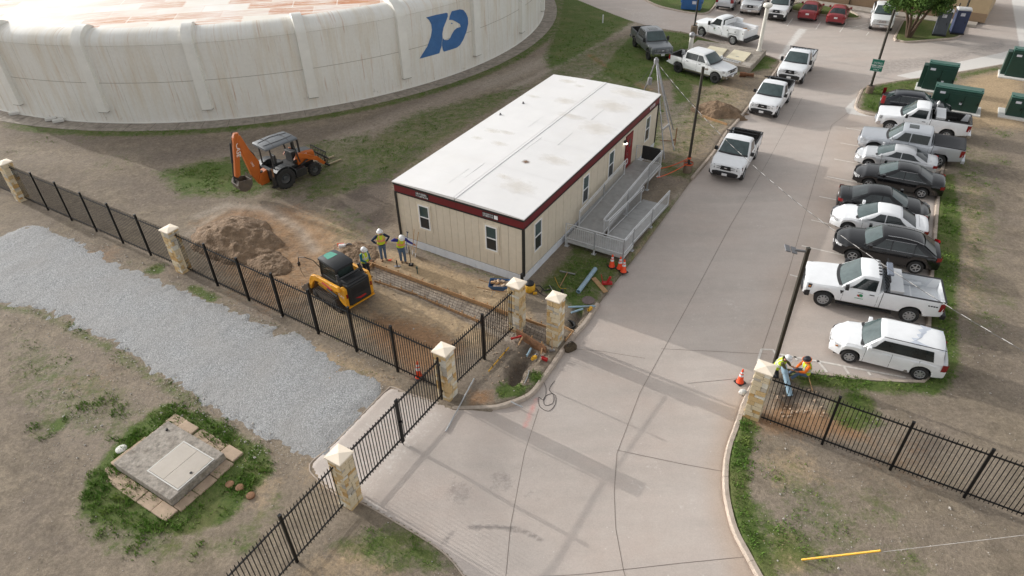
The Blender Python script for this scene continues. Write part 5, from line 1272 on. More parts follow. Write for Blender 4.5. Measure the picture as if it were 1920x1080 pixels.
    for sgn in (1, -1):
        for i in range(len(edges_lo) - 1):
            a0, a1 = edges_lo[i] - (gap / 2 if i else 0), edges_lo[i + 1] + (gap / 2 if i < len(cuts) else 0)
            b0, b1 = edges_hi[i] - (gap / 2 if i else 0), edges_hi[i + 1] + (gap / 2 if i < len(cuts) else 0)
            if a0 - a1 < 0.08: continue
            rows = []
            for k in range(4):
                f = k / 3; xa, xb_ = a0 + (b0 - a0) * f, a1 + (b1 - a1) * f
                rows.append([(shift(x, wz(z)), sgn * (wz(z) + 0.007), z) for x in np.linspace(xa, xb_, 6) for z in [zl + (max(zl + 0.02, min(zh_, Zc(x) - sp.get('header', 0.12) + 0.03)) - zl) * f]])
            obj('side_window', MB().loft(rows, cap=False), M_('auto_glass'), t, smooth=60)
            if sp.get('chrome_line'):
                obj('window_trim', MB().tube([(shift(x, wz(zl)), sgn * (wz(zl) + 0.012), zl - 0.012) for x in np.linspace(a0, a1, 4)], 0.012, 5), M_('chrome'), t)
                if i == 0: obj('window_trim', MB().tube([(shift(x, wz(zh_)), sgn * (wz(zh_) + 0.012), zh_ + 0.012) for x in np.linspace(edges_hi[0], edges_hi[-1], 6)], 0.012, 5), M_('chrome'), t)
    # body side surface for seams and handles
    def side_y(x, z):
        W = pl(Wt, x) * hw; T = pl(Tt, x); B = Bz(x); h = T - B
        return float(np.interp(z, [B, B + 0.10 * h, B + 0.38 * h, B + 0.66 * h, T - 0.09, T - 0.03], [0.86 * W, 0.97 * W, W, 0.995 * W, 0.97 * W, 0.94 * W]))
    dl = sp.get('doors', [])
    for sgn in (1, -1):
        for x in dl:
            zz_ = np.linspace(zb + 0.10, zbel - 0.02, 6)
            obj('door_seam', MB().loft([[(x - 0.006, sgn * (side_y(x, z) + 0.003), z), (x + 0.006, sgn * (side_y(x, z) + 0.003), z)] for z in zz_], cap=False), M_('seam_dark'), t)
        for x in sp.get('handles', []):
            z = zbel - 0.14; y = sgn * (side_y(x, z) + 0.012)
            obj('door_handle', MB().box((x, y, z), (0.20, 0.03, 0.035)), sp.get('handle_mat', M_('plastic_black')), t, bevel=0.008)
        xm = xws - 0.34; ym = sgn * (Wb + 0.13)
        obj('mirror', MB().box((xm, ym, zbel + 0.10), (0.15, 0.20, sp.get('mirror', 0.17))).bar((xm, sgn * (Wb - 0.04), zbel + 0.04), (xm, ym, zbel + 0.06), 0.06, 0.04), sp.get('mirror_mat', pt), t, bevel=0.02)
        # lights
        zf = sp['lamp_z']; hl = sp.get('lamp', (0.26, 0.16))
        y0 = pl(Wt, xF - 0.04) * hw
        hb = MB()
        pts = []
        for k in range(5):
            f = k / 4; x = xF + 0.012 - 0.02 * f - 0.30 * f * f; y = min(y0 - hl[0] * 0.75 + (hl[0] * 0.75 + 0.03) * (f ** 0.7), pl(Wt, x) * hw + 0.012)
            if f > 0.55: y = pl(Wt, x) * hw * 0.995 + 0.008
            pts.append((x, sgn * y))
        hb.loft([[(x, y, zf - hl[1] / 2), (x - 0.02, y, zf + hl[1] / 2)] for x, y in pts], cap=False)
        obj('headlight', hb, sp.get('lamp_mat', M_('headlight')), t, smooth=50)
        if sp.get('amber'): obj('marker_lamp', MB().box((xF - 0.24, sgn * (pl(Wt, xF - 0.24) * hw + 0.004), zf - 0.02), (0.12, 0.02, 0.07)), M_('amber'), t)
        tz, th = sp['tail']; yt = pl(Wt, xR) * hw
        tb = MB().loft([[(x, y, tz - th / 2), (x, y, tz + th / 2)] for x, y in [(xR - 0.012, sgn * (yt - sp.get('tail_w', 0.20))), (xR - 0.012, sgn * (yt - 0.01)), (xR + 0.05, sgn * (pl(Wt, xR + 0.05) * hw * 0.99 + 0.012)), (xR + 0.22, sgn * (pl(Wt, xR + 0.22) * hw + 0.008))]], cap=False)
        obj('taillight', tb, M_('taillight'), t, smooth=50)
        # wheels
        tm, dm, rm = wheel_meshes(r, sp.get('tw', 0.24), sp.get('wheels', 'alloy5'))
        for xc in (wb / 2, -wb / 2):
            wo = obj('wheel', tm, None, t); wo.location = (xc, sgn * (hw - sp.get('tw', 0.24) / 2 - 0.02 + sp.get('poke', 0)), r); wo.rotation_euler = (0, 0.4 * xc, 0 if sgn > 0 else PI)
            obj('rim', rm, None, wo); obj('wheel_disc', dm, None, wo)
            if sp.get('flare'):
                obj('arch_trim', MB().tube([(xc + (Ra + 0.015) * math.cos(a), sgn * (side_y(xc + Ra * 1.05, zb + 0.3) + 0.004), r + (Ra + 0.015) * math.sin(a)) for a in np.linspace(-0.1, PI + 0.1, 14)], 0.028, 6), M_('cladding'), t)
        if sp.get('step'): obj('side_step', MB().box((0.1, sgn * (hw - 0.05), zb - 0.06), (wb - 2 * Ra - 0.3, 0.16, 0.05)), M_('plastic_black'), t)
        if sp.get('sill'): obj('sill_trim', MB().box((0, sgn * (hw * 0.955), zb + 0.04), (wb - 2 * Ra - 0.02, 0.06, 0.10)), sp['sill'], t)
    if not pk:
        for sgn in (1, -1): obj('hood_seam', MB().loft([[(x, sgn * (pl(Wt, x) * hw * 0.885 + o_), pl(Tt, x) - 0.03 - 0.012) for o_ in (-0.006, 0.006)] for x in np.linspace(xF - 0.3, xws + 0.05, 6)], cap=False), M_('seam_dark'), t)
        if sp.get('deck'): obj('trunk_seam', MB().loft([[(xrb - 0.03 + o_, y, pl(Tt, xrb - 0.03) + 0.03 + 0.014 - 0.05 * (abs(y) / hw) ** 2) for o_ in (-0.006, 0.006)] for y in np.linspace(-hw * 0.7, hw * 0.7, 7)], cap=False), M_('seam_dark'), t)
    obj('underbody', MB().box((0, 0, zb + 0.10), (wb + 1.2, w_ * 0.70, 0.26)), M_('underbody'), t)
    # front end
    gw, gz0, gz1 = sp['grille']
    gy = gw * hw
    gm = MB().loft([[(xF + 0.015 - 0.05 * (s ** 2), s * gy, gz0), (xF + 0.010 - 0.05 * (s ** 2), s * gy, gz1)] for s in np.linspace(-1, 1, 7)], cap=False)
    gr_ = obj('grille', gm, sp.get('grille_mat', M_('plastic_black')), t, smooth=60)
    for k in range(sp.get('bars', 2)):
        z = gz0 + (gz1 - gz0) * (k + 0.7) / (sp.get('bars', 2) + 0.4)
        obj('grille_bar', MB().tube([(xF + 0.028 - 0.05 * (s ** 2), s * gy * 0.96, z) for s in np.linspace(-1, 1, 5)], 0.018, 5), sp.get('bar_mat', M_('plastic_black')), gr_)
    if sp.get('badge', True): obj('badge', MB().ball((xF + 0.03, 0, (gz0 + gz1) / 2), 0.10, 12, 6, (0.15, 1, 0.45)), M_('chrome'), gr_, smooth=60)
    bm = sp.get('bumper')
    if bm:
        zc, hh, mt = bm
        obj('front_bumper', MB().loft([[(xF + 0.03 - 0.16 * abs(s) ** 3, s * hw * 0.95, zc - hh / 2), (xF + 0.09 - 0.18 * abs(s) ** 3, s * hw * 0.96, zc - hh / 4), (xF + 0.09 - 0.18 * abs(s) ** 3, s * hw * 0.96, zc + hh / 3), (xF + 0.03 - 0.18 * abs(s) ** 3, s * hw * 0.95, zc + hh / 2), (xF - 0.3, s * hw * 0.94, zc + hh / 2), (xF - 0.3, s * hw * 0.94, zc - hh / 2)] for s in np.linspace(-1, 1, 11)], closed=True), mt, t, smooth=40)
        obj('rear_bumper', MB().box((xR - 0.06, 0, zc), (0.20, w_ * 0.93, hh * 0.75)), sp.get('rbumper', mt), t, bevel=0.03)
    else:
        obj('lower_intake', MB().loft([[(xF + 0.012 - 0.06 * s * s, s * hw * 0.5, zb + 0.08), (xF + 0.012 - 0.06 * s * s, s * hw * 0.5, zb + 0.20)] for s in np.linspace(-1, 1, 5)], cap=False), M_('plastic_black'), t)
        obj('bumper_trim', MB().box((xR + 0.02, 0, zb + 0.16), (0.08, w_ * 0.72, 0.10)), M_('plastic_black'), t, bevel=0.02)
    pz = (bm[0] if bm else zb + 0.30)
    if sp.get('plates', 'both') in ('both', 'front'): obj('license_plate', MB().box((xF + (0.105 if bm else 0.025), 0, pz), (0.012, 0.31, 0.155)), M_('plate'), t)
    obj('license_plate', MB().box((xR - (0.17 if bm else 0.02), 0, pz + (0.0 if bm else 0.28)), (0.012, 0.31, 0.155)), M_('plate'), t)
    if pk:
        fl, iw = sp['floor'], 0.97 * hw - 0.095
        x0, x1 = xb - 0.01, xR + 0.085
        lin_ = MB().add([(x0, -iw, fl + 0.012), (x1, -iw, fl + 0.012), (x1, iw, fl + 0.012), (x0, iw, fl + 0.012), (x0, -iw, sp['rail'] - 0.01), (x1, -iw, sp['rail'] - 0.01), (x1, iw, sp['rail'] - 0.01), (x0, iw, sp['rail'] - 0.01)], [(0, 1, 2, 3), (0, 4, 5, 1), (1, 5, 6, 2), (2, 6, 7, 3), (3, 7, 4, 0)])
        lo = obj('bed_liner', lin_, sp.get('liner', M_('bed_black')), t)
        for sgn in (1, -1):
            obj('bed_rail_cap', MB().bar((x0, sgn * (iw + 0.045), sp['rail'] + 0.012), (xR + 0.05, sgn * (iw + 0.045), sp['rail'] + 0.012), 0.09, 0.02), sp.get('cap_mat', M_('plastic_black')), t)
            for xcw in (-wb / 2,): obj('wheel_well', MB().box((xcw, sgn * (iw - 0.09), fl + 0.12), (0.9, 0.2, 0.22)), sp.get('liner', M_('bed_black')), t, bevel=0.06)
        obj('bed_rail_cap', MB().bar((xR + 0.035, -iw, sp['rail'] + 0.012), (xR + 0.035, iw, sp['rail'] + 0.012), 0.075, 0.02), sp.get('tail_cap', M_('plastic_black')), t)
        obj('cab_gap', MB().loft([[(xb + 0.02, s * hw * 1.0 * pl(Wt, xb) - s * 0.004 + s * 0.008, z) for s in (1,)] + [(xb - 0.005, s * (hw + 0.004), z) for s in (1,)] for z in (zb + 0.1, sp['rail'])], cap=False), M_('seam_dark'), t)
        obj('cab_gap', MB().loft([[(xb + 0.02, -hw - 0.004, z), (xb - 0.005, -hw - 0.004, z)] for z in (zb + 0.1, sp['rail'])], cap=False), M_('seam_dark'), t)
        if sp.get('ladder_rack'):
            for k in range(9): obj('rack_bar', MB().bar((xb - 0.10, -iw + 2 * iw * k / 8, sp['rail']), (xb - 0.10, -iw + 2 * iw * k / 8, zr - 0.04), 0.025, 0.025), M_('black_metal'), t)
            obj('rack_top', MB().bar((xb - 0.10, -iw - 0.05, zr), (xb - 0.10, iw + 0.05, zr), 0.06, 0.06), M_('black_metal'), t)
        if sp.get('light_bar'): obj('light_bar', MB().box((xb - 0.12, 0, zr + 0.07), (0.26, 1.0, 0.09)), mat('smoke', (0.16, 0.18, 0.22), 0.15), t, bevel=0.03)
        if sp.get('toolbox'): 
            tb = obj('tool_box', MB().box((xb - 0.50, 0, sp['rail'] - 0.08), (0.52, 2 * iw + 0.02, 0.42)).box((xb - 0.50, 0, sp['rail'] + 0.15), (0.56, 2 * iw + 0.06, 0.05)), M_('toolbox'), t, bevel=0.015)
            obj('latch', MB().box((xb - 0.79, 0.4, sp['rail'] + 0.06), (0.02, 0.1, 0.08)), M_('plastic_black'), tb)
        if sp.get('tonneau'): obj('tonneau_cover', MB().box(((x0 + x1) / 2, 0, sp['rail'] + 0.03), (x0 - x1 + 0.03, 2 * iw + 0.14, 0.03)), mat('tonneau', (0.030, 0.031, 0.034), 0.75, 0, 0.15, 6), t, bevel=0.012)
    for (u0, u1, sw) in sp.get('sunroof', []): top_panel('sunroof', u0, u1, sw, M_('auto_glass'), 0.006)
    for q in sp.get('roof_rails', []):
        for sgn in (1, -1): obj('roof_rail', MB().tube([(x, sgn * (wz(Zc(x)) - 0.07), Zc(x) + 0.05) for x in np.linspace(*q, 6)], 0.02, 6), sp.get('rail_mat', M_('chrome')), t)
    if sp.get('lights5'):
        for y in (-0.5, -0.25, 0, 0.25, 0.5): obj('roof_marker', MB().box((xrt + 0.1, y, zr + 0.03), (0.12, 0.07, 0.03)), M_('plastic_black'), t)
    return t, dict(xb=xb, zr=zr, hw=hw, side_y=side_y, zbel=zbel, top=top_panel, xwt=xwt, xrt=xrt, xR=xR, xF=xF, Zc=Zc)
F150 = dict(wb=3.12, fo=0.93, ro=1.18, w=2.03, r=0.40, tw=0.27, zb=0.45, hood=(1.16, 1.25), belt=1.26, roof=1.94, cab=(1.12, 0.30, -0.50, -0.62), rail=1.36, floor=0.86, bed=True, nose=0.86, tumble=0.16, gh=0.94, paint=P_WHITE, pillars=[], doors=[0.86, -0.50], handles=[-0.28],
            lamp_z=1.00, lamp=(0.34, 0.22), lamp_mat=mat('lamp_dark', (0.05, 0.05, 0.055), 0.15, 0, 0.3, 12), amber=True, tail=(1.10, 0.42), tail_w=0.02, grille=(0.62, 0.84, 1.10), bars=2, bumper=(0.60, 0.30, M_('plastic_black')), wheels='steel', mirror_mat=M_('plastic_black'), mirror=0.22, ladder_rack=True, arch=0.075, header=0.13)
F150L = dict(F150, wb=3.55, ro=1.20, cab=(1.33, 0.50, -0.32, -0.44), doors=[1.07, -0.33], handles=[-0.08], liner=M_('bed_white'), toolbox=True, light_bar=True, lights5=True, step=True)
SUPER = dict(F150, wb=3.2, w=2.05, r=0.41, zb=0.50, hood=(1.26, 1.34), belt=1.34, roof=2.02, rail=1.44, floor=0.94, lamp_mat=M_('headlight'), lamp_z=1.06, grille=(0.66, 0.92, 1.20), bumper=(0.66, 0.34, M_('plastic_black')), mirror=0.34)
CREW = dict(F150, wb=3.64, fo=0.96, ro=1.22, w=2.03, cab=(1.30, 0.52, -1.12, -1.26), pillars=[0.02], doors=[1.05, 0.02, -1.10], handles=[0.25, -0.85], ladder_rack=False, mirror_mat=None, wheels='alloy6', lamp_mat=M_('headlight'), amber=False)
CREW.pop('mirror_mat')
GMC = dict(CREW, paint=P_SILVER, tonneau=True, sunroof=[(0.25, -0.30, 0.42)], bumper=(0.60, 0.28, M_('chrome')), rbumper=P_SILVER, grille_mat=M_('chrome'), r=0.42, arch=0.09, handle_mat=P_SILVER, mirror_mat=M_('chrome'), flare=False)
GREY = dict(CREW, paint=P_GREY, roof=1.99, r=0.43, zb=0.52, hood=(1.24, 1.32), belt=1.32, rail=1.42, floor=0.9, wheels='offroad', sunroof=[(0.2, -0.5, 0.55)], bumper=(0.66, 0.30, M_('chrome')), rbumper=P_GREY, bars=3, bar_mat=M_('steel'), mirror=0.36, mirror_mat=M_('plastic_black'), arch=0.09, lamp_z=1.08)
OLDF = dict(CREW, paint=P_WHITE2, wb=3.52, fo=0.88, ro=1.05, w=1.98, r=0.42, roof=1.92, belt=1.30, hood=(1.10, 1.24), rail=1.28, cab=(1.22, 0.42, -1.25, -1.42), pillars=[-0.05], doors=[1.0, -0.05, -1.2], handles=[0.2, -0.95], wheels='offroad', bumper=(0.62, 0.24, M_('chrome')), sill=mat('brown_cladding', rgb(98, 96, 78), 0.7), step=True, tw=0.30, poke=0.03, nose=0.78, lamp=(0.28, 0.16))
SILV = dict(F150, wb=3.38, ro=1.20, cab=(1.25, 0.45, -0.38, -0.50), doors=[1.0, -0.38], handles=[-0.15], toolbox=True, ladder_rack=False, amber=False, lamp_mat=M_('headlight'), tail=(1.08, 0.40), bumper=(0.58, 0.26, M_('chrome')), grille_mat=M_('plastic_black'), light_bar=False)
SEDAN = dict(arc=0.05, header=0.10, wb=2.72, fo=0.90, ro=1.02, w=1.82, r=0.325, tw=0.21, zb=0.20, hood=(0.74, 0.96), belt=0.95, roof=1.46, cab=(1.10, 0.12, -0.98, -1.86), deck=1.02, nose=0.62, tumble=0.24, gh=0.94, paint=P_WHITE, pillars=[-0.28], doors=[0.72, -0.28, -1.2], handles=[-0.1, -1.05], lamp_z=0.66, lamp=(0.32, 0.14), tail=(0.84, 0.18), grille=(0.42, 0.52, 0.64), bars=1, wheels='alloy5', rise=0.05)
SEDAN['handle_mat'] = None; SEDAN.pop('handle_mat')
SUV = dict(arc=0.07, wb=2.80, fo=0.92, ro=0.95, w=1.90, r=0.36, tw=0.23, zb=0.26, hood=(0.92, 1.10), belt=1.06, roof=1.62, cab=(1.12, 0.32, -1.42, -2.22), nose=0.68, tumble=0.24, gh=0.95, paint=P_BLACK, pillars=[-0.12, -1.12], doors=[0.8, -0.12, -1.1], handles=[0.1, -0.9], hatch=0.40, lamp_z=0.82, lamp=(0.36, 0.12), tail=(1.0, 0.22), grille=(0.5, 0.62, 0.84), bars=2, chrome_line=True, rise=0.06)
BOXY = dict(arc=0.03, wb=2.60, fo=0.80, ro=0.83, w=1.76, r=0.325, tw=0.21, zb=0.20, hood=(0.86, 1.04), belt=1.02, roof=1.62, cab=(1.08, 0.42, -1.86, -2.00), nose=0.64, tumble=0.13, gh=0.96, header=0.13, paint=P_WHITE, pillars=[], doors=[0.82, -0.14, -1.12], handles=[0.06, -0.92], hatch=0.42, lamp_z=0.70, lamp=(0.30, 0.15), tail=(0.86, 0.34), tail_w=0.08, grille=(0.36, 0.50, 0.58), bars=1, wheels='cover', amber=True, rise=0.02, handle_mat=P_WHITE)
def at_wheels(pf, pr, w_, side, z, wb=None):
    """place from the photo pixels of the front and rear tyre contact on one side"""
    A_, B_ = G(*pf, z), G(*pr, z); d = (A_ - B_).normalized(); n = Vector((-d.y, d.x, 0)) * (-1 if side == 'L' else 1)
    c = (A_ + B_) / 2 + n * (w_ / 2 - 0.13); return (c.x, c.y, z), math.atan2(d.y, d.x)
def at_side(px, hd_deg, w_, side, z, dx=0):
    p = G(*px, z); a = R(hd_deg); d = Vector((math.cos(a), math.sin(a), 0)); n = Vector((-d.y, d.x, 0)) * (-1 if side == 'L' else 1)
    c = p + n * (w_ / 2 - 0.05) + d * dx; return (c.x, c.y, z), a
def at_end(px, hd_deg, z, sp, front):
    p = G(*px, z); a = R(hd_deg); d = Vector((math.cos(a), math.sin(a), 0))
    off = -(sp['wb'] / 2 + sp['fo']) if front else (sp['wb'] / 2 + sp['ro'])
    c = p + d * off; return (c.x, c.y, z), a
GP = 'vehicles parked in the stalls on the right'
v, i_ = vehicle('parked_car', 'boxy white wagon with peeled roof paint, nearest of the parked row', 'car', *at_wheels((1588, 677.5), (1719, 710), 1.76, 'L', PZ), BOXY, GP)
# roof where the clear coat has peeled to grey, and a scraped sill
pts = [(-0.55, .66), (-0.72, .52), (-0.60, .38), (-0.90, .30), (-0.80, .10), (-0.98, -.05), (-0.86, -.25), (-1.05, -.40), (-0.95, -.66), (-1.82, -.66), (-1.82, .66)]
obj('peeled_roof', MB().face([(x, y, BOXY['roof'] + 0.052 - 0.05 * (y / 0.7) ** 2 - 0.10 * max(0, -x - 1.2)) for x, y in pts]), P_PRIMER, v)
obj('scraped_patch', MB().face([(-0.88, i_['side_y'](-0.88, .3) + .004, .24), (-0.98, i_['side_y'](-0.98, .4) + .004, .46), (-0.78, i_['side_y'](-0.78, .4) + .004, .50), (-0.70, i_['side_y'](-.7, .3) + .004, .28)]), mat('scrape', rgb(118, 112, 106), 0.8), v)
for sgn in (1, -1): obj('roof_gutter', MB().box((-0.75, sgn * 0.70, 1.632), (2.2, 0.02, 0.02)), M_('seam_dark'), v)
v, i_ = vehicle('parked_pickup', 'white single-cab pickup with silver tool box and door emblem in the parked row', 'pickup', *at_wheels((1539, 572), (1698, 603), 2.03, 'L', PZ), F150L, GP)
def door_mark(v, i_, x, z, s=1.0):
    y = i_['side_y'](x, z) + 0.006
    def q(nm, pts, mt): obj(nm, MB().face([(x - a * s, i_['side_y'](x, z) + 0.006, z + b * s) for a, b in pts]), mt, v)
    em = mat('emblem_green', rgb(40, 140, 90), 0.5)
    q('door_emblem', [(0.02, -0.02), (0.10, -0.06), (0.14, 0.0), (0.12, 0.08), (0.04, 0.11), (-0.04, 0.08), (-0.02, 0.03)], em)
    q('door_emblem', [(-0.12, 0.02), (-0.03, -0.05), (0.03, -0.05), (-0.02, 0.05), (-0.08, 0.06)], M_('red'))
    for k in range(5): q('door_lettering', [(-0.10 + k * 0.045, 0.15), (-0.075 + k * 0.045, 0.15), (-0.075 + k * 0.045, 0.19), (-0.10 + k * 0.045, 0.19)], M_('plastic_black'))
    for k in range(7): q('door_lettering', [(-0.16 + k * 0.05, -0.16), (-0.125 + k * 0.05, -0.16), (-0.12 + k * 0.05, -0.115), (-0.155 + k * 0.05, -0.115)], em)
door_mark(v, i_, 0.40, 0.98)
for k in range(4): obj('side_lettering', MB().face([(x_ - 2.30 - k * 0.10, i_['side_y'](-2.3, 1.12) + 0.006, z_) for x_, z_ in ((0, 1.10), (-0.075, 1.10), (-0.075, 1.16), (0, 1.16))]), M_('plastic_black'), v)
obj('fender_vent', MB().face([(1.22, i_['side_y'](1.2, 1.0) + .006, 1.10), (1.06, i_['side_y'](1.1, 1.0) + .006, 1.10), (1.12, i_['side_y'](1.1, 1.0) + .006, 0.94), (1.16, i_['side_y'](1.1, 1.0) + .006, 0.92)]), M_('plastic_black'), v)
vehicle('parked_suv', 'black sport utility car with chrome window trim in the parked row', 'car', *at_side((1652, 502), 156.5, 1.90, 'L', PZ), dict(SUV, roof_rails=[(0.15, -1.45)], wb=2.82), GP)
vehicle('parked_car', 'white sedan with dark windows in the parked row', 'car', *at_side((1637, 447), 155.5, 1.82, 'L', PZ), dict(SEDAN, wb=2.65), GP)
vehicle('parked_car', 'black sedan parked tail to the road beside the white sedan', 'car', *at_wheels((1703, 421), (1602, 403.5), 1.80, 'R', PZ), dict(SEDAN, paint=P_BLACK, wb=2.70), GP)
vehicle('parked_car', 'black sedan with chrome window line parked nose to the road', 'car', *at_side((1674, 363), 152.5, 1.85, 'L', PZ), dict(SEDAN, paint=P_BLACK, wb=2.78, chrome_line=True, w=1.85), GP)
vehicle('parked_car', 'older silver sedan parked beside the silver crew-cab pickup', 'car', *at_side((1669, 324), 151.5, 1.70, 'L', PZ), dict(SEDAN, paint=P_SILV2, wb=2.62, w=1.70, r=0.30, roof=1.40, fo=0.85, ro=0.98), GP)
vehicle('parked_pickup', 'silver crew-cab pickup with black bed cover in the parked row', 'pickup', *at_wheels((1636, 291.5), (1751, 312.5), 2.03, 'L', PZ), GMC, GP)
v, i_ = vehicle('parked_pickup', 'white single-cab pickup with white tool box and black open bed near the green cabinets', 'pickup', *at_side((1716, 257), 151.5, 2.03, 'L', PZ), SILV, GP)
obj('beacon', MB().lathe([(0.09, 0), (0.08, 0.12), (0.04, 0.2), (0.01, 0.22)], 12, (-0.72, -0.35, 1.95)), M_('white_plastic'), v, smooth=40); obj('beacon_post', MB().bar((-0.72, -0.35, 1.3), (-0.72, -0.35, 1.96), 0.05, 0.05), M_('white_plastic'), v)
vehicle('parked_suv', 'dark sport utility car parked tail to the road, farthest of the row', 'car', *at_side((1710, 224.5), -26.5, 1.82, 'R', PZ), dict(SUV, paint=P_NAVY, wb=2.62, w=1.82, fo=0.88, ro=0.95, tail=(1.15, 0.55), tail_w=0.05, roof_rails=[]), GP)
GR2 = 'white pickups standing nose to tail on the road'
v, i_ = vehicle('pickup', 'white pickup with open black bed, nearest of three along the kerb', 'pickup', *at_wheels((1391, 335.5), (1412.6, 299), 2.03, 'L', PZ), F150, GR2)
obj('bucket', MB().lathe([(0.14, 0), (0.17, 0.34), (0.155, 0.34), (0.13, 0.02)], 14, (-1.0, -0.45, 0.88)), M_('yellow'), v, smooth=40)
obj('long_tool', MB().tube([(-0.8, 0.55, 0.95), (-0.72, 0.65, 1.75)], 0.02, 6), M_('wood'), v)
vehicle('pickup', 'white pickup with black grille, middle one of three along the kerb', 'pickup', *at_wheels((1455, 219.5), (1475, 193), 2.03, 'L', PZ), F150, GR2)
vehicle('pickup', 'taller white pickup with large black mirrors, farthest of three along the kerb', 'pickup', *at_wheels((1503, 156), (1518.5, 134), 2.05, 'L', PZ), dict(SUPER, liner=M_('bed_white')), GR2)
vehicle('pickup', 'dark grey lifted crew-cab pickup standing on the grass', 'pickup', *at_wheels((1214, 111), (1190, 88), 2.05, 'R', 0.0), GREY)
v, i_ = vehicle('pickup', 'older white crew-cab pickup with black wheels on the grass', 'pickup', *at_wheels((1339, 155.5), (1271.7, 136), 1.98, 'R', 0.0), OLDF)
obj('cooler', MB().box((-1.75, 0.1, 1.0), (0.4, 0.62, 0.36)), M_('white_plastic'), v, bevel=0.03)
obj('fender_damage', MB().face([(1.05, -i_['side_y'](1.05, 1.0) - 0.006, 1.02), (0.72, -i_['side_y'](0.72, 1.0) - 0.006, 0.98), (0.78, -i_['side_y'](0.8, 1.0) - 0.006, 0.84), (1.1, -i_['side_y'](1.0, 1.0) - 0.006, 0.9)]), mat('bare_metal', rgb(150, 140, 130), 0.6, 0.3), v)
# utility-body truck
SERV = dict(SUPER, wb=3.45, ro=1.15, cab=(1.28, 0.48, -0.35, -0.47), doors=[1.02, -0.35], handles=[-0.1], rail=0.90, floor=0.80, ladder_rack=False, tail=(0.74, 0.14), rbumper=M_('plastic_black'), cap_mat=P_WHITE, tail_cap=P_WHITE)
v, i_ = vehicle('service_truck', 'white utility truck with side tool lockers parked beside the concrete vault', 'truck', *at_wheels((1317, 69), (1370.7, 83.5), 2.05, 'L', PZ), SERV)
xb, xR_ = i_['xb'], i_['xR']
for sgn in (1, -1):
    y0, y1 = sgn * 0.62, sgn * 1.06
    for (xa, xb_, z0) in [(xb - 0.05, -1.725 + 0.50, 0.62), (-1.725 + 0.498, -1.725 - 0.498, 0.98), (-1.725 - 0.50, xR_ + 0.02, 0.62)]:
        lk = obj('locker', MB().box(((xa + xb_) / 2, (y0 + y1) / 2, (z0 + 1.52) / 2), (xa - xb_, 0.44, 1.52 - z0)), P_WHITE, v, bevel=0.012)
        obj('locker_door', MB().box(((xa + xb_) / 2, y1 + sgn * 0.008, (z0 + 1.52) / 2), (xa - xb_ - 0.08, 0.02, 1.52 - z0 - 0.10)), P_WHITE, lk, bevel=0.006); obj('locker_latch', MB().box(((xa + xb_) / 2 - 0.18, y1 + sgn * 0.022, 1.2), (0.09, 0.012, 0.09)), M_('plastic_black'), lk)
obj('raised_lid', MB().box((xb - 0.42, -0.84, 1.72), (0.72, 0.04, 0.40)), P_WHITE, v); obj('raised_lid', MB().box((xb - 0.12, 0.1, 1.72), (0.04, 1.7, 0.40)), P_WHITE, v)
obj('tailboard', MB().box((xR_ + 0.03, 0, 1.15), (0.05, 1.24, 0.5)), P_WHITE, v); obj('work_bumper', MB().box((xR_ - 0.18, 0, 0.62), (0.34, 2.1, 0.22)), M_('plastic_black'), v, bevel=0.02)
obj('bed_load', MB().box((xR_ + 0.55, -0.1, 1.05), (0.5, 0.6, 0.3)).tube([(xR_ + 0.3, 0.3, 1.2), (xR_ + 0.9, 0.0, 1.35), (xR_ + 0.7, -0.3, 1.3)], 0.06, 6), M_('wood'), v)
door_mark(v, i_, 0.35, 1.02, 0.8)
GT = 'vehicles parked along the top of the lot'
vehicle('parked_suv', 'silver sport utility car seen from behind at the top of the lot', 'car', *at_end((1355, 22), 61, PZ, SUV, False), dict(SUV, paint=P_SILV2, w=1.88, roof=1.76, tail=(1.05, 0.35), r=0.38, zb=0.33, chrome_line=False), GT)
vehicle('parked_pickup', 'silver pickup with chrome bumper facing the camera at the top of the lot', 'pickup', *at_end((1403, 31), -117, PZ, CREW, True), dict(CREW, paint=P_SILV2, bumper=(0.58, 0.28, M_('chrome')), nose=0.80), GT)
v, i_ = vehicle('parked_truck', 'white truck with black front and dark flat bed at the top of the lot', 'truck', *at_end((1452, 41), -117, PZ, SUPER, True), dict(SUPER, wb=3.7, r=0.43, cab=(1.4, 0.6, -0.4, -0.52), doors=[1.14, -0.38], bumper=(0.62, 0.42, M_('plastic_black')), rail=0.98, floor=0.9), GT)
obj('flat_bed', MB().box((i_['xb'] - 1.35, 0, 1.10), (2.6, 2.2, 0.12)).box((i_['xb'] - 0.1, 0, 1.6), (0.08, 2.2, 1.0)).box((i_['xb'] - 1.35, 1.08, 1.35), (2.6, 0.05, 0.4)).box((i_['xb'] - 1.35, -1.08, 1.35), (2.6, 0.05, 0.4)), M_('plastic_black'), v)
vehicle('parked_car', 'red sedan seen from behind, left one of two red cars', 'car', *at_end((1510, 42), 61, PZ, SEDAN, False), dict(SEDAN, paint=P_RED, w=1.85), GT)
vehicle('parked_car', 'red sedan seen from behind, right one of two red cars', 'car', *at_end((1563, 49.5), 61, PZ, SEDAN, False), dict(SEDAN, paint=P_RED, w=1.78, deck=1.06), GT)
vehicle('parked_pickup', 'white crew-cab pickup facing the camera beside the tree', 'pickup', *at_end((1649, 61), -116, PZ, CREW, True), dict(CREW, paint=P_WHITE2, bumper=(0.60, 0.28, M_('chrome')), grille_mat=M_('chrome')), GT)
vehicle('parked_pickup', 'dark red pickup half hidden behind the tree and portable toilets', 'pickup', *at_end((1793, 24), 62, PZ, CREW, False), dict(CREW, paint=P_DRED), GT)
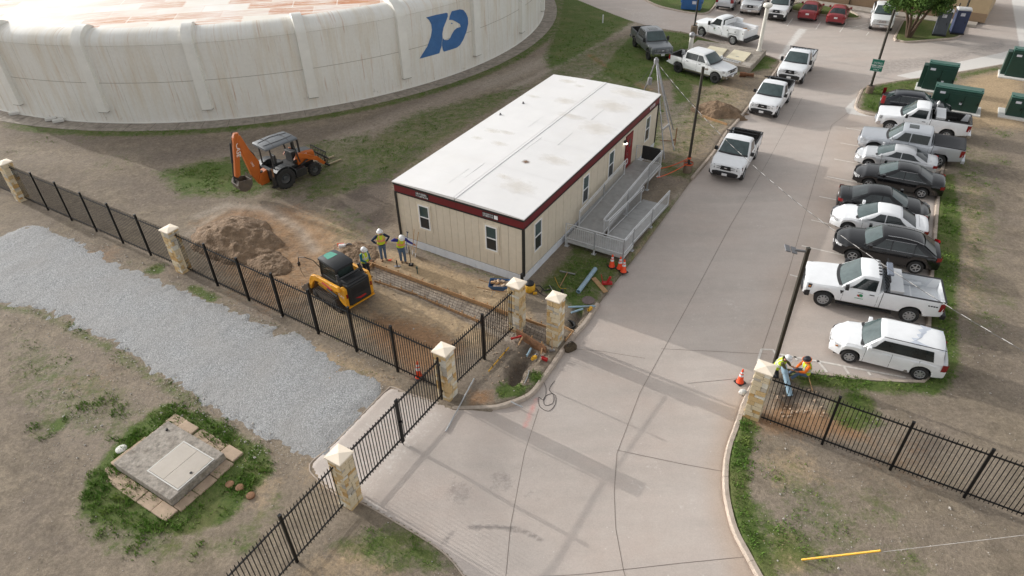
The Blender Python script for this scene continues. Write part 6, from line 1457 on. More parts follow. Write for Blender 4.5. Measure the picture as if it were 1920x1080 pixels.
# ================================================================ MACHINES
def lug_wheel(t, x, y, r, wd, rimr, mt_rim, sgn, lugs=18):
    prof = [(rimr, -wd / 2 + 0.02), (r * 0.85, -wd / 2), (r * 0.95, -wd / 2 + 0.04), (r * 0.96, 0), (r * 0.95, wd / 2 - 0.04), (r * 0.85, wd / 2), (rimr, wd / 2 - 0.02)]
    mb = MB().lathe(prof, 28, axis='y', cap=False)
    for i in range(lugs):
        a = 2 * PI * i / lugs
        for s in (-1, 1):
            a0 = a + (0 if s > 0 else PI / lugs)
            p0 = Vector((math.cos(a0) * r * 0.955, 0.0, math.sin(a0) * r * 0.955)); p1 = Vector((math.cos(a0 + 0.16) * r * 0.95, s * wd * 0.46, math.sin(a0 + 0.16) * r * 0.95))
            mb.bar(p0, p1, 0.055, 0.06, up=p0.normalized())
    wo = obj('wheel', mb, M_('rubber'), t, smooth=35); wo.location = (x, y, r)
    rb_ = MB().lathe([(rimr, -wd / 2 + 0.03), (rimr * 0.96, wd / 2 * 0.55), (rimr * 0.5, wd / 2 * 0.35), (rimr * 0.45, wd / 2 * 0.62), (0.02, wd / 2 * 0.66)], 22, axis='y')
    for k in range(8): rb_.box((math.cos(k * PI / 4) * rimr * 0.62, wd / 2 * 0.42, math.sin(k * PI / 4) * rimr * 0.62), (0.035, 0.05, 0.035))
    ro = obj('rim', rb_, mt_rim, wo, smooth=35); ro.rotation_euler = (0, 0, 0 if sgn > 0 else PI)
    return wo
mat('machine_orange', rgb(180, 94, 34), 0.42, 0, 0.1, 4, dirt=0.3, dcol=rgb(140, 90, 48)); mat('machine_grey', rgb(66, 69, 72), 0.5, 0, 0.1, 5, dirt=0.3, dcol=rgb(100, 94, 86)); mat('canopy_grey', rgb(92, 96, 100), 0.5, 0, 0.06, 3, dirt=0.2, dcol=rgb(140, 134, 126))
mat('machine_dark', (0.016, 0.016, 0.017), 0.55, 0, 0.2, 8, dirt=0.25); mat('bucket_steel', rgb(92, 84, 76), 0.6, 0.3, 0.25, 5, dirt=0.6, dcol=rgb(128, 108, 84)); mat('fork_steel', rgb(150, 138, 112), 0.6, 0.2, 0.15, 6)
mat('cyl_chrome', (0.6, 0.6, 0.62), 0.2, 0.9)
_bh = G(539.5, 352); _bf = G(593.6, 329); _d = (_bf - _bh).normalized(); _hd = math.atan2(_d.y, _d.x); _n = Vector((-_d.y, _d.x, 0))
_c = (_bh + _bf) / 2 + _n * 0.92
bk = thing('backhoe_loader', 'orange and grey backhoe loader with open canopy parked on the grass', 'backhoe', (_c.x, _c.y, 0), _hd)
O_, DG, GY_, CN = M_('machine_orange'), M_('machine_dark'), M_('machine_grey'), M_('canopy_grey')
def k_(name, mb, mt, bevel=0.0, smooth=None, parent=None): return obj(name, mb, mt, parent or bk, bevel=bevel, smooth=smooth)
def prism3(poly, y0, y1): return MB().prism(poly, y0, y1, 'xz')
for s in (1, -1):
    lug_wheel(bk, -1.05, s * 0.86, 0.66, 0.44, 0.33, GY_, s); lug_wheel(bk, 1.05, s * 0.84, 0.43, 0.30, 0.22, GY_, s, 14)
    k_('fender', MB().loft([[(-1.05 + 0.80 * math.cos(a), s * 0.60, 0.66 + 0.78 * math.sin(a)), (-1.05 + 0.80 * math.cos(a), s * 1.08, 0.66 + 0.78 * math.sin(a)), (-1.05 + 0.75 * math.cos(a), s * 1.08, 0.66 + 0.73 * math.sin(a)), (-1.05 + 0.75 * math.cos(a), s * 0.60, 0.66 + 0.73 * math.sin(a))] for a in np.linspace(0.15, 2.35, 10)], closed=True), GY_, smooth=40)
    k_('step_box', MB().box((0.05, s * 0.80, 0.62), (0.75, 0.36, 0.50)), DG, 0.03)
    for (x0, x1) in [(-1.45, -1.45), (0.05, 0.28)]: k_('canopy_post', MB().bar((x1, s * 0.66, 1.15), (x0, s * 0.62, 2.62), 0.07, 0.07), DG)
    k_('loader_arm', prism3([(-0.05, 1.36), (0.15, 1.62), (0.45, 1.66), (1.55, 1.02), (2.02, 0.45), (1.86, 0.34), (1.45, 0.78), (0.35, 1.38)], s * 0.58 - 0.05, s * 0.58 + 0.05), O_, 0.01)
    k_('loader_cylinder', MB().tube([(0.35, s * 0.52, 0.85), (1.15, s * 0.52, 1.15)], 0.05, 8).tube([(1.15, s * 0.52, 1.15), (1.45, s * 0.52, 1.0)], 0.03, 8), DG)
    k_('stabilizer', MB().box((-1.78, s * 0.92, 0.95), (0.16, 0.16, 1.1)).box((-1.78, s * 0.92, 0.36), (0.34, 0.30, 0.05)), DG, 0.01); k_('stabilizer_leg', MB().bar((-1.78, s * 0.92, 0.5), (-1.78, s * 0.98, 1.55), 0.10, 0.10), M_('wood_dark'))
k_('chassis', MB().box((-0.1, 0, 0.68), (2.9, 0.72, 0.42)), DG, 0.03); k_('front_axle', MB().box((1.05, 0, 0.45), (0.2, 1.4, 0.18)), DG)
k_('hood', MB().loft([[(x, -w_, 0.85), (x, -w_, z - 0.10), (x, -w_ * 0.8, z), (x, w_ * 0.8, z), (x, w_, z - 0.10), (x, w_, 0.85)] for x, w_, z in [(0.25, 0.42, 1.62), (0.9, 0.41, 1.56), (1.4, 0.38, 1.46), (1.52, 0.34, 1.36)]], closed=True), O_, smooth=30)
k_('hood_top', MB().loft([[(x, -w_ * 0.82, z + 0.006), (x, w_ * 0.82, z + 0.006)] for x, w_, z in [(0.25, 0.42, 1.62), (0.9, 0.41, 1.56), (1.4, 0.38, 1.46)]], cap=False), GY_); k_('radiator_grille', MB().box((1.535, 0, 1.05), (0.03, 0.62, 0.55)), DG)
k_('dash', MB().box((0.12, 0, 1.40), (0.30, 0.80, 0.75)), DG, 0.04)
k_('floor', MB().box((-0.75, 0, 1.00), (1.5, 1.15, 0.10)), DG); k_('rear_tower', MB().box((-1.55, 0, 0.95), (0.22, 1.6, 0.55)), GY_, 0.02)
k_('seat', MB().box((-0.80, 0, 1.32), (0.48, 0.48, 0.14)).box((-1.02, 0, 1.62), (0.12, 0.46, 0.55)).box((-0.8, 0, 1.14), (0.3, 0.3, 0.25)), DG, 0.03)
k_('steering_wheel', MB().tube([(-0.18 + 0.05 * math.sin(a), 0.19 * math.cos(a), 1.72 + 0.17 * math.sin(a) * 0.6) for a in np.linspace(0, 2 * PI, 16)], 0.016, 6), DG)
k_('control_levers', MB().tube([(-1.30, 0.12, 1.1), (-1.25, 0.14, 1.55)], 0.015, 5).tube([(-1.30, -0.12, 1.1), (-1.25, -0.14, 1.55)], 0.015, 5), DG)
cp = k_('canopy', MB().loft([[(x, -w_, z - 0.09), (x, -w_, z - 0.02), (x, -w_ * 0.9, z + 0.02), (x, 0, z + 0.05), (x, w_ * 0.9, z + 0.02), (x, w_, z - 0.02), (x, w_, z - 0.09)] for x, w_, z in [(-1.75, 0.70, 2.66), (-1.66, 0.80, 2.69), (-0.7, 0.82, 2.73), (0.32, 0.80, 2.70), (0.42, 0.70, 2.66)]], closed=True), CN, smooth=30)
for y in (-0.3, 0.3): k_('canopy_rib', MB().tube([(-1.6, y, 2.745), (-0.7, y * 1.4, 2.78), (0.3, y, 2.75)], 0.014, 5), DG, parent=cp)
for x in (-1.2, -0.2): k_('canopy_rib', MB().tube([(x, -0.75, 2.74), (x + 0.1, 0, 2.79), (x, 0.75, 2.74)], 0.014, 5), DG, parent=cp)
k_('exhaust', MB().tube([(0.55, -0.36, 1.5), (0.55, -0.36, 2.35), (0.50, -0.36, 2.5), (0.42, -0.36, 2.56)], 0.06, 10), DG, smooth=40); k_('air_cleaner', MB().lathe([(0.11, 0), (0.11, 0.5), (0.06, 0.55)], 12, (0.55, 0.34, 1.55)), DG, smooth=40)
# fork carriage
car_ = k_('fork_carriage', MB().box((2.06, 0, 0.32), (0.08, 1.9, 0.12)).box((2.06, 0, 0.80), (0.07, 1.9, 0.08)).box((2.06, 0, 1.18), (0.05, 1.7, 0.05)), DG)
for i in range(10): k_('guard_bar', MB().bar((2.06, -0.8 + i * 0.178, 0.3), (2.02, -0.8 + i * 0.178, 1.2), 0.03, 0.03), DG, parent=car_)
for y in (-0.38, 0.38): k_('fork', MB().box((2.15, y, 0.45), (0.06, 0.13, 0.75)).box((2.72, y, 0.10), (1.15, 0.13, 0.05)), M_('fork_steel'), parent=car_)
# digging arm in the machine's centre plane: swing frame, boom, dipper stick, bucket
k_('swing_frame', prism3([(-1.70, 0.42), (-1.70, 1.25), (-2.15, 1.12), (-2.35, 0.75), (-2.25, 0.40)], -0.22, 0.22), O_, 0.02); k_('swing_post', MB().lathe([(0.16, 0.35), (0.16, 1.2)], 12, (-2.05, 0, 0)), DG)
boom = k_('boom', prism3([(-2.10, 0.62), (-2.35, 0.55), (-2.62, 1.15), (-2.78, 2.15), (-2.96, 3.45), (-2.86, 3.78), (-2.68, 3.74), (-2.34, 2.60), (-1.98, 1.86), (-2.06, 1.55)], -0.14, 0.14), O_, 0.02)
stick = k_('dipper_stick', prism3([(-2.72, 3.88), (-2.98, 3.92), (-3.10, 3.70), (-3.36, 2.5), (-3.60, 1.45), (-3.48, 1.36), (-3.30, 1.45), (-3.02, 2.6), (-2.80, 3.6)], -0.11, 0.11), O_, 0.02)
k_('boom_cylinder', MB().tube([(-2.0, 0.0, 1.35), (-2.42, 0.0, 2.6)], 0.07, 10).tube([(-2.42, 0, 2.6), (-2.76, 0, 3.4)], 0.035, 8), DG, smooth=40)
k_('stick_cylinder', MB().tube([(-3.30, 0, 3.45), (-3.52, 0, 2.3)], 0.065, 10).tube([(-3.52, 0, 2.3), (-3.68, 0, 1.5)], 0.035, 8), DG, smooth=40)
k_('bucket_link', MB().bar((-3.66, 0, 1.5), (-3.72, 0, 1.12), 0.14, 0.08).bar((-3.72, 0, 1.12), (-3.45, 0, 0.95), 0.12, 0.08), DG)
bp_ = [(-3.62, 1.28), (-3.74, 1.02), (-3.66, 0.70), (-3.40, 0.52), (-3.08, 0.55), (-2.86, 0.80), (-2.80, 1.12)]
bi_ = [(-2.86, 1.12), (-2.92, 0.84), (-3.12, 0.62), (-3.38, 0.60), (-3.58, 0.74), (-3.66, 1.0), (-3.56, 1.24)]
bu = k_('bucket', prism3(bp_ + bi_, -0.38, 0.38), M_('bucket_steel'), 0.01)
for s in (-1, 1): k_('bucket_side', prism3(bp_, s * 0.38 - 0.015, s * 0.38 + 0.015), M_('bucket_steel'), parent=bu)
for i in range(5): k_('tooth', MB().bar((-2.82, -0.32 + i * 0.16, 1.08), (-2.78, -0.32 + i * 0.16, 1.32), 0.06, 0.04), M_('bucket_steel'), parent=bu)
k_('hydraulic_hose', MB().tube([(-1.9, 0.08, 1.5), (-2.1, 0.12, 2.3), (-2.5, 0.12, 3.0), (-2.7, 0.14, 3.8), (-3.0, 0.14, 3.95), (-3.2, 0.14, 3.3)], 0.025, 6), DG)
_tx = lambda body, size, M4, par, mt=None: text('lettering', body, size, mt or M_('letter_white'), par, M4)
_tx('CASE', 0.36, Matrix.Translation((-3.02, -0.113, 2.95)) @ Matrix.Rotation(PI / 2, 4, 'X') @ Matrix.Rotation(R(-102), 4, 'Z'), stick)
_tx('CASE', 0.15, Matrix.Translation((-2.45, -0.143, 1.85)) @ Matrix.Rotation(PI / 2, 4, 'X') @ Matrix.Rotation(R(-75), 4, 'Z'), boom)
_tx('580', 0.17, Matrix.Translation((0.85, -0.425, 1.38)) @ Matrix.Rotation(PI / 2, 4, 'X'), bk)
# ---------------------------------------------------------------- compact track loader
mat('cat_yellow', rgb(222, 156, 34), 0.42, 0, 0.08, 4, dirt=0.22, dcol=rgb(160, 116, 56)); mat('cab_black', (0.020, 0.021, 0.023), 0.5, 0, 0.12, 5, dirt=0.25, dcol=(0.09, 0.085, 0.08)); mat('skylight', rgb(72, 150, 128), 0.2, 0, 0.08, 6, spec=0.6)
mat('cab_glass', (0.035, 0.05, 0.045), 0.08, 0, 0.3, 5, spec=0.6); mat('track_rubber', rgb(62, 56, 50), 0.9, 0, 0.3, 9, dirt=0.6, dcol=rgb(112, 92, 70))
SKH = R(138)
sk = thing('skid_loader', 'yellow and black compact track loader with closed cab behind the fence', 'loader', (-8.02, 25.45, 0), SKH)
def q_(name, mb, mt, bevel=0.0, smooth=None, parent=None): return obj(name, mb, mt, parent or sk, bevel=bevel, smooth=smooth)
YL, BK = M_('cat_yellow'), M_('cab_black')
tp = [(-1.02, 0.06), (-0.85, 0.0), (0.75, 0.0), (1.0, 0.10), (1.08, 0.28), (0.98, 0.44), (-0.55, 0.66), (-0.80, 0.64), (-1.08, 0.34)]
for s in (1, -1):
    tk = q_('track', prism3(tp, s * 0.74 - 0.20, s * 0.74 + 0.20), M_('track_rubber'), 0.03)
    per = [Vector((x, 0, z)) for x, z in tp]; tot = sum((per[i] - per[(i + 1) % len(per)]).length for i in range(len(per))); n = 38; acc = 0; k = 0
    lm_ = MB().box((0, 0, 0), (0.055, 0.41, 0.05)).mesh('lug'); lm_.materials.append(M_('track_rubber'))
    for i in range(len(per)):
        a, b_ = per[i], per[(i + 1) % len(per)]; L_ = (b_ - a).length; ang = math.atan2(b_.z - a.z, b_.x - a.x)
        while k * tot / n < acc + L_:
            pnt = a + (b_ - a) * ((k * tot / n - acc) / L_); o = obj('track_lug', lm_, None, tk); o.location = (pnt.x, s * 0.74, pnt.z); o.rotation_euler = (0, -ang, 0); k += 1
        acc += L_
    for (x, z, r_) in [(-0.72, 0.42, 0.2), (0.85, 0.24, 0.18), (-0.45, 0.14, 0.1), (-0.1, 0.14, 0.1), (0.25, 0.14, 0.1), (0.55, 0.14, 0.1)]: q_('track_roller', MB().lathe([(r_, -0.02), (r_, 0.02), (r_ * 0.4, 0.03)], 14, (x, s * 0.945, z), axis='y'), BK, parent=tk)
    q_('side_panel', prism3([(-1.42, 0.48), (-1.42, 1.42), (-1.22, 1.50), (-0.98, 1.36), (-0.78, 0.98), (-0.92, 0.66), (-1.15, 0.50)], s * 0.70 - 0.07, s * 0.70 + 0.09), YL, 0.02)
    q_('lift_arm', prism3([(-1.22, 1.28), (-1.10, 1.50), (-0.72, 1.46), (0.55, 1.38), (0.98, 1.24), (1.22, 0.92), (1.42, 0.40), (1.26, 0.32), (1.02, 0.76), (0.78, 1.04), (0.30, 1.14), (-0.80, 1.16)], s * 0.82 - 0.07, s * 0.82 + 0.07), YL, 0.02)
    q_('lower_link', prism3([(-0.55, 0.78), (0.72, 0.86), (0.86, 0.74), (0.72, 0.66), (-0.55, 0.60)], s * 0.68 - 0.04, s * 0.68 + 0.04), YL, 0.01)
    q_('lift_cylinder', MB().tube([(-0.95, s * 0.90, 0.95), (-0.25, s * 0.90, 1.05)], 0.055, 10), BK, smooth=40); q_('cylinder_sleeve', MB().tube([(-0.62, s * 0.90, 1.16), (0.06, s * 0.90, 1.26)], 0.045, 8), M_('red'), smooth=40)
    q_('rear_upright', MB().bar((-1.02, s * 0.66, 1.30), (-0.80, s * 0.60, 1.92), 0.12, 0.12), BK, 0.02)
    q_('tail_lamp', MB().box((-1.425, s * 0.68, 1.05), (0.02, 0.09, 0.22)), M_('taillight'))
q_('main_frame', MB().box((-0.15, 0, 0.60), (2.0, 1.0, 0.55)), YL, 0.02)
eng = q_('engine_cover', MB().box((-1.05, 0, 1.02), (0.78, 1.24, 1.10)), BK, 0.05); q_('cover_top', MB().box((-1.05, 0, 1.59), (0.62, 1.0, 0.05)), M_('machine_dark'), 0.01, parent=eng)
for i in range(8): q_('top_louver', MB().box((-1.30 + i * 0.07, 0, 1.62), (0.02, 0.92, 0.02)), BK, parent=eng)
rd_ = q_('rear_door', MB().box((-1.46, 0, 0.98), (0.05, 1.12, 0.98)), BK, 0.02)
for i in range(7): q_('door_slat', MB().box((-1.492, 0, 0.98 + i * 0.065), (0.02, 0.92, 0.018)), M_('machine_dark'), parent=rd_)
q_('rear_sill', MB().box((-1.44, 0, 0.43), (0.10, 1.5, 0.06)), YL)
q_('rear_bar', MB().tube([(-0.92, -0.66, 1.72), (-0.98, -0.4, 1.76), (-0.98, 0.4, 1.76), (-0.92, 0.66, 1.72)], 0.05, 10), BK, smooth=40)
cab = q_('cab', MB().box((0.10, 0, 1.02), (1.30, 0.98, 0.5)), BK, 0.02)
for (x, y) in [(-0.52, 0.46), (-0.52, -0.46), (0.72, 0.46), (0.72, -0.46)]: q_('cab_post', MB().bar((x, y, 1.2), (x * 0.94, y * 0.94, 2.02), 0.09, 0.07), BK, parent=cab)
rf = q_('cab_roof', MB().loft([[(x, -w_, z - 0.10), (x, -w_ * 0.96, z - 0.02), (x, -w_ * 0.8, z), (x, w_ * 0.8, z), (x, w_ * 0.96, z - 0.02), (x, w_, z - 0.10)] for x, w_, z in [(-0.62, 0.46, 2.02), (-0.5, 0.52, 2.10), (0.2, 0.53, 2.13), (0.75, 0.50, 2.11), (0.86, 0.42, 2.04)]], closed=True), BK, smooth=35, parent=cab)
q_('skylight', MB().face([(0.24, -0.28, 2.136), (0.24, 0.28, 2.136), (0.68, 0.22, 2.122), (0.74, 0.0, 2.12), (0.68, -0.22, 2.122)]), M_('skylight'), parent=cab)
q_('rear_glass', MB().face([(-0.60, -0.40, 1.52), (-0.60, 0.40, 1.52), (-0.56, 0.38, 1.98), (-0.56, -0.38, 1.98)]), M_('cab_glass'), parent=cab)
for s in (1, -1):
    q_('side_glass', MB().face([(-0.45, s * 0.462, 1.28), (0.66, s * 0.462, 1.28), (0.62, s * 0.445, 1.98), (-0.45, s * 0.445, 1.98)]), M_('cab_glass'), parent=cab)
    for i in range(9): q_('screen_bar', MB().bar((-0.42 + i * 0.125, s * 0.475, 1.28), (-0.42 + i * 0.12, s * 0.458, 1.98), 0.010, 0.010), BK, parent=cab)
    for i in range(6): q_('screen_bar', MB().bar((-0.45, s * (0.476 - i * 0.003), 1.32 + i * 0.12), (0.64, s * (0.476 - i * 0.003), 1.32 + i * 0.12), 0.010, 0.010), BK, parent=cab)
q_('seat', MB().box((-0.2, 0, 1.3), (0.4, 0.5, 0.14)).box((-0.40, 0, 1.58), (0.10, 0.48, 0.5)), M_('machine_dark'), 0.03, parent=cab)
q_('front_glass', MB().face([(0.78, -0.40, 1.2), (0.78, 0.40, 1.2), (0.74, 0.38, 2.0), (0.74, -0.38, 2.0)]), M_('cab_glass'), parent=cab)
q_('mirror_arm', MB().tube([(0.75, 0.46, 1.55), (0.95, 0.62, 1.95), (1.25, 0.85, 2.12), (1.55, 0.98, 2.05), (1.62, 1.0, 1.75)], 0.022, 6), BK); q_('mirror', MB().box((1.62, 1.0, 1.66), (0.06, 0.14, 0.2)), BK, 0.02); q_('hanging_cord', MB().tube([(1.62, 1.0, 1.56), (1.6, 0.98, 1.2), (1.5, 0.92, 0.9)], 0.01, 5), BK)
bkp = [(1.35, 0.62), (1.30, 0.12), (1.42, 0.02), (2.05, 0.0), (2.05, 0.03), (1.46, 0.06), (1.36, 0.14), (1.40, 0.62)]
bu2 = q_('bucket', prism3(bkp, -0.95, 0.95), M_('bucket_steel'))
for s in (-1, 1): q_('bucket_side', prism3([(1.36, 0.60), (1.32, 0.1), (1.44, 0.03), (2.0, 0.02), (1.7, 0.42)], s * 0.95 - 0.015, s * 0.95 + 0.015), M_('bucket_steel'), parent=bu2)
for i in range(7): q_('tooth', MB().bar((2.0, -0.85 + i * 0.283, 0.02), (2.18, -0.85 + i * 0.283, 0.02), 0.07, 0.04), M_('bucket_steel'), parent=bu2)
_tx('CAT', 0.22, Matrix.Translation((-1.12, 0.795, 0.98)) @ Matrix.Rotation(PI, 4, 'Z') @ Matrix.Rotation(PI / 2, 4, 'X') @ Matrix.Rotation(R(-12), 4, 'Z'), sk)
q_('badge', MB().face([(-1.487, -0.30, 0.66), (-1.487, 0.05, 0.64), (-1.487, 0.32, 0.78), (-1.487, 0.0, 0.74), (-1.487, -0.28, 0.74)]), M_('red'), parent=rd_)
_tx('CAT', 0.10, Matrix.Translation((-0.55, 0.892, 1.40)) @ Matrix.Rotation(PI, 4, 'Z') @ Matrix.Rotation(PI / 2, 4, 'X'), sk)
# ================================================================ PEOPLE
def fuse(name, mb, voxel, mt, parent, smooth=4):
    """union of overlapping limbs into one continuous skin"""
    me = mb.mesh(name); o = bpy.data.objects.new('tmp', me); C.objects.link(o)
    r_ = o.modifiers.new('r', 'REMESH'); r_.mode = 'VOXEL'; r_.voxel_size = voxel
    s_ = o.modifiers.new('s', 'SMOOTH'); s_.factor = 0.5; s_.iterations = smooth
    dg = bpy.context.evaluated_depsgraph_get(); m2 = bpy.data.meshes.new_from_object(o.evaluated_get(dg)); bpy.data.objects.remove(o); bpy.data.meshes.remove(me)
    m2.shade_smooth(); m2.name = name
    return obj(name, m2, mt, parent)
def ell(p, d, ax, rx, ry, n=14):
    d = Vector(d).normalized(); e2 = Vector(ax); e2 = (e2 - d * e2.dot(d)).normalized(); e1 = e2.cross(d)
    return [tuple(Vector(p) + e1 * (rx * math.cos(2 * PI * i / n)) + e2 * (ry * math.sin(2 * PI * i / n))) for i in range(n)]
SKIN = mat('skin', rgb(176, 122, 92), 0.6, 0, 0.06, 10)
mat('denim', rgb(84, 104, 128), 0.9, 0, 0.2, 14, dirt=0.3, dcol=rgb(112, 112, 110)); mat('navy', rgb(28, 40, 66), 0.85, 0, 0.12, 10); mat('royal', rgb(42, 44, 128), 0.85, 0, 0.1, 10); mat('teal', rgb(22, 98, 112), 0.85, 0, 0.1, 10); mat('shirt_orange', rgb(244, 122, 36), 0.85, 0, 0.08, 10); mat('shirt_olive', rgb(86, 82, 52), 0.85, 0, 0.12, 10)
mat('vest_lime', rgb(196, 216, 40), 0.7, 0, 0.06, 10); mat('vest_stripe', rgb(240, 150, 120), 0.5, 0, 0.06, 10); mat('vest_silver', rgb(210, 212, 206), 0.4, 0, 0.06, 10); mat('boots', rgb(128, 100, 74), 0.8, 0, 0.15, 10); mat('pants_dark', rgb(40, 42, 48), 0.9, 0, 0.1, 10); mat('hat_white', (0.80, 0.80, 0.80), 0.3, 0, 0.03, 6); mat('hat_dark', rgb(44, 46, 54), 0.4, 0, 0.2, 20); mat('hair', rgb(34, 26, 22), 0.9)
STAND = dict(pel=(0, 0, 0.98), spi=(0, 0, 1.17), che=(0, 0, 1.38), nek=(0, 0, 1.53), hed=(0.02, 0, 1.68), shL=(0, 0.19, 1.47), elL=(-0.02, 0.27, 1.19), wrL=(0.06, 0.29, 0.95), shR=(0, -0.19, 1.47), elR=(-0.02, -0.27, 1.19), wrR=(0.06, -0.29, 0.95),
             hiL=(0, 0.095, 0.95), knL=(0.03, 0.11, 0.51), anL=(0, 0.12, 0.09), hiR=(0, -0.095, 0.95), knR=(0.03, -0.11, 0.51), anR=(0, -0.12, 0.09), footL=(1, 0.15, 0), footR=(1, -0.15, 0), handL=(0.2, 0, -1), handR=(0.2, 0, -1), face=(1, 0, -0.05))
def person(label, loc, rz, J, shirt, trousers, stripe, hat=M_('hat_white'), brim=None, vest=True, silver=False):
    j = {k: Vector(v) for k, v in dict(STAND, **J).items()}
    t = thing('person', label, 'person', loc, rz)
    lat = (j['shL'] - j['shR']).normalized()
    b = MB()
    # torso
    up1 = (j['che'] - j['pel']).normalized()
    tors = [ell(j['pel'] - up1 * 0.10, up1, lat, 0.085, 0.14), ell(j['pel'], up1, lat, 0.105, 0.165), ell(j['spi'], up1, lat, 0.10, 0.15), ell(j['che'], up1, lat, 0.115, 0.175), ell(j['che'] + up1 * 0.10, up1, lat, 0.09, 0.15), ell(j['nek'] - up1 * 0.02, up1, lat, 0.055, 0.07)]
    b.loft(tors, closed=True)
    fc = j['face'].normalized(); hu = (j['hed'] - j['nek']).normalized()
    b.tube([j['nek'] - hu * 0.06, j['nek'] + hu * 0.08], 0.055, 12)
    side = hu.cross(fc).normalized()
    HM = Matrix((fc, side, fc.cross(side))).transposed()
    h = MB().ball((0, 0, 0.02), 0.105, 16, 10, (0.95, 0.76, 1.10)).ball((0.035, 0, -0.055), 0.062, 12, 8, (0.95, 0.9, 0.9)).box((0.105, 0, -0.012), (0.035, 0.026, 0.045)).box((0.0, 0.082, -0.005), (0.035, 0.02, 0.06)).box((0.0, -0.082, -0.005), (0.035, 0.02, 0.06))
    h.xf(Matrix.Translation(j['hed']) @ HM.to_4x4()); b.add(h.v, h.f)
    arms = MB(); legs = MB()
    for s in 'LR':
        sh_, el_, wr_ = j['sh' + s], j['el' + s], j['wr' + s]
        b.tube([sh_.lerp(j['che'], 0.25), sh_, sh_.lerp(el_, 0.5), el_, el_.lerp(wr_, 0.4), wr_], [0.06, 0.062, 0.05, 0.042, 0.042, 0.029], 12)
        hd_ = j['hand' + s].normalized(); pn = hd_.cross(lat).normalized(); sd_ = hd_.cross(pn).normalized()
        b.loft([ell(wr_, hd_, sd_, 0.02, 0.028, 8), ell(wr_ + hd_ * 0.05, hd_, sd_, 0.019, 0.042, 8), ell(wr_ + hd_ * 0.095, hd_, sd_, 0.016, 0.042, 8)], closed=True)
        for q, (o_, ln) in enumerate([(-0.033, 0.072), (-0.011, 0.082), (0.011, 0.078), (0.033, 0.06)]):
            k0 = wr_ + hd_ * 0.085 + sd_ * o_; k1 = k0 + hd_ * ln * 0.5 + pn * 0.008; k2 = k1 + (hd_ * 0.7 + pn * 0.7).normalized() * ln * 0.55
            b.tube([k0, k1, k2], [0.011, 0.010, 0.009], 7)
        k0 = wr_ + hd_ * 0.03 - sd_ * 0.03; b.tube([k0, k0 + (hd_ * 0.7 - sd_ * 0.7) * 0.045, k0 + (hd_ * 0.9 - sd_ * 0.5 + pn * 0.2) * 0.075], [0.014, 0.012, 0.010], 7)
        arms.tube([sh_.lerp(j['che'], 0.3), sh_, sh_.lerp(el_, 0.5), el_, el_.lerp(wr_, 0.5), el_.lerp(wr_, 0.96)], [0.075, 0.082, 0.068, 0.06, 0.055, 0.043], 12)
        hi_, kn_, an_ = j['hi' + s], j['kn' + s], j['an' + s]
        b.tube([hi_.lerp(j['pel'], 0.3), hi_, hi_.lerp(kn_, 0.5), kn_, kn_.lerp(an_, 0.35), an_], [0.085, 0.088, 0.075, 0.055, 0.055, 0.038], 12)
        legs.tube([hi_.lerp(j['pel'], 0.4), hi_, hi_.lerp(kn_, 0.5), kn_, kn_.lerp(an_, 0.4), an_ + Vector((0, 0, 0.0))], [0.10, 0.105, 0.088, 0.072, 0.068, 0.062], 12)
        f = j['foot' + s].normalized()
        b.tube([an_, an_ - Vector((0, 0, 0.04)) + f * 0.03, an_ - Vector((0, 0, 0.055)) + f * 0.15], [0.04, 0.04, 0.03], 10)
        bt = MB().tube([an_ + Vector((0, 0, 0.06)), an_ - Vector((0, 0, 0.02)), an_ - Vector((0, 0, 0.045)) + f * 0.06, an_ - Vector((0, 0, 0.05)) + f * 0.17], [0.062, 0.058, 0.052, 0.042], 12).tube([an_ - Vector((0, 0, 0.05)) - f * 0.05, an_ - Vector((0, 0, 0.05)) + f * 0.05], 0.045, 10)
        fuse('boot', bt, 0.02, M_('boots'), t, 2)
    fuse('body', b, 0.0125, SKIN, t, 2)
    g = 1.12
    sh_mb = MB().loft([ell(j['pel'] - up1 * 0.06, up1, lat, 0.128, 0.185), ell(j['pel'] + up1 * 0.04, up1, lat, 0.128, 0.185), ell(j['spi'], up1, lat, 0.122, 0.175), ell(j['che'], up1, lat, 0.135, 0.195), ell(j['che'] + up1 * 0.10, up1, lat, 0.105, 0.165), ell(j['nek'] - up1 * 0.02, up1, lat, 0.066, 0.08)], closed=True)
    sh_mb.add(arms.v, arms.f); fuse('shirt', sh_mb, 0.02, shirt, t, 3)
    tr_mb = MB().loft([ell(j['pel'] - up1 * 0.13, up1, lat, 0.10, 0.16), ell(j['pel'] - up1 * 0.02, up1, lat, 0.120, 0.178), ell(j['pel'] + up1 * 0.06, up1, lat, 0.118, 0.172)], closed=True); tr_mb.add(legs.v, legs.f); fuse('trousers', tr_mb, 0.02, trousers, t, 3)
    if vest:
        sec_ = lambda p, a, c: ell(p, up1, lat, a, c, 20)
        v0, v1 = j['spi'] - up1 * 0.10, j['che'] + up1 * 0.14
        prof = [(j['pel'] + up1 * 0.02, 0.150, 0.208), (j['spi'] - up1 * 0.03, 0.148, 0.202), (j['spi'] + up1 * 0.08, 0.152, 0.206), (j['che'], 0.158, 0.214), (j['che'] + up1 * 0.08, 0.140, 0.190), (j['che'] + up1 * 0.135, 0.105, 0.13)]
        vo = obj('vest', MB().loft([sec_(*q) for q in prof], closed=True, cap=False), M_('vest_lime'), t, smooth=70)
        sm = M_('vest_silver') if silver else stripe
        for f0 in (0.22, 0.52):
            c0 = prof[1][0].lerp(prof[3][0], f0); obj('stripe', MB().loft([sec_(c0 - up1 * 0.028, 0.159, 0.214), sec_(c0 + up1 * 0.028, 0.161, 0.217)], closed=True, cap=False), sm, vo, smooth=70)
        fr_ = lat.cross(up1).normalized()
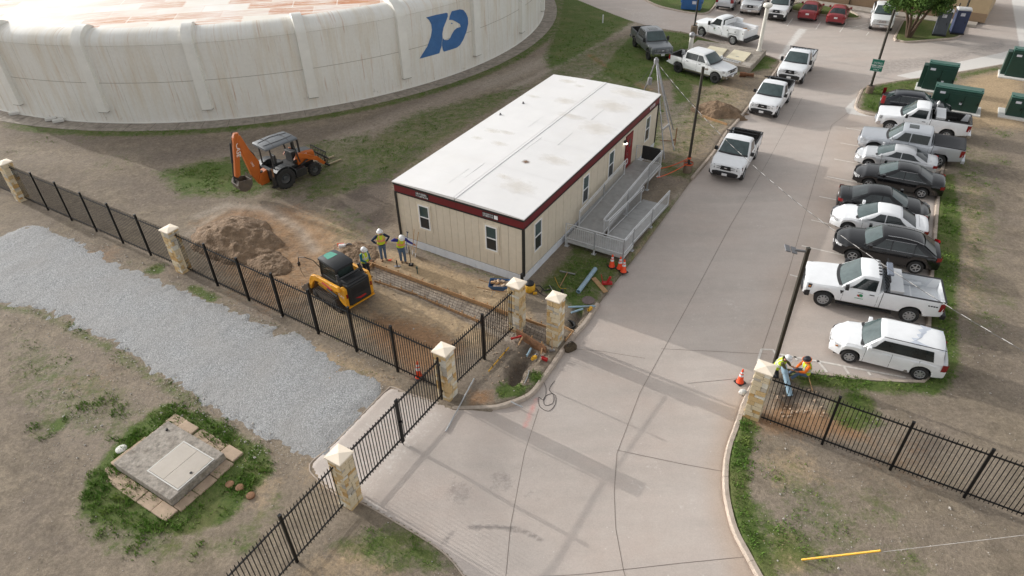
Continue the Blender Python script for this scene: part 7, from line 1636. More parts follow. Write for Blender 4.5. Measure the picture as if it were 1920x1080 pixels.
        for s in (-1, 1):
            for fb in (1, -1):
                rows = []
                for k in range(7):
                    q = k / 6; c0 = j['spi'].lerp(j['che'] + up1 * 0.13, q); d_ = (0.160 if q < 0.7 else 0.160 - (q - 0.7) * 0.17)
                    rows.append([c0 + fr_ * fb * d_ * 0.93 + lat * (s * 0.085), c0 + fr_ * fb * d_ * 0.90 + lat * (s * 0.13)])
                obj('stripe', MB().loft(rows, cap=False), sm, vo, smooth=70)
    # head gear and face
    HT = Matrix.Translation(j['hed']) @ HM.to_4x4()
    hm = MB().ball((-0.01, 0, 0.045), 0.135, 20, 8, (1.08, 0.92, 0.92), 0.0, PI / 2)
    hm.lathe([(0.135, 0.045), (0.165, 0.036), (0.165, 0.028), (0.13, 0.036)], 20, (0.005, 0, 0), cap=False)
    hm.tube([(0.10, 0, 0.125), (0.03, 0, 0.172), (-0.06, 0, 0.168), (-0.12, 0, 0.11)], 0.016, 6)
    hm.xf(HT); ho = obj('hard_hat', hm, hat, t, smooth=40)
    if brim:
        bm_ = MB().lathe([(0.13, 0.04), (0.19, 0.026), (0.185, 0.018), (0.13, 0.03)], 20, cap=False).xf(HT); obj('brim', bm_, brim, ho, smooth=40)
    hr = MB().ball((-0.03, 0, -0.005), 0.10, 14, 8, (0.85, 0.80, 0.95)).xf(HT); obj('hair', hr, M_('hair'), t, smooth=60)
    ey = MB().ball((0.090, 0.034, 0.012), 0.013, 8, 6).ball((0.090, -0.034, 0.012), 0.013, 8, 6).xf(HT); obj('eyes', ey, M_('hair'), t)
    mo = MB().box((0.094, 0, -0.062), (0.012, 0.05, 0.010)).xf(HT); obj('mouth', mo, mat('lips', rgb(128, 72, 62), 0.6), t)
    return t
def face_to(p, q): d = Vector(q) - Vector(p); return math.atan2(d.y, d.x)
p1_ = G(720, 487); p2_ = G(756, 492); p3_ = G(690, 521)
toC = math.atan2(-p1_.y, -p1_.x)
person('worker in lime vest and dark blue shirt with both hands on hips', (p1_.x, p1_.y, 0), toC + 0.15, dict(elL=(-0.06, 0.44, 1.24), wrL=(0.03, 0.24, 1.06), elR=(-0.06, -0.44, 1.24), wrR=(0.03, -0.24, 1.06), handL=(0.5, -0.4, -0.4), handR=(0.5, 0.4, -0.4), knL=(0.02, 0.10, 0.51), anL=(0, 0.10, 0.09), knR=(0.02, -0.10, 0.51), anR=(0, -0.10, 0.09)), M_('navy'), M_('denim'), M_('vest_stripe'))
w2 = person('worker in lime vest and bright blue shirt leaning on a tamper', (p2_.x, p2_.y, 0), toC + 0.25, dict(pel=(-0.03, -0.02, 0.96), spi=(0.02, 0.0, 1.14), che=(0.07, 0.02, 1.33), nek=(0.12, 0.03, 1.47), hed=(0.21, 0.03, 1.58), face=(0.75, 0.1, -0.65), shL=(0.08, 0.21, 1.41), elL=(0.16, 0.38, 1.22), wrL=(0.26, 0.56, 1.08), handL=(0.5, 0.6, -0.5), shR=(0.06, -0.17, 1.42), elR=(0.02, -0.44, 1.46), wrR=(0.08, -0.22, 1.56), handR=(0.2, 0.9, 0.2), hiL=(-0.03, 0.085, 0.93), hiR=(-0.03, -0.105, 0.93), anL=(0.10, 0.10, 0.09), knL=(0.08, 0.10, 0.50), anR=(-0.10, -0.06, 0.09), knR=(0.02, -0.09, 0.50)), M_('royal'), M_('denim'), M_('vest_stripe'))
person('worker in lime vest and teal shirt standing behind the track loader', (p3_.x, p3_.y, 0), R(-35), dict(elL=(0.03, 0.26, 1.20), wrL=(0.22, 0.16, 1.06), handL=(0.8, -0.4, -0.2), elR=(0.06, -0.26, 1.20), wrR=(0.26, -0.12, 1.10), handR=(0.8, 0.4, -0.1), hed=(0.06, 0, 1.67), face=(0.9, 0, -0.35)), M_('teal'), M_('pants_dark'), M_('vest_silver'), silver=True)
p4_ = G(1509, 706)
SEATED = dict(pel=(0, 0, 0.20), spi=(0.02, 0, 0.40), che=(0.06, 0, 0.62), nek=(0.09, 0, 0.77), hed=(0.14, 0, 0.91), shL=(0.07, 0.19, 0.70), elL=(0.22, 0.24, 0.46), wrL=(0.42, 0.14, 0.42), shR=(0.07, -0.19, 0.70), elR=(0.20, -0.24, 0.46), wrR=(0.40, -0.12, 0.40), handL=(1, -0.2, 0), handR=(1, 0.2, 0), hiL=(0.02, 0.10, 0.18), knL=(0.42, 0.16, 0.34), anL=(0.66, 0.14, 0.06), hiR=(0.02, -0.10, 0.18), knR=(0.40, -0.16, 0.30), anR=(0.62, -0.16, 0.04), footL=(1, 0.1, 0.2), footR=(1, -0.1, 0.2), face=(1, 0.1, -0.25))
person('seated worker in orange shirt and lime vest beside the fence', (p4_.x, p4_.y, 0.02), R(183), SEATED, M_('shirt_orange'), M_('denim'), M_('vest_silver'), hat=M_('hat_dark'), brim=M_('shirt_orange'), silver=True)
p5_ = G(1451, 703)
person('kneeling worker in white hard hat behind the roadside pillar', (p5_.x, p5_.y, 0.0), R(-25), dict(pel=(0, 0, 0.45), spi=(0.06, 0, 0.62), che=(0.16, 0, 0.80), nek=(0.24, 0, 0.93), hed=(0.33, 0, 1.03), shL=(0.17, 0.19, 0.87), elL=(0.36, 0.24, 0.66), wrL=(0.52, 0.12, 0.58), shR=(0.17, -0.19, 0.87), elR=(0.34, -0.24, 0.64), wrR=(0.52, -0.10, 0.56), handL=(1, -0.3, -0.1), handR=(1, 0.3, -0.1), hiL=(0.0, 0.10, 0.42), knL=(0.36, 0.14, 0.40), anL=(0.34, 0.14, 0.08), hiR=(0, -0.10, 0.42), knR=(0.14, -0.14, 0.07), anR=(-0.26, -0.14, 0.08), face=(0.9, 0.05, -0.4)), M_('shirt_olive'), M_('pants_dark'), M_('vest_silver'), silver=True)
# ================================================================ POLES, SIGN, PIPES
mat('bronze', rgb(58, 54, 46), 0.5, 0.3, 0.12, 4); mat('pole_base', rgb(124, 108, 92), 0.9, 0, 0.25, 5, 0.4, 30, dirt=0.5, dcol=rgb(96, 84, 70)); mat('led_grey', rgb(120, 120, 122), 0.4, 0.4)
def lamp_pole(px, h, label, base=0.0, br=0.27, heads=None, round_=False, r=0.065):
    p = G(*px); t = thing('lamp_pole', label, 'lamp pole', (p.x, p.y, 0), 0)
    if base > 0:
        obj('concrete_base', MB().lathe([(br, -0.3), (br, base - 0.02), (br - 0.03, base)], 20), M_('pole_base'), t, smooth=40)
        obj('base_plate', MB().box((0, 0, base + 0.02), (0.28, 0.28, 0.04)), M_('bronze'), t)
    sh_ = MB().lathe([(r, base), (r * 0.8, h)], 12) if round_ else MB().box((0, 0, (base + h) / 2), (r * 2, r * 2, h - base))
    obj('shaft', sh_, M_('bronze'), t, smooth=40); obj('pole_cap', MB().box((0, 0, h + 0.02), (r * 2.2, r * 2.2, 0.04)), M_('bronze'), t)
    for (dx, dy) in (heads or []):
        d = Vector((dx, dy, 0)); n = Vector((-d.y, d.x, 0)).normalized()
        arm = obj('arm', MB().bar((0, 0, h - 0.12), d * 0.45 + Vector((0, 0, h - 0.10)), 0.07, 0.07), M_('led_grey'), t)
        for s in (1, -1):
            c = d * (0.72 if s > 0 else 0.48) + n * (0.0) + Vector((0, 0, h - 0.08 + s * 0.03)); M4 = Matrix.Rotation(math.atan2(d.y, d.x), 3, 'Z') @ Matrix.Rotation(R(-14), 3, 'Y')
            obj('light_head', MB().box((c.x, c.y, c.z), (0.20, 0.42, 0.05), M4), M_('led_grey'), t, bevel=0.015)
    return t
lamp_pole((1451.5, 683), 5.72, 'tall dark square lamp pole with twin flat heads behind the roadside pillar', heads=[(-0.97, 0.2)], r=0.062)
pm_ = lamp_pole((1288.5, 322), 6.45, 'bare dark pole on a concrete drum between trailer and road', base=0.55)
ps_ = lamp_pole((1629, 174), 6.0, 'dark lamp pole carrying a green sign at the road corner', base=0.55)
lamp_pole((1299, 72), 7.5, 'dark lamp pole on a tall brown concrete drum beyond the vault', base=1.15, br=0.30)
lamp_pole((1801, 46), 8.0, 'dark lamp pole rising behind the portable toilets', base=0.6)
mat('sign_green', rgb(20, 108, 88), 0.5, 0, 0.08, 6)
pp = G(1629, 174); rs = math.atan2(-pp.y, -pp.x)
sg_ = thing('road_sign', 'green sign with white lettering clamped to the far lamp pole', 'sign', (pp.x, pp.y, 0), rs)
for (z, hgt) in [(2.34, 0.44), (1.88, 0.42)]:
    pn = obj('panel', MB().box((0.09, 0, z), (0.012, 0.80, hgt)), M_('sign_green'), sg_, bevel=0.004)
    obj('border', MB().box((0.097, 0, z + hgt / 2 - 0.02), (0.003, 0.74, 0.012)).box((0.097, 0, z - hgt / 2 + 0.02), (0.003, 0.74, 0.012)), M_('letter_white'), pn)
MS = lambda z: Matrix.Translation((0.098, 0, z)) @ Matrix.Rotation(PI / 2, 4, 'Z') @ Matrix.Rotation(PI / 2, 4, 'X')
text('lettering', 'PERSONNEL', 0.125, M_('letter_white'), sg_, MS(1.97)); text('lettering', 'ONLY', 0.14, M_('letter_white'), sg_, MS(1.80))
_r = random.Random(4); gm_ = MB()
for k in range(8): 
    gm_.box((0.0975, -0.26 + k * 0.075, 2.30), (0.003, 0.016, 0.14)).box((0.0975, -0.24 + k * 0.075, 2.30 + _r.choice([-0.06, 0, 0.06])), (0.003, 0.04, 0.018))
obj('lettering', gm_, M_('letter_white'), sg_)
mat('pipe_white', rgb(220, 216, 206), 0.5, 0, 0.06, 3, dirt=0.2, dcol=rgb(190, 180, 160))
p = G(1421, 105); vp = thing('vent_pipe', 'tall white vent pipe with mushroom cap at the corner of the vault', 'vent pipe', (p.x, p.y, 0.1))
obj('tube', MB().lathe([(0.16, 0), (0.16, 4.0)], 16), M_('pipe_white'), vp, smooth=40); obj('collar', MB().lathe([(0.23, 0.25), (0.23, 0.42), (0.16, 0.44)], 16), M_('pipe_white'), vp, smooth=40)
obj('cap', MB().lathe([(0.16, 3.92), (0.36, 3.98), (0.38, 4.14), (0.30, 4.24), (0.02, 4.28)], 18), M_('pipe_white'), vp, smooth=40); obj('cap_screen', MB().lathe([(0.24, 3.90), (0.33, 3.975)], 18, cap=False), M_('steel'), vp)
p = G(1293, 101); vv = thing('valve_pipe', 'short white standpipe with grey valve and lever behind the white pickup', 'valve', (p.x, p.y, 0))
obj('tube', MB().lathe([(0.19, 0), (0.19, 1.45)], 16), M_('pipe_white'), vv, smooth=40); obj('valve_body', MB().ball((0, 0, 1.62), 0.26, 14, 8), M_('steel'), vv, smooth=50); obj('lever', MB().bar((0.1, 0, 1.62), (0.85, -0.15, 1.55), 0.10, 0.07), M_('steel'), vv)
p = G(1130, 43); o = obj('marker_post', MB().lathe([(0.06, -0.1), (0.06, 0.75), (0.02, 0.80)], 10).box((0, -0.065, 0.6), (0.09, 0.01, 0.16)), M_('white_plastic'), None, loc=p); tag(o, 'small white marker post in the grass beyond the tank', 'post')
# ================================================================ CONCRETE VAULTS
def vbox(t, nm, a0, a1, b0, b1, z0, z1, mt, bevel=0.015):
    return obj(nm, MB().box(((a0 + a1) / 2, (b0 + b1) / 2, (z0 + z1) / 2), (a1 - a0, b1 - b0, z1 - z0)), mt, t, bevel=bevel)
mat('hatch_metal', rgb(156, 148, 138), 0.55, 0.25, 0.06, 4, 0.2, 90, dirt=0.3, dcol=rgb(140, 130, 116)); mat('paver', rgb(176, 154, 132), 0.9, 0, 0.16, 3, 0.3, 40, dirt=0.5, dcol=rgb(142, 120, 100)); mat('hatch_cream', rgb(214, 204, 176), 0.6, 0, 0.05, 3, dirt=0.25, dcol=rgb(180, 168, 140))
v1 = thing('concrete_vault', 'low weathered concrete vault with metal hatch in the lower left grass', 'vault', S(-16.8, 4.05), YAW)
vbox(v1, 'block', 0, 2.28, 0, 3.12, -0.1, 0.36, M_('vault_top'), 0.03)
hx0, hx1, hy0, hy1 = 0.42, 1.88, 0.12, 1.70
fr_ = MB(); 
for (a0, a1, b0, b1) in [(hx0 - .04, hx1 + .04, hy0 - .04, hy0), (hx0 - .04, hx1 + .04, hy1, hy1 + .04), (hx0 - .04, hx0, hy0, hy1), (hx1, hx1 + .04, hy0, hy1)]: fr_.box(((a0 + a1) / 2, (b0 + b1) / 2, 0.366), (a1 - a0, b1 - b0, 0.03))
obj('hatch_frame', fr_, M_('concrete_new'), v1)
for (b0, b1) in [(hy0 + .01, (hy0 + hy1) / 2 - .006), ((hy0 + hy1) / 2 + .006, hy1 - .01)]: hh_ = vbox(v1, 'hatch_leaf', hx0 + .01, hx1 - .01, b0, b1, 0.36, 0.385, M_('hatch_metal'), 0.004)
obj('lifting_eye', MB().lathe([(0.03, 0.385), (0.05, 0.39), (0.05, 0.40)], 10, (1.1, 0.3, 0)), M_('black_metal'), v1); obj('cap_knob', MB().lathe([(0.05, 0.36), (0.05, 0.41), (0.02, 0.42)], 10, (1.95, 2.75, 0)), M_('black_metal'), v1)
k = 0
for (a0, a1, b0, b1) in [(-0.52, -0.02, i * 0.78 - 0.3, i * 0.78 + 0.46) for i in range(5)] + [(2.30, 2.78, i * 0.78 - 0.3, i * 0.78 + 0.46) for i in range(5)] + [(i * 0.76, i * 0.76 + 0.74, -0.42, -0.02) for i in range(3)] + [(i * 0.76, i * 0.76 + 0.74, 3.14, 3.5) for i in range(3)]:
    k += 1; pv = vbox(v1, 'paving_slab', a0, a1, b0, b1, -0.1, 0.05 + 0.012 * math.sin(k * 2.3), M_('paver'), 0.025); pv.rotation_euler = (0.012 * math.sin(k), 0.012 * math.cos(k * 1.7), 0.01 * math.sin(k * 3))
p = G(228, 843); o = obj('valve_box', MB().lathe([(0.20, 0.0), (0.20, 0.05), (0.17, 0.07), (0.02, 0.075)], 18), M_('concrete_new'), None, loc=(p.x, p.y, 0.0), smooth=40); tag(o, 'round white lid in the grass left of the lower vault', 'lid')
for i, (u, v) in enumerate([(431, 909), (450, 915), (470, 930)]):
    p = G(u, v); o = obj('valve_box', MB().lathe([(0.15, -0.02), (0.15, 0.05), (0.12, 0.06), (0.02, 0.06)], 16), M_('wood_dark'), None, loc=p, smooth=40); tag(o, ['small brown round lid right of the lower vault, nearest to it', 'small brown round lid right of the lower vault, middle of three', 'small brown round lid right of the lower vault, closest to the fence'][i], 'lid', 'brown lids beside the lower vault')
v2 = thing('concrete_vault', 'large dark concrete vault slab with two cream hatches beside the white pickup', 'vault', S(33.95, -1.72), YAW)
vbox(v2, 'slab', 0, 5.2, 0, 6.1, -0.1, 0.46, M_('concrete_old'), 0.03)
def spx(u, v, z): q = G(u, v, z) - S(33.95, -1.72); return q.dot(AX), q.dot(BX)
for quad in [[(1318, 98), (1331, 85), (1364, 91), (1351, 106.5)], [(1362, 106), (1377, 92), (1409, 98.5), (1395, 114)]]:
    L2 = [spx(u, v, 0.58) for u, v in quad]; hh_ = obj('hatch', MB().prism(L2, 0.461, 0.56, 'xy'), M_('hatch_cream'), v2, bevel=0.02)
    cx = sum(q[0] for q in L2) / 4; cy = sum(q[1] for q in L2) / 4; obj('hatch_handle', MB().box((cx - 0.5, cy, 0.57), (0.05, 0.3, 0.03)), M_('steel'), hh_)
L2 = [spx(u, v, 0.5) for u, v in [(1390, 121), (1395, 116), (1412, 119), (1406, 125)]]; obj('small_hatch', MB().prism(L2, 0.461, 0.50, 'xy'), M_('concrete'), v2)
pa, pb_ = G(1349, 108, 0.5), G(1387, 117, 0.5); d = (pb_ - pa).normalized(); n = Vector((-d.y, d.x, 0)) * 0.19
ld = thing('ladder', 'aluminium ladder lying on the dark vault slab', 'ladder', (pa.x, pa.y, 0.5)); Ld = (pb_ - pa).length
for s in (1, -1): obj('stile', MB().bar(n * s, n * s + d * Ld, 0.04, 0.07), M_('alu'), ld)
for i in range(8): obj('rung', MB().tube([n + d * (0.15 + i * Ld / 8.2), -n + d * (0.15 + i * Ld / 8.2)], 0.018, 6), M_('alu'), ld)
p = G(1386, 143); o = obj('pipe_fitting', MB().lathe([(0.19, 0), (0.19, 0.5), (0.13, 0.52), (0.13, 1.0), (0.16, 1.0), (0.16, 1.1)], 14, (0, 0, 0.18), axis='x'), mat('rust', rgb(122, 84, 60), 0.9, 0.1, 0.3, 6), None, loc=p, rz=R(-18), smooth=40); tag(o, 'rusty pipe fitting lying in front of the dark vault slab', 'pipe')
# ================================================================ GREEN CABINETS
mat('cabinet_green', rgb(30, 62, 52), 0.42, 0.05, 0.06, 3, dirt=0.15, dcol=rgb(80, 92, 80)); mat('cabinet_top', rgb(58, 98, 86), 0.4, 0.05, 0.05, 3); mat('decal', rgb(206, 206, 214), 0.6)
def cabinet(pl_px, wd, dp, h, label, tall):
    p = G(*pl_px); rz = math.atan2(-BX.y, -BX.x)
    t = thing('utility_cabinet', label, 'utility cabinet', (p.x, p.y, 0), rz, 'green electrical cabinets on concrete pads')
    obj('pad', MB().box((wd / 2 - 0.05, dp / 2 - 0.05, 0.02), (wd + 0.7, dp + 0.7, 0.16)), M_('concrete_new'), t, bevel=0.02)
    G_, GT_ = M_('cabinet_green'), M_('cabinet_top')
    obj('case', MB().prism([(0, 0.1), (dp, 0.1), (dp, h), (dp * 0.3, h), (0.06, h - 0.04)], 0, wd, 'yz'), G_, t, bevel=0.015)
    if tall: obj('rear_case', MB().box((-0.16, dp * 0.62, h / 2 - 0.05), (0.30, dp * 0.7, h - 0.3)), G_, t, bevel=0.02)
    obj('lid', MB().box((wd / 2, dp * 0.55, h + 0.03), (wd + 0.06, dp * 0.92, 0.07)), GT_, t, bevel=0.02); obj('lid_ridge', MB().box((wd / 2, dp * 0.25, h + 0.05), (wd * 0.9, 0.08, 0.12)), GT_, t, bevel=0.02)
    n = 2 if tall else 3
    for i in range(n):
        dr_ = obj('door', MB().box((wd * (i + 0.5) / n, -0.012, h * 0.47), (wd / n - 0.05, 0.03, h * 0.78)), G_, t, bevel=0.008); obj('door_handle', MB().box((wd * (i + 0.88) / n, -0.05, h * 0.5), (0.05, 0.05, 0.18)), M_('black_metal'), dr_)
    obj('decal', MB().box((wd * 0.18, -0.031, h * 0.84), (0.34, 0.006, 0.16)).box((wd * 0.62, -0.031, h * 0.42), (0.16, 0.006, 0.14)), M_('decal'), t)
    for x in (0.08, wd - 0.08): obj('lifting_lug', MB().box((x, dp * 0.4, h + 0.09), (0.12, 0.12, 0.07)), GT_, t)
    return t
cabinet((1726, 168), 1.95, 1.05, 1.95, 'tall dark green cabinet behind the lower long one', True)
cabinet((1741, 201), 2.95, 1.15, 1.45, 'long low dark green cabinet behind the dark parked car', False)
cabinet((1882, 144), 2.4, 1.1, 2.05, 'tall dark green cabinet at the upper right edge', True)
cabinet((1883, 218), 2.6, 1.15, 1.30, 'low dark green cabinet at the right edge of the picture', False)
# ================================================================ TOP OF THE LOT: dumpster, toilets, tree, building
mat('dumpster_blue', rgb(44, 96, 152), 0.55, 0, 0.12, 4, dirt=0.3, dcol=rgb(90, 104, 120))
p = G(1296, 17); dm_ = thing('dumpster', 'blue steel dumpster on the grass island at the top', 'dumpster', (p.x, p.y, 0), R(-20))
obj('bin', MB().add([(-1.0, -0.7, 0.1), (1.0, -0.7, 0.1), (1.0, 0.7, 0.1), (-1.0, 0.7, 0.1), (-1.0, -0.9, 1.35), (1.0, -0.9, 1.35), (1.0, 0.8, 1.7), (-1.0, 0.8, 1.7)], [(0, 1, 2, 3), (4, 5, 6, 7), (0, 4, 5, 1), (1, 5, 6, 2), (2, 6, 7, 3), (3, 7, 4, 0)]), M_('dumpster_blue'), dm_, bevel=0.02)
for x in (-0.5, 0.5): obj('lid', MB().bar((x, -0.92, 1.39), (x, 0.82, 1.74), 0.98, 0.04), M_('plastic_black'), dm_)
for s in (1, -1): obj('fork_pocket', MB().box((s * 1.06, 0, 0.8), (0.14, 0.9, 0.2)), M_('dumpster_blue'), dm_, bevel=0.01)
for x in (-0.8, 0, 0.8): obj('rib', MB().bar((x, -0.73, 0.15), (x, -0.91, 1.3), 0.08, 0.05), M_('dumpster_blue'), dm_)
obj('notice', MB().bar((0.3, -0.80, 0.7), (0.3, -0.845, 1.0), 0.4, 0.02), M_('decal'), dm_)
def toilet(px, rz, col, roofm, label):
    p = G(*px); t = thing('portable_toilet', label, 'portable toilet', (p.x, p.y, 0.02), rz, 'portable toilets beside the tree')
    obj('skid', MB().box((0, 0, 0.06), (1.15, 1.15, 0.12)), M_('plastic_black'), t); obj('cabin', MB().box((0, 0, 1.12), (1.08, 1.08, 2.0)), col, t, bevel=0.05)
    dr_ = obj('door', MB().box((0, -0.555, 1.10), (0.74, 0.04, 1.82)), col, t, bevel=0.02); obj('door_latch', MB().box((0.3, -0.585, 1.1), (0.05, 0.03, 0.2)), M_('plastic_black'), dr_); obj('door_notice', MB().box((-0.05, -0.58, 1.75), (0.36, 0.01, 0.26)), M_('decal'), dr_)
    obj('roof', MB().loft([[(x, -w_, z), (x, 0, z + 0.10), (x, w_, z)] for x, w_, z in [(-0.58, 0.50, 2.12), (-0.5, 0.58, 2.18), (0.5, 0.58, 2.18), (0.58, 0.50, 2.12)]] ).box((0, 0, 2.12), (1.14, 1.14, 0.06)), roofm, t, smooth=30); obj('vent_stack', MB().lathe([(0.05, 1.9), (0.05, 2.5)], 10, (-0.4, 0.42, 0)), M_('plastic_black'), t)
    for s in (-1, 1): obj('side_vent', MB().box((s * 0.545, 0, 1.85), (0.02, 0.7, 0.2)), M_('plastic_black'), t)
    return t
toilet((1760, 65), R(-30), mat('toilet_grey', rgb(78, 84, 92), 0.6, 0, 0.06, 4), M_('white_plastic'), 'dark grey portable toilet half under the tree')
toilet((1792, 62), R(-22), mat('toilet_blue', rgb(52, 62, 92), 0.6, 0, 0.06, 4), M_('white_plastic'), 'blue portable toilet with white roof right of the grey one')
# building with wall, base course, door
mat('stucco', rgb(178, 156, 124), 0.9, 0, 0.06, 2, 0.2, 30); mat('stucco_base', rgb(140, 118, 94), 0.9, 0, 0.08, 2)
A_, B_ = G(1500, -3.5), G(1660, 18); d = (B_ - A_).normalized(); rz = math.atan2(d.y, d.x)
bd = thing('building', 'beige stucco building cut off by the top edge', 'building', (A_.x, A_.y, 0), rz)
obj('wall', MB().box((5.5, 4.0, 2.25), (24, 8, 4.5)), M_('stucco'), bd); obj('base_course', MB().box((5.5, -0.03, 0.4), (24.1, 0.06, 0.8)), M_('stucco_base'), bd); obj('roof', MB().box((5.5, 4.0, 4.58), (24.6, 8.6, 0.15)), M_('bronze'), bd)
for x in (-2, 2, 5, 9): obj('wall_joint', MB().box((x, -0.064, 2.2), (0.03, 0.012, 4.2)), M_('stucco_base'), bd)
obj('downpipe', MB().box((5.1, -0.09, 2.2), (0.09, 0.08, 4.3)), M_('bronze'), bd)
for x in (0, 7): wn = obj('window', MB().box((x, -0.02, 2.3), (1.3, 0.08, 1.2)), M_('bronze'), bd); obj('pane', MB().box((x, -0.063, 2.3), (1.18, 0.01, 1.08)), M_('pane_glass'), wn)
sw = MB(); secs = []
o = obj('sidewalk', MB().box((5.5, -1.05, -0.03), (23, 1.6, 0.16)), M_('concrete'), None, loc=(A_.x, A_.y, 0), rz=rz); tag(o, kind='structure')
# tree
mat('bark', rgb(82, 66, 52), 0.95, 0, 0.25, 6, 0.6, 20)
def leaf_mat(nm, c0, c1):
    m = bpy.data.materials.new(nm); m.use_nodes = True; t = m.node_tree; L = t.links; b = t.nodes['Principled BSDF']; b.inputs['Roughness'].default_value = 0.7; b.inputs['Specular IOR Level'].default_value = 0.2
    oi = node(t, 'ShaderNodeTexCoord'); nz = node(t, 'ShaderNodeTexNoise', Scale=0.9, Detail=6.0); L.new(oi.outputs['Object'], nz.inputs['Vector']); cr = node(t, 'ShaderNodeValToRGB'); e = cr.color_ramp.elements
    e[0].position = 0.35; e[1].position = 0.68; e[0].color = (*c0, 1); e[1].color = (*c1, 1); L.new(nz.outputs[0], cr.inputs[0]); L.new(cr.outputs[0], b.inputs['Base Color']); return m
p = G(1703, 69); tr_ = thing('tree', 'dark green multi-stemmed tree on the kerbed island beside the toilets', 'tree', (p.x, p.y, 0))
tb = MB(); tips = []
for i in range(4):
    a = 0.6 + i * 1.6; q = [Vector((0.12 * math.cos(a), 0.12 * math.sin(a), -0.1)), Vector((0.45 * math.cos(a), 0.45 * math.sin(a), 1.2)), Vector((1.0 * math.cos(a), 1.0 * math.sin(a), 2.5)), Vector((1.7 * math.cos(a), 1.7 * math.sin(a), 3.9))]
    tb.tube(q, [0.17, 0.13, 0.10, 0.05], 8)
    for k in range(5):
        b0 = q[1].lerp(q[3], 0.3 + 0.14 * k); a2 = a + (k - 2) * 0.8; e_ = b0 + Vector((1.5 * math.cos(a2), 1.5 * math.sin(a2), 0.9)); tb.tube([b0, b0.lerp(e_, 0.5) + Vector((0, 0, 0.1)), e_], [0.06, 0.04, 0.02], 6); tips.append(e_)
    tips.append(q[3])
obj('trunk', tb, M_('bark'), tr_, smooth=40)
cl = []
for k in range(64):
    if k < len(tips): c = np.array(tips[k]) + rng.normal(0, 0.3, 3)
    else:
        u = rng.normal(0, 1, 3); u /= np.linalg.norm(u); c = np.array([0.2, 0, 4.2]) + u * np.array([3.4, 3.0, 1.9]) * rng.uniform(0.55, 1.0)
    cl.append((c, rng.uniform(0.6, 1.15)))
LV = []
for c, r_ in cl:
    n = int(330 * r_); u = rng.normal(0, 1, (n, 3)); u /= np.linalg.norm(u, axis=1)[:, None]; P = c + u * (r_ * rng.uniform(0.35, 1.0, n) ** 0.6)[:, None] * np.array([1.05, 1.05, 0.75])
    a = rng.normal(0, 1, (n, 3)); a /= np.linalg.norm(a, axis=1)[:, None]; b_ = np.cross(a, u); b_ /= np.linalg.norm(b_, axis=1)[:, None] + 1e-9
    s = rng.uniform(0.08, 0.16, n)[:, None]; LV.append(np.stack([P - a * s, P - b_ * s * 0.55, P + a * s, P + b_ * s * 0.55], 1))
LV = np.concatenate(LV); nf = len(LV); me = bpy.data.meshes.new('crown'); me.vertices.add(nf * 4); me.vertices.foreach_set('co', LV.astype(np.float32).ravel()); me.loops.add(nf * 4); me.loops.foreach_set('vertex_index', np.arange(nf * 4, dtype=np.int32)); me.polygons.add(nf); me.polygons.foreach_set('loop_start', np.arange(0, nf * 4, 4, dtype=np.int32)); me.update(calc_edges=True)
me.materials.append(leaf_mat('tree_leaves', rgb(44, 70, 28), rgb(92, 118, 52))); obj('crown', me, None, tr_)
# ================================================================ TRIPOD, CABLE, GUY WIRE
TT = S(18.6, 1.0, 5.1); feet = [S(17.44, -1.31), S(15.9, -1.2), S(20.2, 2.9), S(20.6, -0.1)]
tp_ = thing('pole_tripod', 'grey steel leg frame carrying the overhead cable behind the trailer', 'mast', S(18.6, 1.0))
rel = lambda v: Vector(v) - S(18.6, 1.0)
for i, f in enumerate(feet): obj('leg', MB().tube([rel(f) - Vector((0, 0, 0.1)), rel(TT) + Vector((0, 0, 0.1)) + (rel(TT) - rel(f)).normalized() * 0.15], 0.05 if i != 1 else 0.04, 8), M_('steel'), tp_, smooth=40)
obj('brace', MB().bar(rel(feet[0]).lerp(rel(TT), 0.30), rel(feet[1]).lerp(rel(TT), 0.30), 0.06, 0.16), M_('galv'), tp_); obj('head_clamp', MB().box(rel(TT), (0.26, 0.26, 0.3)), M_('steel'), tp_, bevel=0.02); obj('meter_box', MB().box(rel(TT) + Vector((-0.25, 0.1, -1.3)), (0.25, 0.2, 0.45)), M_('steel'), tp_, bevel=0.02)
PE = Vector((17, 8, 7.0))
def sagline(a, b_, sag, n=40): return [a.lerp(b_, i / n) - Vector((0, 0, 4 * sag * (i / n) * (1 - i / n))) for i in range(n + 1)]
mat('cable', rgb(70, 68, 66), 0.7); mat('cable_light', rgb(166, 163, 160), 0.7)
cl_ = sagline(TT, PE, 2.0, 90); cb_ = thing('overhead_cable', 'thin twisted overhead cable sagging from the leg frame across the parking', 'cable', (0, 0, 0))
obj('conductor', MB().tube(cl_, 0.010, 6), M_('cable'), cb_)
mb = MB()
for i in range(0, 90, 2): mb.tube([cl_[i] + Vector((0, 0, 0.012)), cl_[i + 1] + Vector((0, 0, 0.012))], 0.010, 6)
obj('messenger_wire', mb, M_('cable_light'), cb_)
for k, (e_, lab) in enumerate([(S(26, 5.5, 0.1), 'thin guy wire from the leg frame to the grass, left one'), (S(24.5, -0.5, 0.2), 'thin guy wire from the leg frame towards the soil heap')]):
    o = obj('guy_wire', MB().tube(sagline(TT, e_, 0.25, 14), 0.012, 5), M_('cable'), None); tag(o, lab, 'wire')
an = G(1500, 1050); pe = Vector((17, 8, 7.75)); gw_ = thing('guy_wire', 'steel guy wire with yellow plastic guard at the lower right', 'guy wire', an)
dg = (pe - an).normalized(); obj('wire', MB().tube([Vector((0, 0, -0.1)), pe - an], 0.006, 5), M_('cable_light'), gw_)
gl = 0.1
for gl in np.arange(0.5, 4.0, 0.02):
    q = an + dg * gl - CAMP; 
    if 960 + FPX * q.dot(CR) / q.dot(FWD) > 1651: break
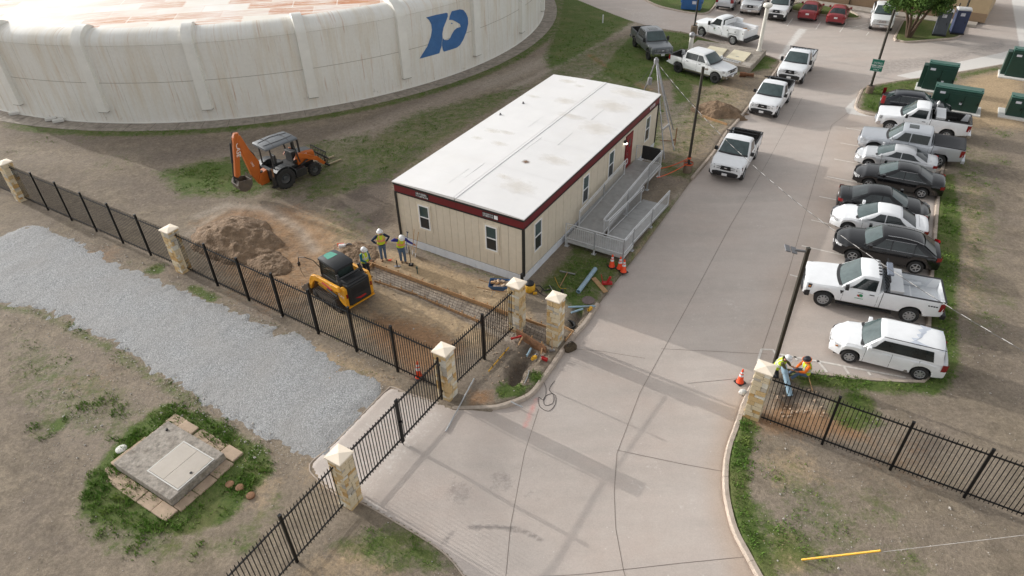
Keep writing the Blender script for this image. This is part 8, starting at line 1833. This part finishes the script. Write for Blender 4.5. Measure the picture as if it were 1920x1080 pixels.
obj('guard', MB().tube([dg * 0.06, dg * gl], 0.034, 10), M_('yellow'), gw_, smooth=40); obj('anchor_rod', MB().tube([Vector((0, 0, -0.1)), dg * 0.12], 0.02, 6), M_('steel'), gw_)
up_ = thing('utility_pole', 'wooden utility pole outside the right edge holding cable and guy wire', 'utility pole', (17, 8, 0)); obj('shaft', MB().lathe([(0.15, -0.2), (0.11, 8.6)], 14), M_('wood_dark'), up_, smooth=40); obj('hardware', MB().box((0, 0, 7.0), (0.35, 0.3, 0.12)).box((0, 0, 7.75), (0.32, 0.3, 0.1)), M_('galv'), up_)
# ================================================================ DIRT PILES
def pile(px, rx, ry, h, label, seed, rz=YAW, n=110):
    c = G(*px); a = np.linspace(-1.35, 1.35, n); XX, YY = np.meshgrid(a, a); rr = np.hypot(XX, YY) + (fbm(XX * 2 + seed, YY * 2, 1.0, 4, seed) - 0.5) * 0.55
    Z = h * np.clip(1 - rr, 0, 1) ** 0.85 * (0.82 + 0.4 * fbm(XX * 3, YY * 3, 1.2, 3, seed + 3)) + (fbm(XX * rx, YY * ry, 2.6, 4, seed + 7) - 0.5) * 0.34 * np.clip(1.2 - rr, 0, 0.6) - 0.12 * sstep(0.85, 1.15, rr)
    o = grid_mesh('dirt_pile', a * rx, a * ry, Z + 0.01, rr < 1.12, None, M_('soil')); o.location = (c.x, c.y, -0.02); o.rotation_euler = (0, 0, rz)
    tag(o, label, 'dirt pile'); return o
pile((436, 450), 2.0, 3.0, 0.92, 'large heap of brown soil behind the fence near the track loader', 3)
pile((505, 493), 0.9, 1.6, 0.38, 'low spill of soil beside the large heap', 8); pile((1345, 209), 1.3, 1.9, 0.75, 'small heap of pale soil between the grass and the road', 12); pile((668, 472), 0.9, 1.4, 0.30, 'low crumbly heap of soil behind the worker in the teal shirt', 17)
# ================================================================ CONES
def cone(px, label, z=0.0, h=0.72, lean=0.0):
    p = G(*px, z); t = thing('traffic_cone', label, 'traffic cone', (p.x, p.y, z), 0.5 + lean, 'orange traffic cones')
    obj('base', MB().box((0, 0, 0.02), (0.36, 0.36, 0.04)), M_('plastic_black') if h > 0.7 else mat('cone_base', rgb(96, 44, 40), 0.7), t, bevel=0.01)
    R0, R1 = 0.135, 0.03
    rad = lambda f: R0 + (R1 - R0) * f
    obj('shell', MB().lathe([(rad(0) + 0.02, 0.04), (rad(0), 0.06), (rad(1), h), (0.012, h + 0.01)], 18), M_('orange'), t, smooth=40)
    for (f0, f1) in [(0.46, 0.62), (0.70, 0.82)]: obj('reflective_band', MB().lathe([(rad(f0) + 0.004, 0.06 + f0 * (h - 0.06)), (rad(f1) + 0.004, 0.06 + f1 * (h - 0.06))], 18, cap=False), M_('reflective'), t, smooth=40)
cone((1147, 500), 'faded orange cone leftmost of three by the ramp'); cone((1162, 504), 'orange cone in the middle of three by the ramp'); cone((1169, 510), 'orange cone nearest the road of three by the ramp', h=0.74)
cone((1387, 717), 'orange cone standing on the road beside the right pillar', z=PZ); cone((786, 708), 'orange cone behind the fence near the double gate', h=0.9)
mat('rebar', rgb(96, 84, 76), 0.85, 0, 0.2, 8)
# ================================================================ SIDEWALK FORMS AND REBAR
def board(p, q, z0, z1, label, th=0.04, mt=None, stakes=0):
    a, b_ = Vector((*G2(*p), 0)), Vector((*G2(*q), 0)); d = b_ - a; t = thing('form_board', label, 'board', (a.x, a.y, 0), math.atan2(d.y, d.x), 'timber formwork boards')
    obj('plank', MB().box((d.length / 2, 0, (z0 + z1) / 2), (d.length, th, z1 - z0)), mt or M_('wood'), t, bevel=0.004)
    for i in range(stakes): obj('stake', MB().box((d.length * (i + 0.5) / stakes, th / 2 + 0.022, (z0 + z1) / 2 + 0.03), (0.045, 0.04, z1 - z0 + 0.12)), M_('wood'), t)
board((692, 493), (952, 588), -0.12, 0.10, 'long timber form board along the trailer side of the new walk', stakes=11)
board((702, 527), (783, 553), -0.12, 0.06, 'short timber form board beside the track loader', stakes=4); board((785, 555), (902, 603), -0.12, 0.05, 'timber form board on the loader side of the new walk', stakes=5)
board((688, 506), (700, 494), -0.12, 0.08, 'timber end board closing the new walk near the loader')
board((985, 601), (1024, 615), -0.12, 0.14, 'timber form board between the two stone pillars, far side', stakes=2)
board((969, 627), (1024, 661), -0.25, 0.32, 'deep brown plywood form between the two stone pillars, near side', th=0.05, mt=M_('wood_dark'), stakes=3)
board((1057, 614), (1075, 624), -0.15, 0.12, 'short form board beside the kerb, far side'); board((1060, 640), (1072, 626), -0.15, 0.12, 'short form board beside the kerb, near side')
board((1317, 219), (1363, 235), -0.05, 0.14, 'timber form board of the small pit by the road', th=0.05)
def rebar(c00, c10, c01, c11, nl, nc, label):
    P = [Vector((*G2(*c), 0.03)) for c in (c00, c10, c01, c11)]; t = thing('rebar_mat', label, 'rebar', P[0]); f = lambda s, q: P[0].lerp(P[1], s).lerp(P[2].lerp(P[3], s), q) - P[0]
    for i in range(nl): obj('long_bar', MB().tube([f(0.01, (i + 0.5) / nl), f(0.99, (i + 0.5) / nl)], 0.010, 5), M_('rebar'), t)
    for i in range(nc): obj('cross_bar', MB().tube([f((i + 0.5) / nc, 0.03) + Vector((0, 0, 0.02)), f((i + 0.5) / nc, 0.97) + Vector((0, 0, 0.02))], 0.010, 5), M_('rebar'), t)
rebar((700, 499), (985, 605), (704, 526), (962, 638), 6, 36, 'grid of steel bars laid along the new walk'); rebar((988, 606), (1030, 622), (980, 625), (1024, 648), 4, 6, 'small grid of steel bars between the two stone pillars')
# ================================================================ TOOLS AND LOOSE MATERIAL
def one(nm, mb, mt, px, label, cat, z=0.0, rz=0.0, bevel=0, smooth=None, group=None):
    p = G(*px); o = obj(nm, mb, mt, None, loc=(p.x, p.y, z), rz=rz, bevel=bevel, smooth=smooth); tag(o, label, cat, group); return o
def lay(nm, p, q, r, mt, label, cat, z=None, n=12, hollow=False):
    a, b_ = Vector((*G2(*p), 0)), Vector((*G2(*q), 0)); d = b_ - a; L_ = d.length
    prof = [(r * 0.88, 0.0), (r, 0.0), (r, L_), (r * 0.88, L_)] + ([(r * 0.88, 0.0)] if hollow else [])
    o = obj(nm, MB().lathe(prof, n, (0, 0, 0), axis='x', cap=not hollow), mt, None, loc=(a.x, a.y, (r + 0.02) if z is None else z), rz=math.atan2(d.y, d.x), smooth=40); tag(o, label, cat); return o
lay('drain_pipe', (1084, 551), (1116, 508), 0.11, M_('pvc'), 'long pale blue drain pipe lying on the grass', 'pipe', hollow=True); lay('conduit', (1065, 579), (1116, 577), 0.045, M_('pvc'), 'thin blue-grey conduit lying across the dug strip', 'pipe', z=0.1); lay('conduit', (1071, 588), (1093, 581), 0.045, M_('pvc'), 'short blue-grey conduit offcut in the dug strip', 'pipe', z=0.06)
lay('conduit', (988, 666), (996, 652), 0.05, M_('pvc'), 'short grey pipe offcut in front of the plywood form', 'pipe', z=-0.05); lay('steel_pipe', (836, 811), (889, 712), 0.03, M_('galv'), 'long thin grey steel pipe lying beside the gate pillar', 'pipe', z=0.06)
o = obj('plank', MB().box((0, 0, 0.03), (1.25, 0.24, 0.04)), M_('wood'), None, loc=G(1124, 535), rz=R(112), bevel=0.004); tag(o, 'weathered plank lying on the grass beside the drain pipe', 'plank')
jk = thing('floor_jack', 'small red jack standing on the grass by the plank', 'jack', G(1138, 533)); obj('frame', MB().box((0, 0, 0.08), (0.5, 0.2, 0.12)).bar((0, 0, 0.1), (0.15, 0, 0.45), 0.1, 0.1), M_('red'), jk, bevel=0.015); obj('handle', MB().tube([(-0.2, 0, 0.1), (-0.3, 0.05, 0.55)], 0.02, 6), M_('red'), jk)
o = one('manhole_cover', MB().lathe([(0.30, -0.02), (0.30, 0.035), (0.26, 0.04), (0.25, 0.03), (0.02, 0.03)], 24), mat('cast_iron', rgb(120, 106, 102), 0.7, 0.4, 0.2, 12), (1103, 563.5), 'round iron cover set in the grass near the kerb', 'cover', 0.0)
rk = thing('landscape_rake', 'wide rake lying on the grass near the trailer corner', 'rake', G(1050, 538)); dr = (G(1064, 513) - G(1050, 538)); obj('handle', MB().tube([(0, 0, 0.04), dr + Vector((0, 0, 0.08))], 0.018, 6), M_('wood'), rk); n_ = Vector((-dr.y, dr.x, 0)).normalized(); obj('head', MB().bar(dr + n_ * 0.4 + Vector((0, 0, .06)), dr - n_ * 0.4 + Vector((0, 0, .06)), 0.06, 0.04), M_('steel'), rk)
wb_ = thing('wheelbarrow', 'blue wheelbarrow full of rubble by the trailer front', 'wheelbarrow', G(936, 551), R(-8))
obj('tub', MB().loft([[(-0.30, -0.22, 0.38), (0.22, -0.22, 0.34), (0.22, 0.22, 0.34), (-0.30, 0.22, 0.38)], [(-0.46, -0.34, 0.66), (0.50, -0.34, 0.66), (0.50, 0.34, 0.66), (-0.46, 0.34, 0.66)], [(-0.44, -0.32, 0.66), (0.47, -0.32, 0.66), (0.47, 0.32, 0.66), (-0.44, 0.32, 0.66)], [(-0.30, -0.20, 0.42), (0.22, -0.20, 0.40), (0.22, 0.20, 0.40), (-0.30, 0.20, 0.42)]], closed=True), M_('blue_tub'), wb_)
for s in (1, -1): obj('handle', MB().tube([(0.62, s * 0.08, 0.2), (-0.2, s * 0.24, 0.36), (-1.0, s * 0.30, 0.55)], 0.022, 6), M_('wood'), wb_); obj('leg', MB().tube([(-0.25, s * 0.24, 0.36), (-0.34, s * 0.26, 0.0), (-0.15, s * 0.25, 0.3)], 0.018, 6), M_('steel'), wb_)
obj('wheel', MB().lathe([(0.08, -0.045), (0.2, -0.05), (0.2, 0.05), (0.08, 0.045)], 18, (0.66, 0, 0.2), axis='y'), M_('rubber'), wb_, smooth=40)
for i in range(11): obj('rubble', MB().box((-0.28 + 0.065 * i, 0.17 * math.sin(i * 2.1), 0.60 + 0.06 * math.cos(i * 1.7)), (0.20, 0.13, 0.10), Matrix.Rotation(i * 1.3, 3, 'Z') @ Matrix.Rotation(0.5 * math.sin(i * 2.7), 3, 'X')), M_('wood') if i % 3 == 0 else M_('paver'), wb_, bevel=0.02)
def shovel(foot, top_px, label, blade=True, grip=True, z_top=1.4, mt=None):
    a = G(*foot); k = 0; b_ = None; zt = z_top; b_ = G(*top_px, zt)
    t = thing('shovel', label, 'shovel', a, 0.0, 'shovels leaning on the trailer'); d = b_ - a
    obj('shaft', MB().tube([d * 0.18, d], 0.018, 6), mt or M_('wood'), t); n = Vector((-d.y, d.x, 0)); n = n.normalized() if n.length > 1e-3 else Vector((1, 0, 0)); u = d.normalized()
    obj('blade', MB().loft([[n * -0.03 + u * 0.02, n * 0.03 + u * 0.02], [n * -0.12 + u * 0.12, n * 0.12 + u * 0.12], [n * -0.12 + u * 0.30, n * 0.12 + u * 0.30], [n * -0.03 + u * 0.36, n * 0.03 + u * 0.36]], cap=False), M_('steel'), t)
    if grip: obj('grip', MB().tube([d + n * -0.06, d + n * 0.06], 0.022, 6).tube([d * 0.95, d + n * -0.06], 0.014, 5).tube([d * 0.95, d + n * 0.06], 0.014, 5), M_('plastic_black'), t)
shovel((761, 476), (764, 435), 'shovel with black handle leaning on the trailer, leftmost of three', z_top=1.15, mt=M_('blue_tub')); shovel((773, 478), (776.5, 430), 'long shovel leaning on the trailer, middle of three', grip=False, z_top=1.5); shovel((778, 483), (784.5, 435), 'long shovel leaning on the trailer, rightmost of three', grip=False, z_top=1.5)
a = G(771, 497); tm_ = thing('hand_tamper', 'black hand tamper held by the worker in bright blue', 'tamper', a); obj('plate', MB().box((0, 0, 0.03), (0.24, 0.24, 0.03)), M_('black_metal'), tm_, bevel=0.004); obj('shaft', MB().tube([(0, 0, 0.03), (0.0, 0.0, 1.12)], 0.017, 8), M_('black_metal'), tm_); obj('socket', MB().lathe([(0.05, 0.04), (0.025, 0.16)], 10), M_('steel'), tm_)
one('marker_flag', MB().box((0, 0, 0.02), (0.16, 0.12, 0.02)).tube([(0, 0, 0), (0.2, 0.1, 0.05)], 0.006, 5), M_('orange'), (731, 488), 'small orange flag lying on the soil near the workers', 'flag')
fl_ = thing('hand_float', 'small grey trowel with upright handle on the dug soil', 'trowel', G(745, 500)); obj('plate', MB().box((0, 0, 0.03), (0.30, 0.12, 0.02)), M_('steel'), fl_); obj('handle', MB().tube([(0, 0, 0.04), (0, 0, 0.38)], 0.03, 8), M_('black_metal'), fl_)
one('survey_stake', MB().box((0, 0, 0.16), (0.05, 0.05, 0.42)).box((0, 0, 0.36), (0.09, 0.09, 0.10)), mat('stake_green', rgb(70, 90, 80), 0.7), (783, 513), 'short dark stake with a green top beside the new walk', 'stake')
lv = thing('spirit_level', 'long yellow spirit level lying on the soil behind the gate panel', 'level', G(916, 698)); d = G(954, 653) - G(916, 698); obj('beam', MB().bar((0, 0, 0.05), d + Vector((0, 0, 0.05)), 0.03, 0.06), M_('yellow'), lv, bevel=0.004)
for f in (0.2, 0.5, 0.8): obj('vial', MB().bar(d * (f - 0.02) + Vector((0, 0, 0.055)), d * (f + 0.02) + Vector((0, 0, 0.055)), 0.036, 0.064), M_('plastic_black'), lv)
for i, (p_, q_2, mt, lab) in enumerate([((958, 636), (978, 630), M_('red'), 'red timber brace at the corner of the plywood form'), ((972, 648), (980, 632), M_('wood'), 'pale timber brace propping the plywood form, left one'), ((1014, 664), (1019, 645), M_('wood'), 'pale timber brace propping the plywood form, right one')]):
    a, b_ = G(*p_), G(*q_2, 0.2); o = obj('timber_brace', MB().bar((0, 0, 0.02), b_ - a, 0.05, 0.08), mt, None, loc=a); tag(o, lab, 'timber', 'braces of the plywood form')
def power_tool(px, mt, label, rz, z=0.0, disc=True, sc=1.0, cat='power tool'):
    t = thing('power_tool', label, cat, (*G2(*px), z), rz, 'hand power tools'); q = sc
    obj('housing', MB().box((0, 0, 0.12 * q), (0.34 * q, 0.16 * q, 0.18 * q)).box((-0.1 * q, 0, 0.25 * q), (0.2 * q, 0.06 * q, 0.06 * q)), mt, t, bevel=0.03 * q); obj('grip', MB().tube([(-0.15 * q, 0, 0.12 * q), (-0.24 * q, 0, 0.24 * q), (-0.1 * q, 0, 0.28 * q)], 0.025 * q, 6), M_('plastic_black'), t)
    if disc: obj('blade', MB().lathe([(0.13 * q, -0.01), (0.13 * q, 0.01)], 18, (0.24 * q, 0.09 * q, 0.12 * q), axis='y'), M_('steel'), t)
power_tool((1001, 674), M_('yellow'), 'yellow hand saw on the soil near the plywood form', 0.6, 0.0, True, 0.8); power_tool((1021, 676), M_('red'), 'red hand tool on the soil beside the free-standing pillar', -0.6, 0.0, False, 0.8); power_tool((1106, 582), M_('yellow'), 'yellow hand drill lying near the kerb', 0.9, 0.0, False, 0.8); power_tool((1003, 552), M_('yellow'), 'small yellow hand tool on the grass near the trailer corner', 0.2, 0.0, False, 0.6)
vc = thing('shop_vacuum', 'round yellow and black vacuum behind the trailer corner pillar', 'vacuum', G(993, 545)); obj('drum', MB().lathe([(0.22, 0), (0.27, 0.1), (0.27, 0.34), (0.22, 0.40)], 18), M_('yellow'), vc, smooth=40); obj('motor_head', MB().lathe([(0.22, 0.40), (0.22, 0.48), (0.12, 0.56), (0.02, 0.58)], 16), M_('plastic_black'), vc, smooth=40); obj('hose', MB().tube([(0.2, 0, 0.3), (0.5, 0.1, 0.2), (0.7, -0.1, 0.06), (1.0, 0.0, 0.05)], 0.03, 6), M_('plastic_black'), vc)
bg_ = thing('tool_bag', 'dark camouflage tool bag standing on the road by the kerb', 'bag', (*G2(1069, 655, PZ), PZ), R(30)); obj('bag', MB().loft([[(x, -w_, 0.01), (x, -w_ * 1.1, 0.14), (x, -w_ * 0.6, h_), (x, w_ * 0.6, h_), (x, w_ * 1.1, 0.14), (x, w_, 0.01)] for x, w_, h_ in [(-0.28, 0.10, 0.20), (-0.2, 0.17, 0.28), (0.0, 0.18, 0.26), (0.2, 0.17, 0.29), (0.28, 0.10, 0.2)]], closed=True), mat('camo', rgb(78, 66, 50), 0.9, 0, 0.5, 16, dirt=0.6, dcol=rgb(40, 38, 32)), bg_, smooth=50); obj('strap', MB().tube([(-0.18, 0, 0.26), (-0.08, 0.02, 0.42), (0.08, 0.02, 0.42), (0.18, 0, 0.27)], 0.016, 6), M_('plastic_black'), bg_)
sl = thing('sledge_hammer', 'sledge hammer leaning on the free-standing stone pillar', 'hammer', G(1035, 658)); d = G(1035, 632, 0.8) - G(1035, 658); obj('shaft', MB().tube([(0, 0, 0.05), d], 0.018, 6), M_('wood'), sl); obj('head', MB().box((0, 0, 0.05), (0.24, 0.09, 0.09)), M_('steel'), sl, bevel=0.01)
cr_ = MB()
for i in range(5): cr_.tube([(0.26 * math.cos(a), 0.26 * math.sin(a), 0.06 * i) for a in np.linspace(0, 2 * PI, 20)], 0.035, 6)
o = obj('corrugated_pipe', cr_, M_('rubber'), None, loc=G(1067, 607) + Vector((0, 0, -0.28)), smooth=50); tag(o, 'mouth of a dark corrugated pipe in the pit by the kerb', 'pipe')
def hose(px, r, mt, label, cat, z):
    pts = [Vector((*G2(u, v, z), z + r)) for u, v in px]; fine = []
    for i in range(len(pts) - 1):
        p0, p1, p2, p3 = pts[max(i - 1, 0)], pts[i], pts[i + 1], pts[min(i + 2, len(pts) - 1)]
        for k in range(6):
            s = k / 6; fine.append(0.5 * ((2 * p1) + (p2 - p0) * s + (2 * p0 - 5 * p1 + 4 * p2 - p3) * s * s + (3 * p1 - p0 - 3 * p2 + p3) * s ** 3))
    fine.append(pts[-1]); o = obj('cord', MB().tube(fine, r, 5), mt, None, smooth=60); tag(o, label, cat)
hose([(1018, 713), (1024, 730), (1020, 750), (1010, 745), (1012, 762), (1028, 771), (1040, 760), (1042, 744), (1034, 738), (1020, 746), (1022, 760), (1036, 756), (1038, 742), (1030, 730), (1040, 714)], 0.008, M_('plastic_black'), 'loose loops of dark cord on the road by the painted mark', 'cord', PZ)
hose([(1000, 535), (1015, 552), (1030, 556), (1042, 548), (1036, 538), (1020, 540), (1014, 552)], 0.014, M_('plastic_black'), 'coil of dark hose on the grass between the pillars and trailer', 'hose', 0.02); hose([(983, 720), (990, 705), (992, 695)], 0.02, M_('galv'), 'bent grey conduit beside the dug hole', 'pipe', 0.02); hose([(958, 754), (970, 760), (980, 764)], 0.03, M_('galv'), 'short grey hose lying over the gate kerb', 'hose', 0.02); hose([(1030, 535), (1038, 548), (1042, 556)], 0.02, M_('galv'), 'bent grey tube on the grass behind the free-standing pillar', 'pipe', 0.02)
hose([(1040, 520), (1050, 540), (1062, 541)], 0.012, M_('yellow'), 'thin yellow cord lying on the grass by the rake', 'cord', 0.02)
# right-hand crew: pipe, mattock, rubble
a = G(1483, 738); b_ = G(1470, 680, 0.85); lp = thing('drain_pipe', 'pale grey pipe held upright by the two workers on the right', 'pipe', a + Vector((0, 0, -0.12))); d = b_ - a; obj('tube', MB().tube([(0, 0, 0), d], 0.11, 16, cap=False), M_('pvc'), lp, smooth=40); obj('tube_lining', MB().tube([(0, 0, 0.0), d], 0.095, 16, cap=False), M_('steel'), lp, smooth=40); obj('socket', MB().tube([d * 0.72, d * 1.0], 0.122, 16, cap=False), M_('pvc'), lp, smooth=40)
mk = thing('mattock', 'mattock lying on the grass behind the seated worker', 'mattock', G(1523, 735)); d = G(1513, 702) - G(1523, 735); obj('shaft', MB().tube([(0, 0, 0.05), d + Vector((0, 0, 0.10))], 0.02, 6), M_('wood'), mk); n_ = Vector((-d.y, d.x, 0)).normalized(); obj('head', MB().bar(d + n_ * 0.28 + Vector((0, 0, .1)), d - n_ * 0.22 + Vector((0, 0, .1)), 0.05, 0.05), M_('steel'), mk)
one('concrete_chunk', MB().ball((0, 0, 0.08), 0.17, 9, 6, (1, 0.8, 0.75)), M_('concrete_new'), (1393, 734), 'broken pale concrete lump on the road beside the right pillar', 'rubble', PZ, smooth=20)
rb_ = MB(); rr_ = random.Random(5)
for i in range(60):
    p = G(rr_.uniform(1450, 1545), rr_.uniform(728, 785)); s_ = rr_.uniform(0.02, 0.07); rb_.ball((p.x, p.y, ground_z(p.x, p.y) + s_ * 0.3), s_, 6, 4, (1, rr_.uniform(.6, 1), .7))
for i in range(260):
    p = G(rr_.choice([rr_.uniform(560, 960), rr_.uniform(900, 1030)]), rr_.uniform(470, 720)); s_ = rr_.uniform(0.015, 0.05)
    if PD[min(len(ys) - 1, np.searchsorted(ys, p.y)), min(len(xs) - 1, np.searchsorted(xs, p.x))] > 0.3: rb_.ball((p.x, p.y, ground_z(p.x, p.y) + s_ * 0.3), s_, 6, 4, (1, rr_.uniform(.6, 1), .7))
o = obj('stones', rb_, M_('paver'), None); tag(o, 'small loose stones and clods scattered over the dug soil', 'stones', kind='stuff')
# orange barrier cord from the bare pole to the ramp
pb_ = G(1288.5, 322)
for (z0, q, lab) in [(0.95, (1236, 316), 'sagging orange barrier tape, upper strand beside the ramp'), (0.62, (1232, 333), 'sagging orange barrier tape, lower strand beside the ramp')]:
    e_ = G(*q, 0.35); o = obj('barrier_tape', MB().tube(sagline(Vector((pb_.x, pb_.y, z0)), e_, 0.12, 14), 0.028, 6), mat('tape_orange', rgb(206, 92, 58), 0.7), None); tag(o, lab, 'tape')
wr = obj('tape_wrap', MB().lathe([(0.12, 0.88), (0.12, 1.0)], 10, cap=False).lathe([(0.30, 0.53), (0.30, 0.62)], 12, cap=False), MATS['tape_orange'], None, loc=(pb_.x, pb_.y, 0)); tag(wr, 'orange tape wrapped round the foot of the bare pole', 'tape')
sp_ = one('wooden_stake', MB().box((0, 0, 0.55), (0.06, 0.06, 1.3)), M_('wood_dark'), (1265, 272), 'brown wooden stake beside the leg frame', 'stake'); one('conduit_bundle', MB().tube([(0, 0, 0.05), (0.8, -0.2, 0.05)], 0.03, 6).tube([(0.75, -0.2, 0.1), (0.95, -0.15, 0.12)], 0.07, 6), M_('wood_dark'), (1237, 264), 'short brown pipe end lying on the grass behind the ramp', 'pipe')
dch = thing('cut_off_saw', 'orange and white cut-off saw lying on the bare soil', 'power tool', G(643, 467)); obj('engine', MB().box((0, 0, 0.16), (0.36, 0.22, 0.26)), M_('white_plastic'), dch, bevel=0.04); obj('blade', MB().lathe([(0.17, -0.01), (0.17, 0.01)], 18, (0.36, 0.05, 0.17), axis='y'), M_('steel'), dch); obj('handle', MB().tube([(-0.2, 0, 0.15), (-0.25, 0, 0.34), (0.1, 0, 0.36)], 0.02, 6), M_('orange'), dch)
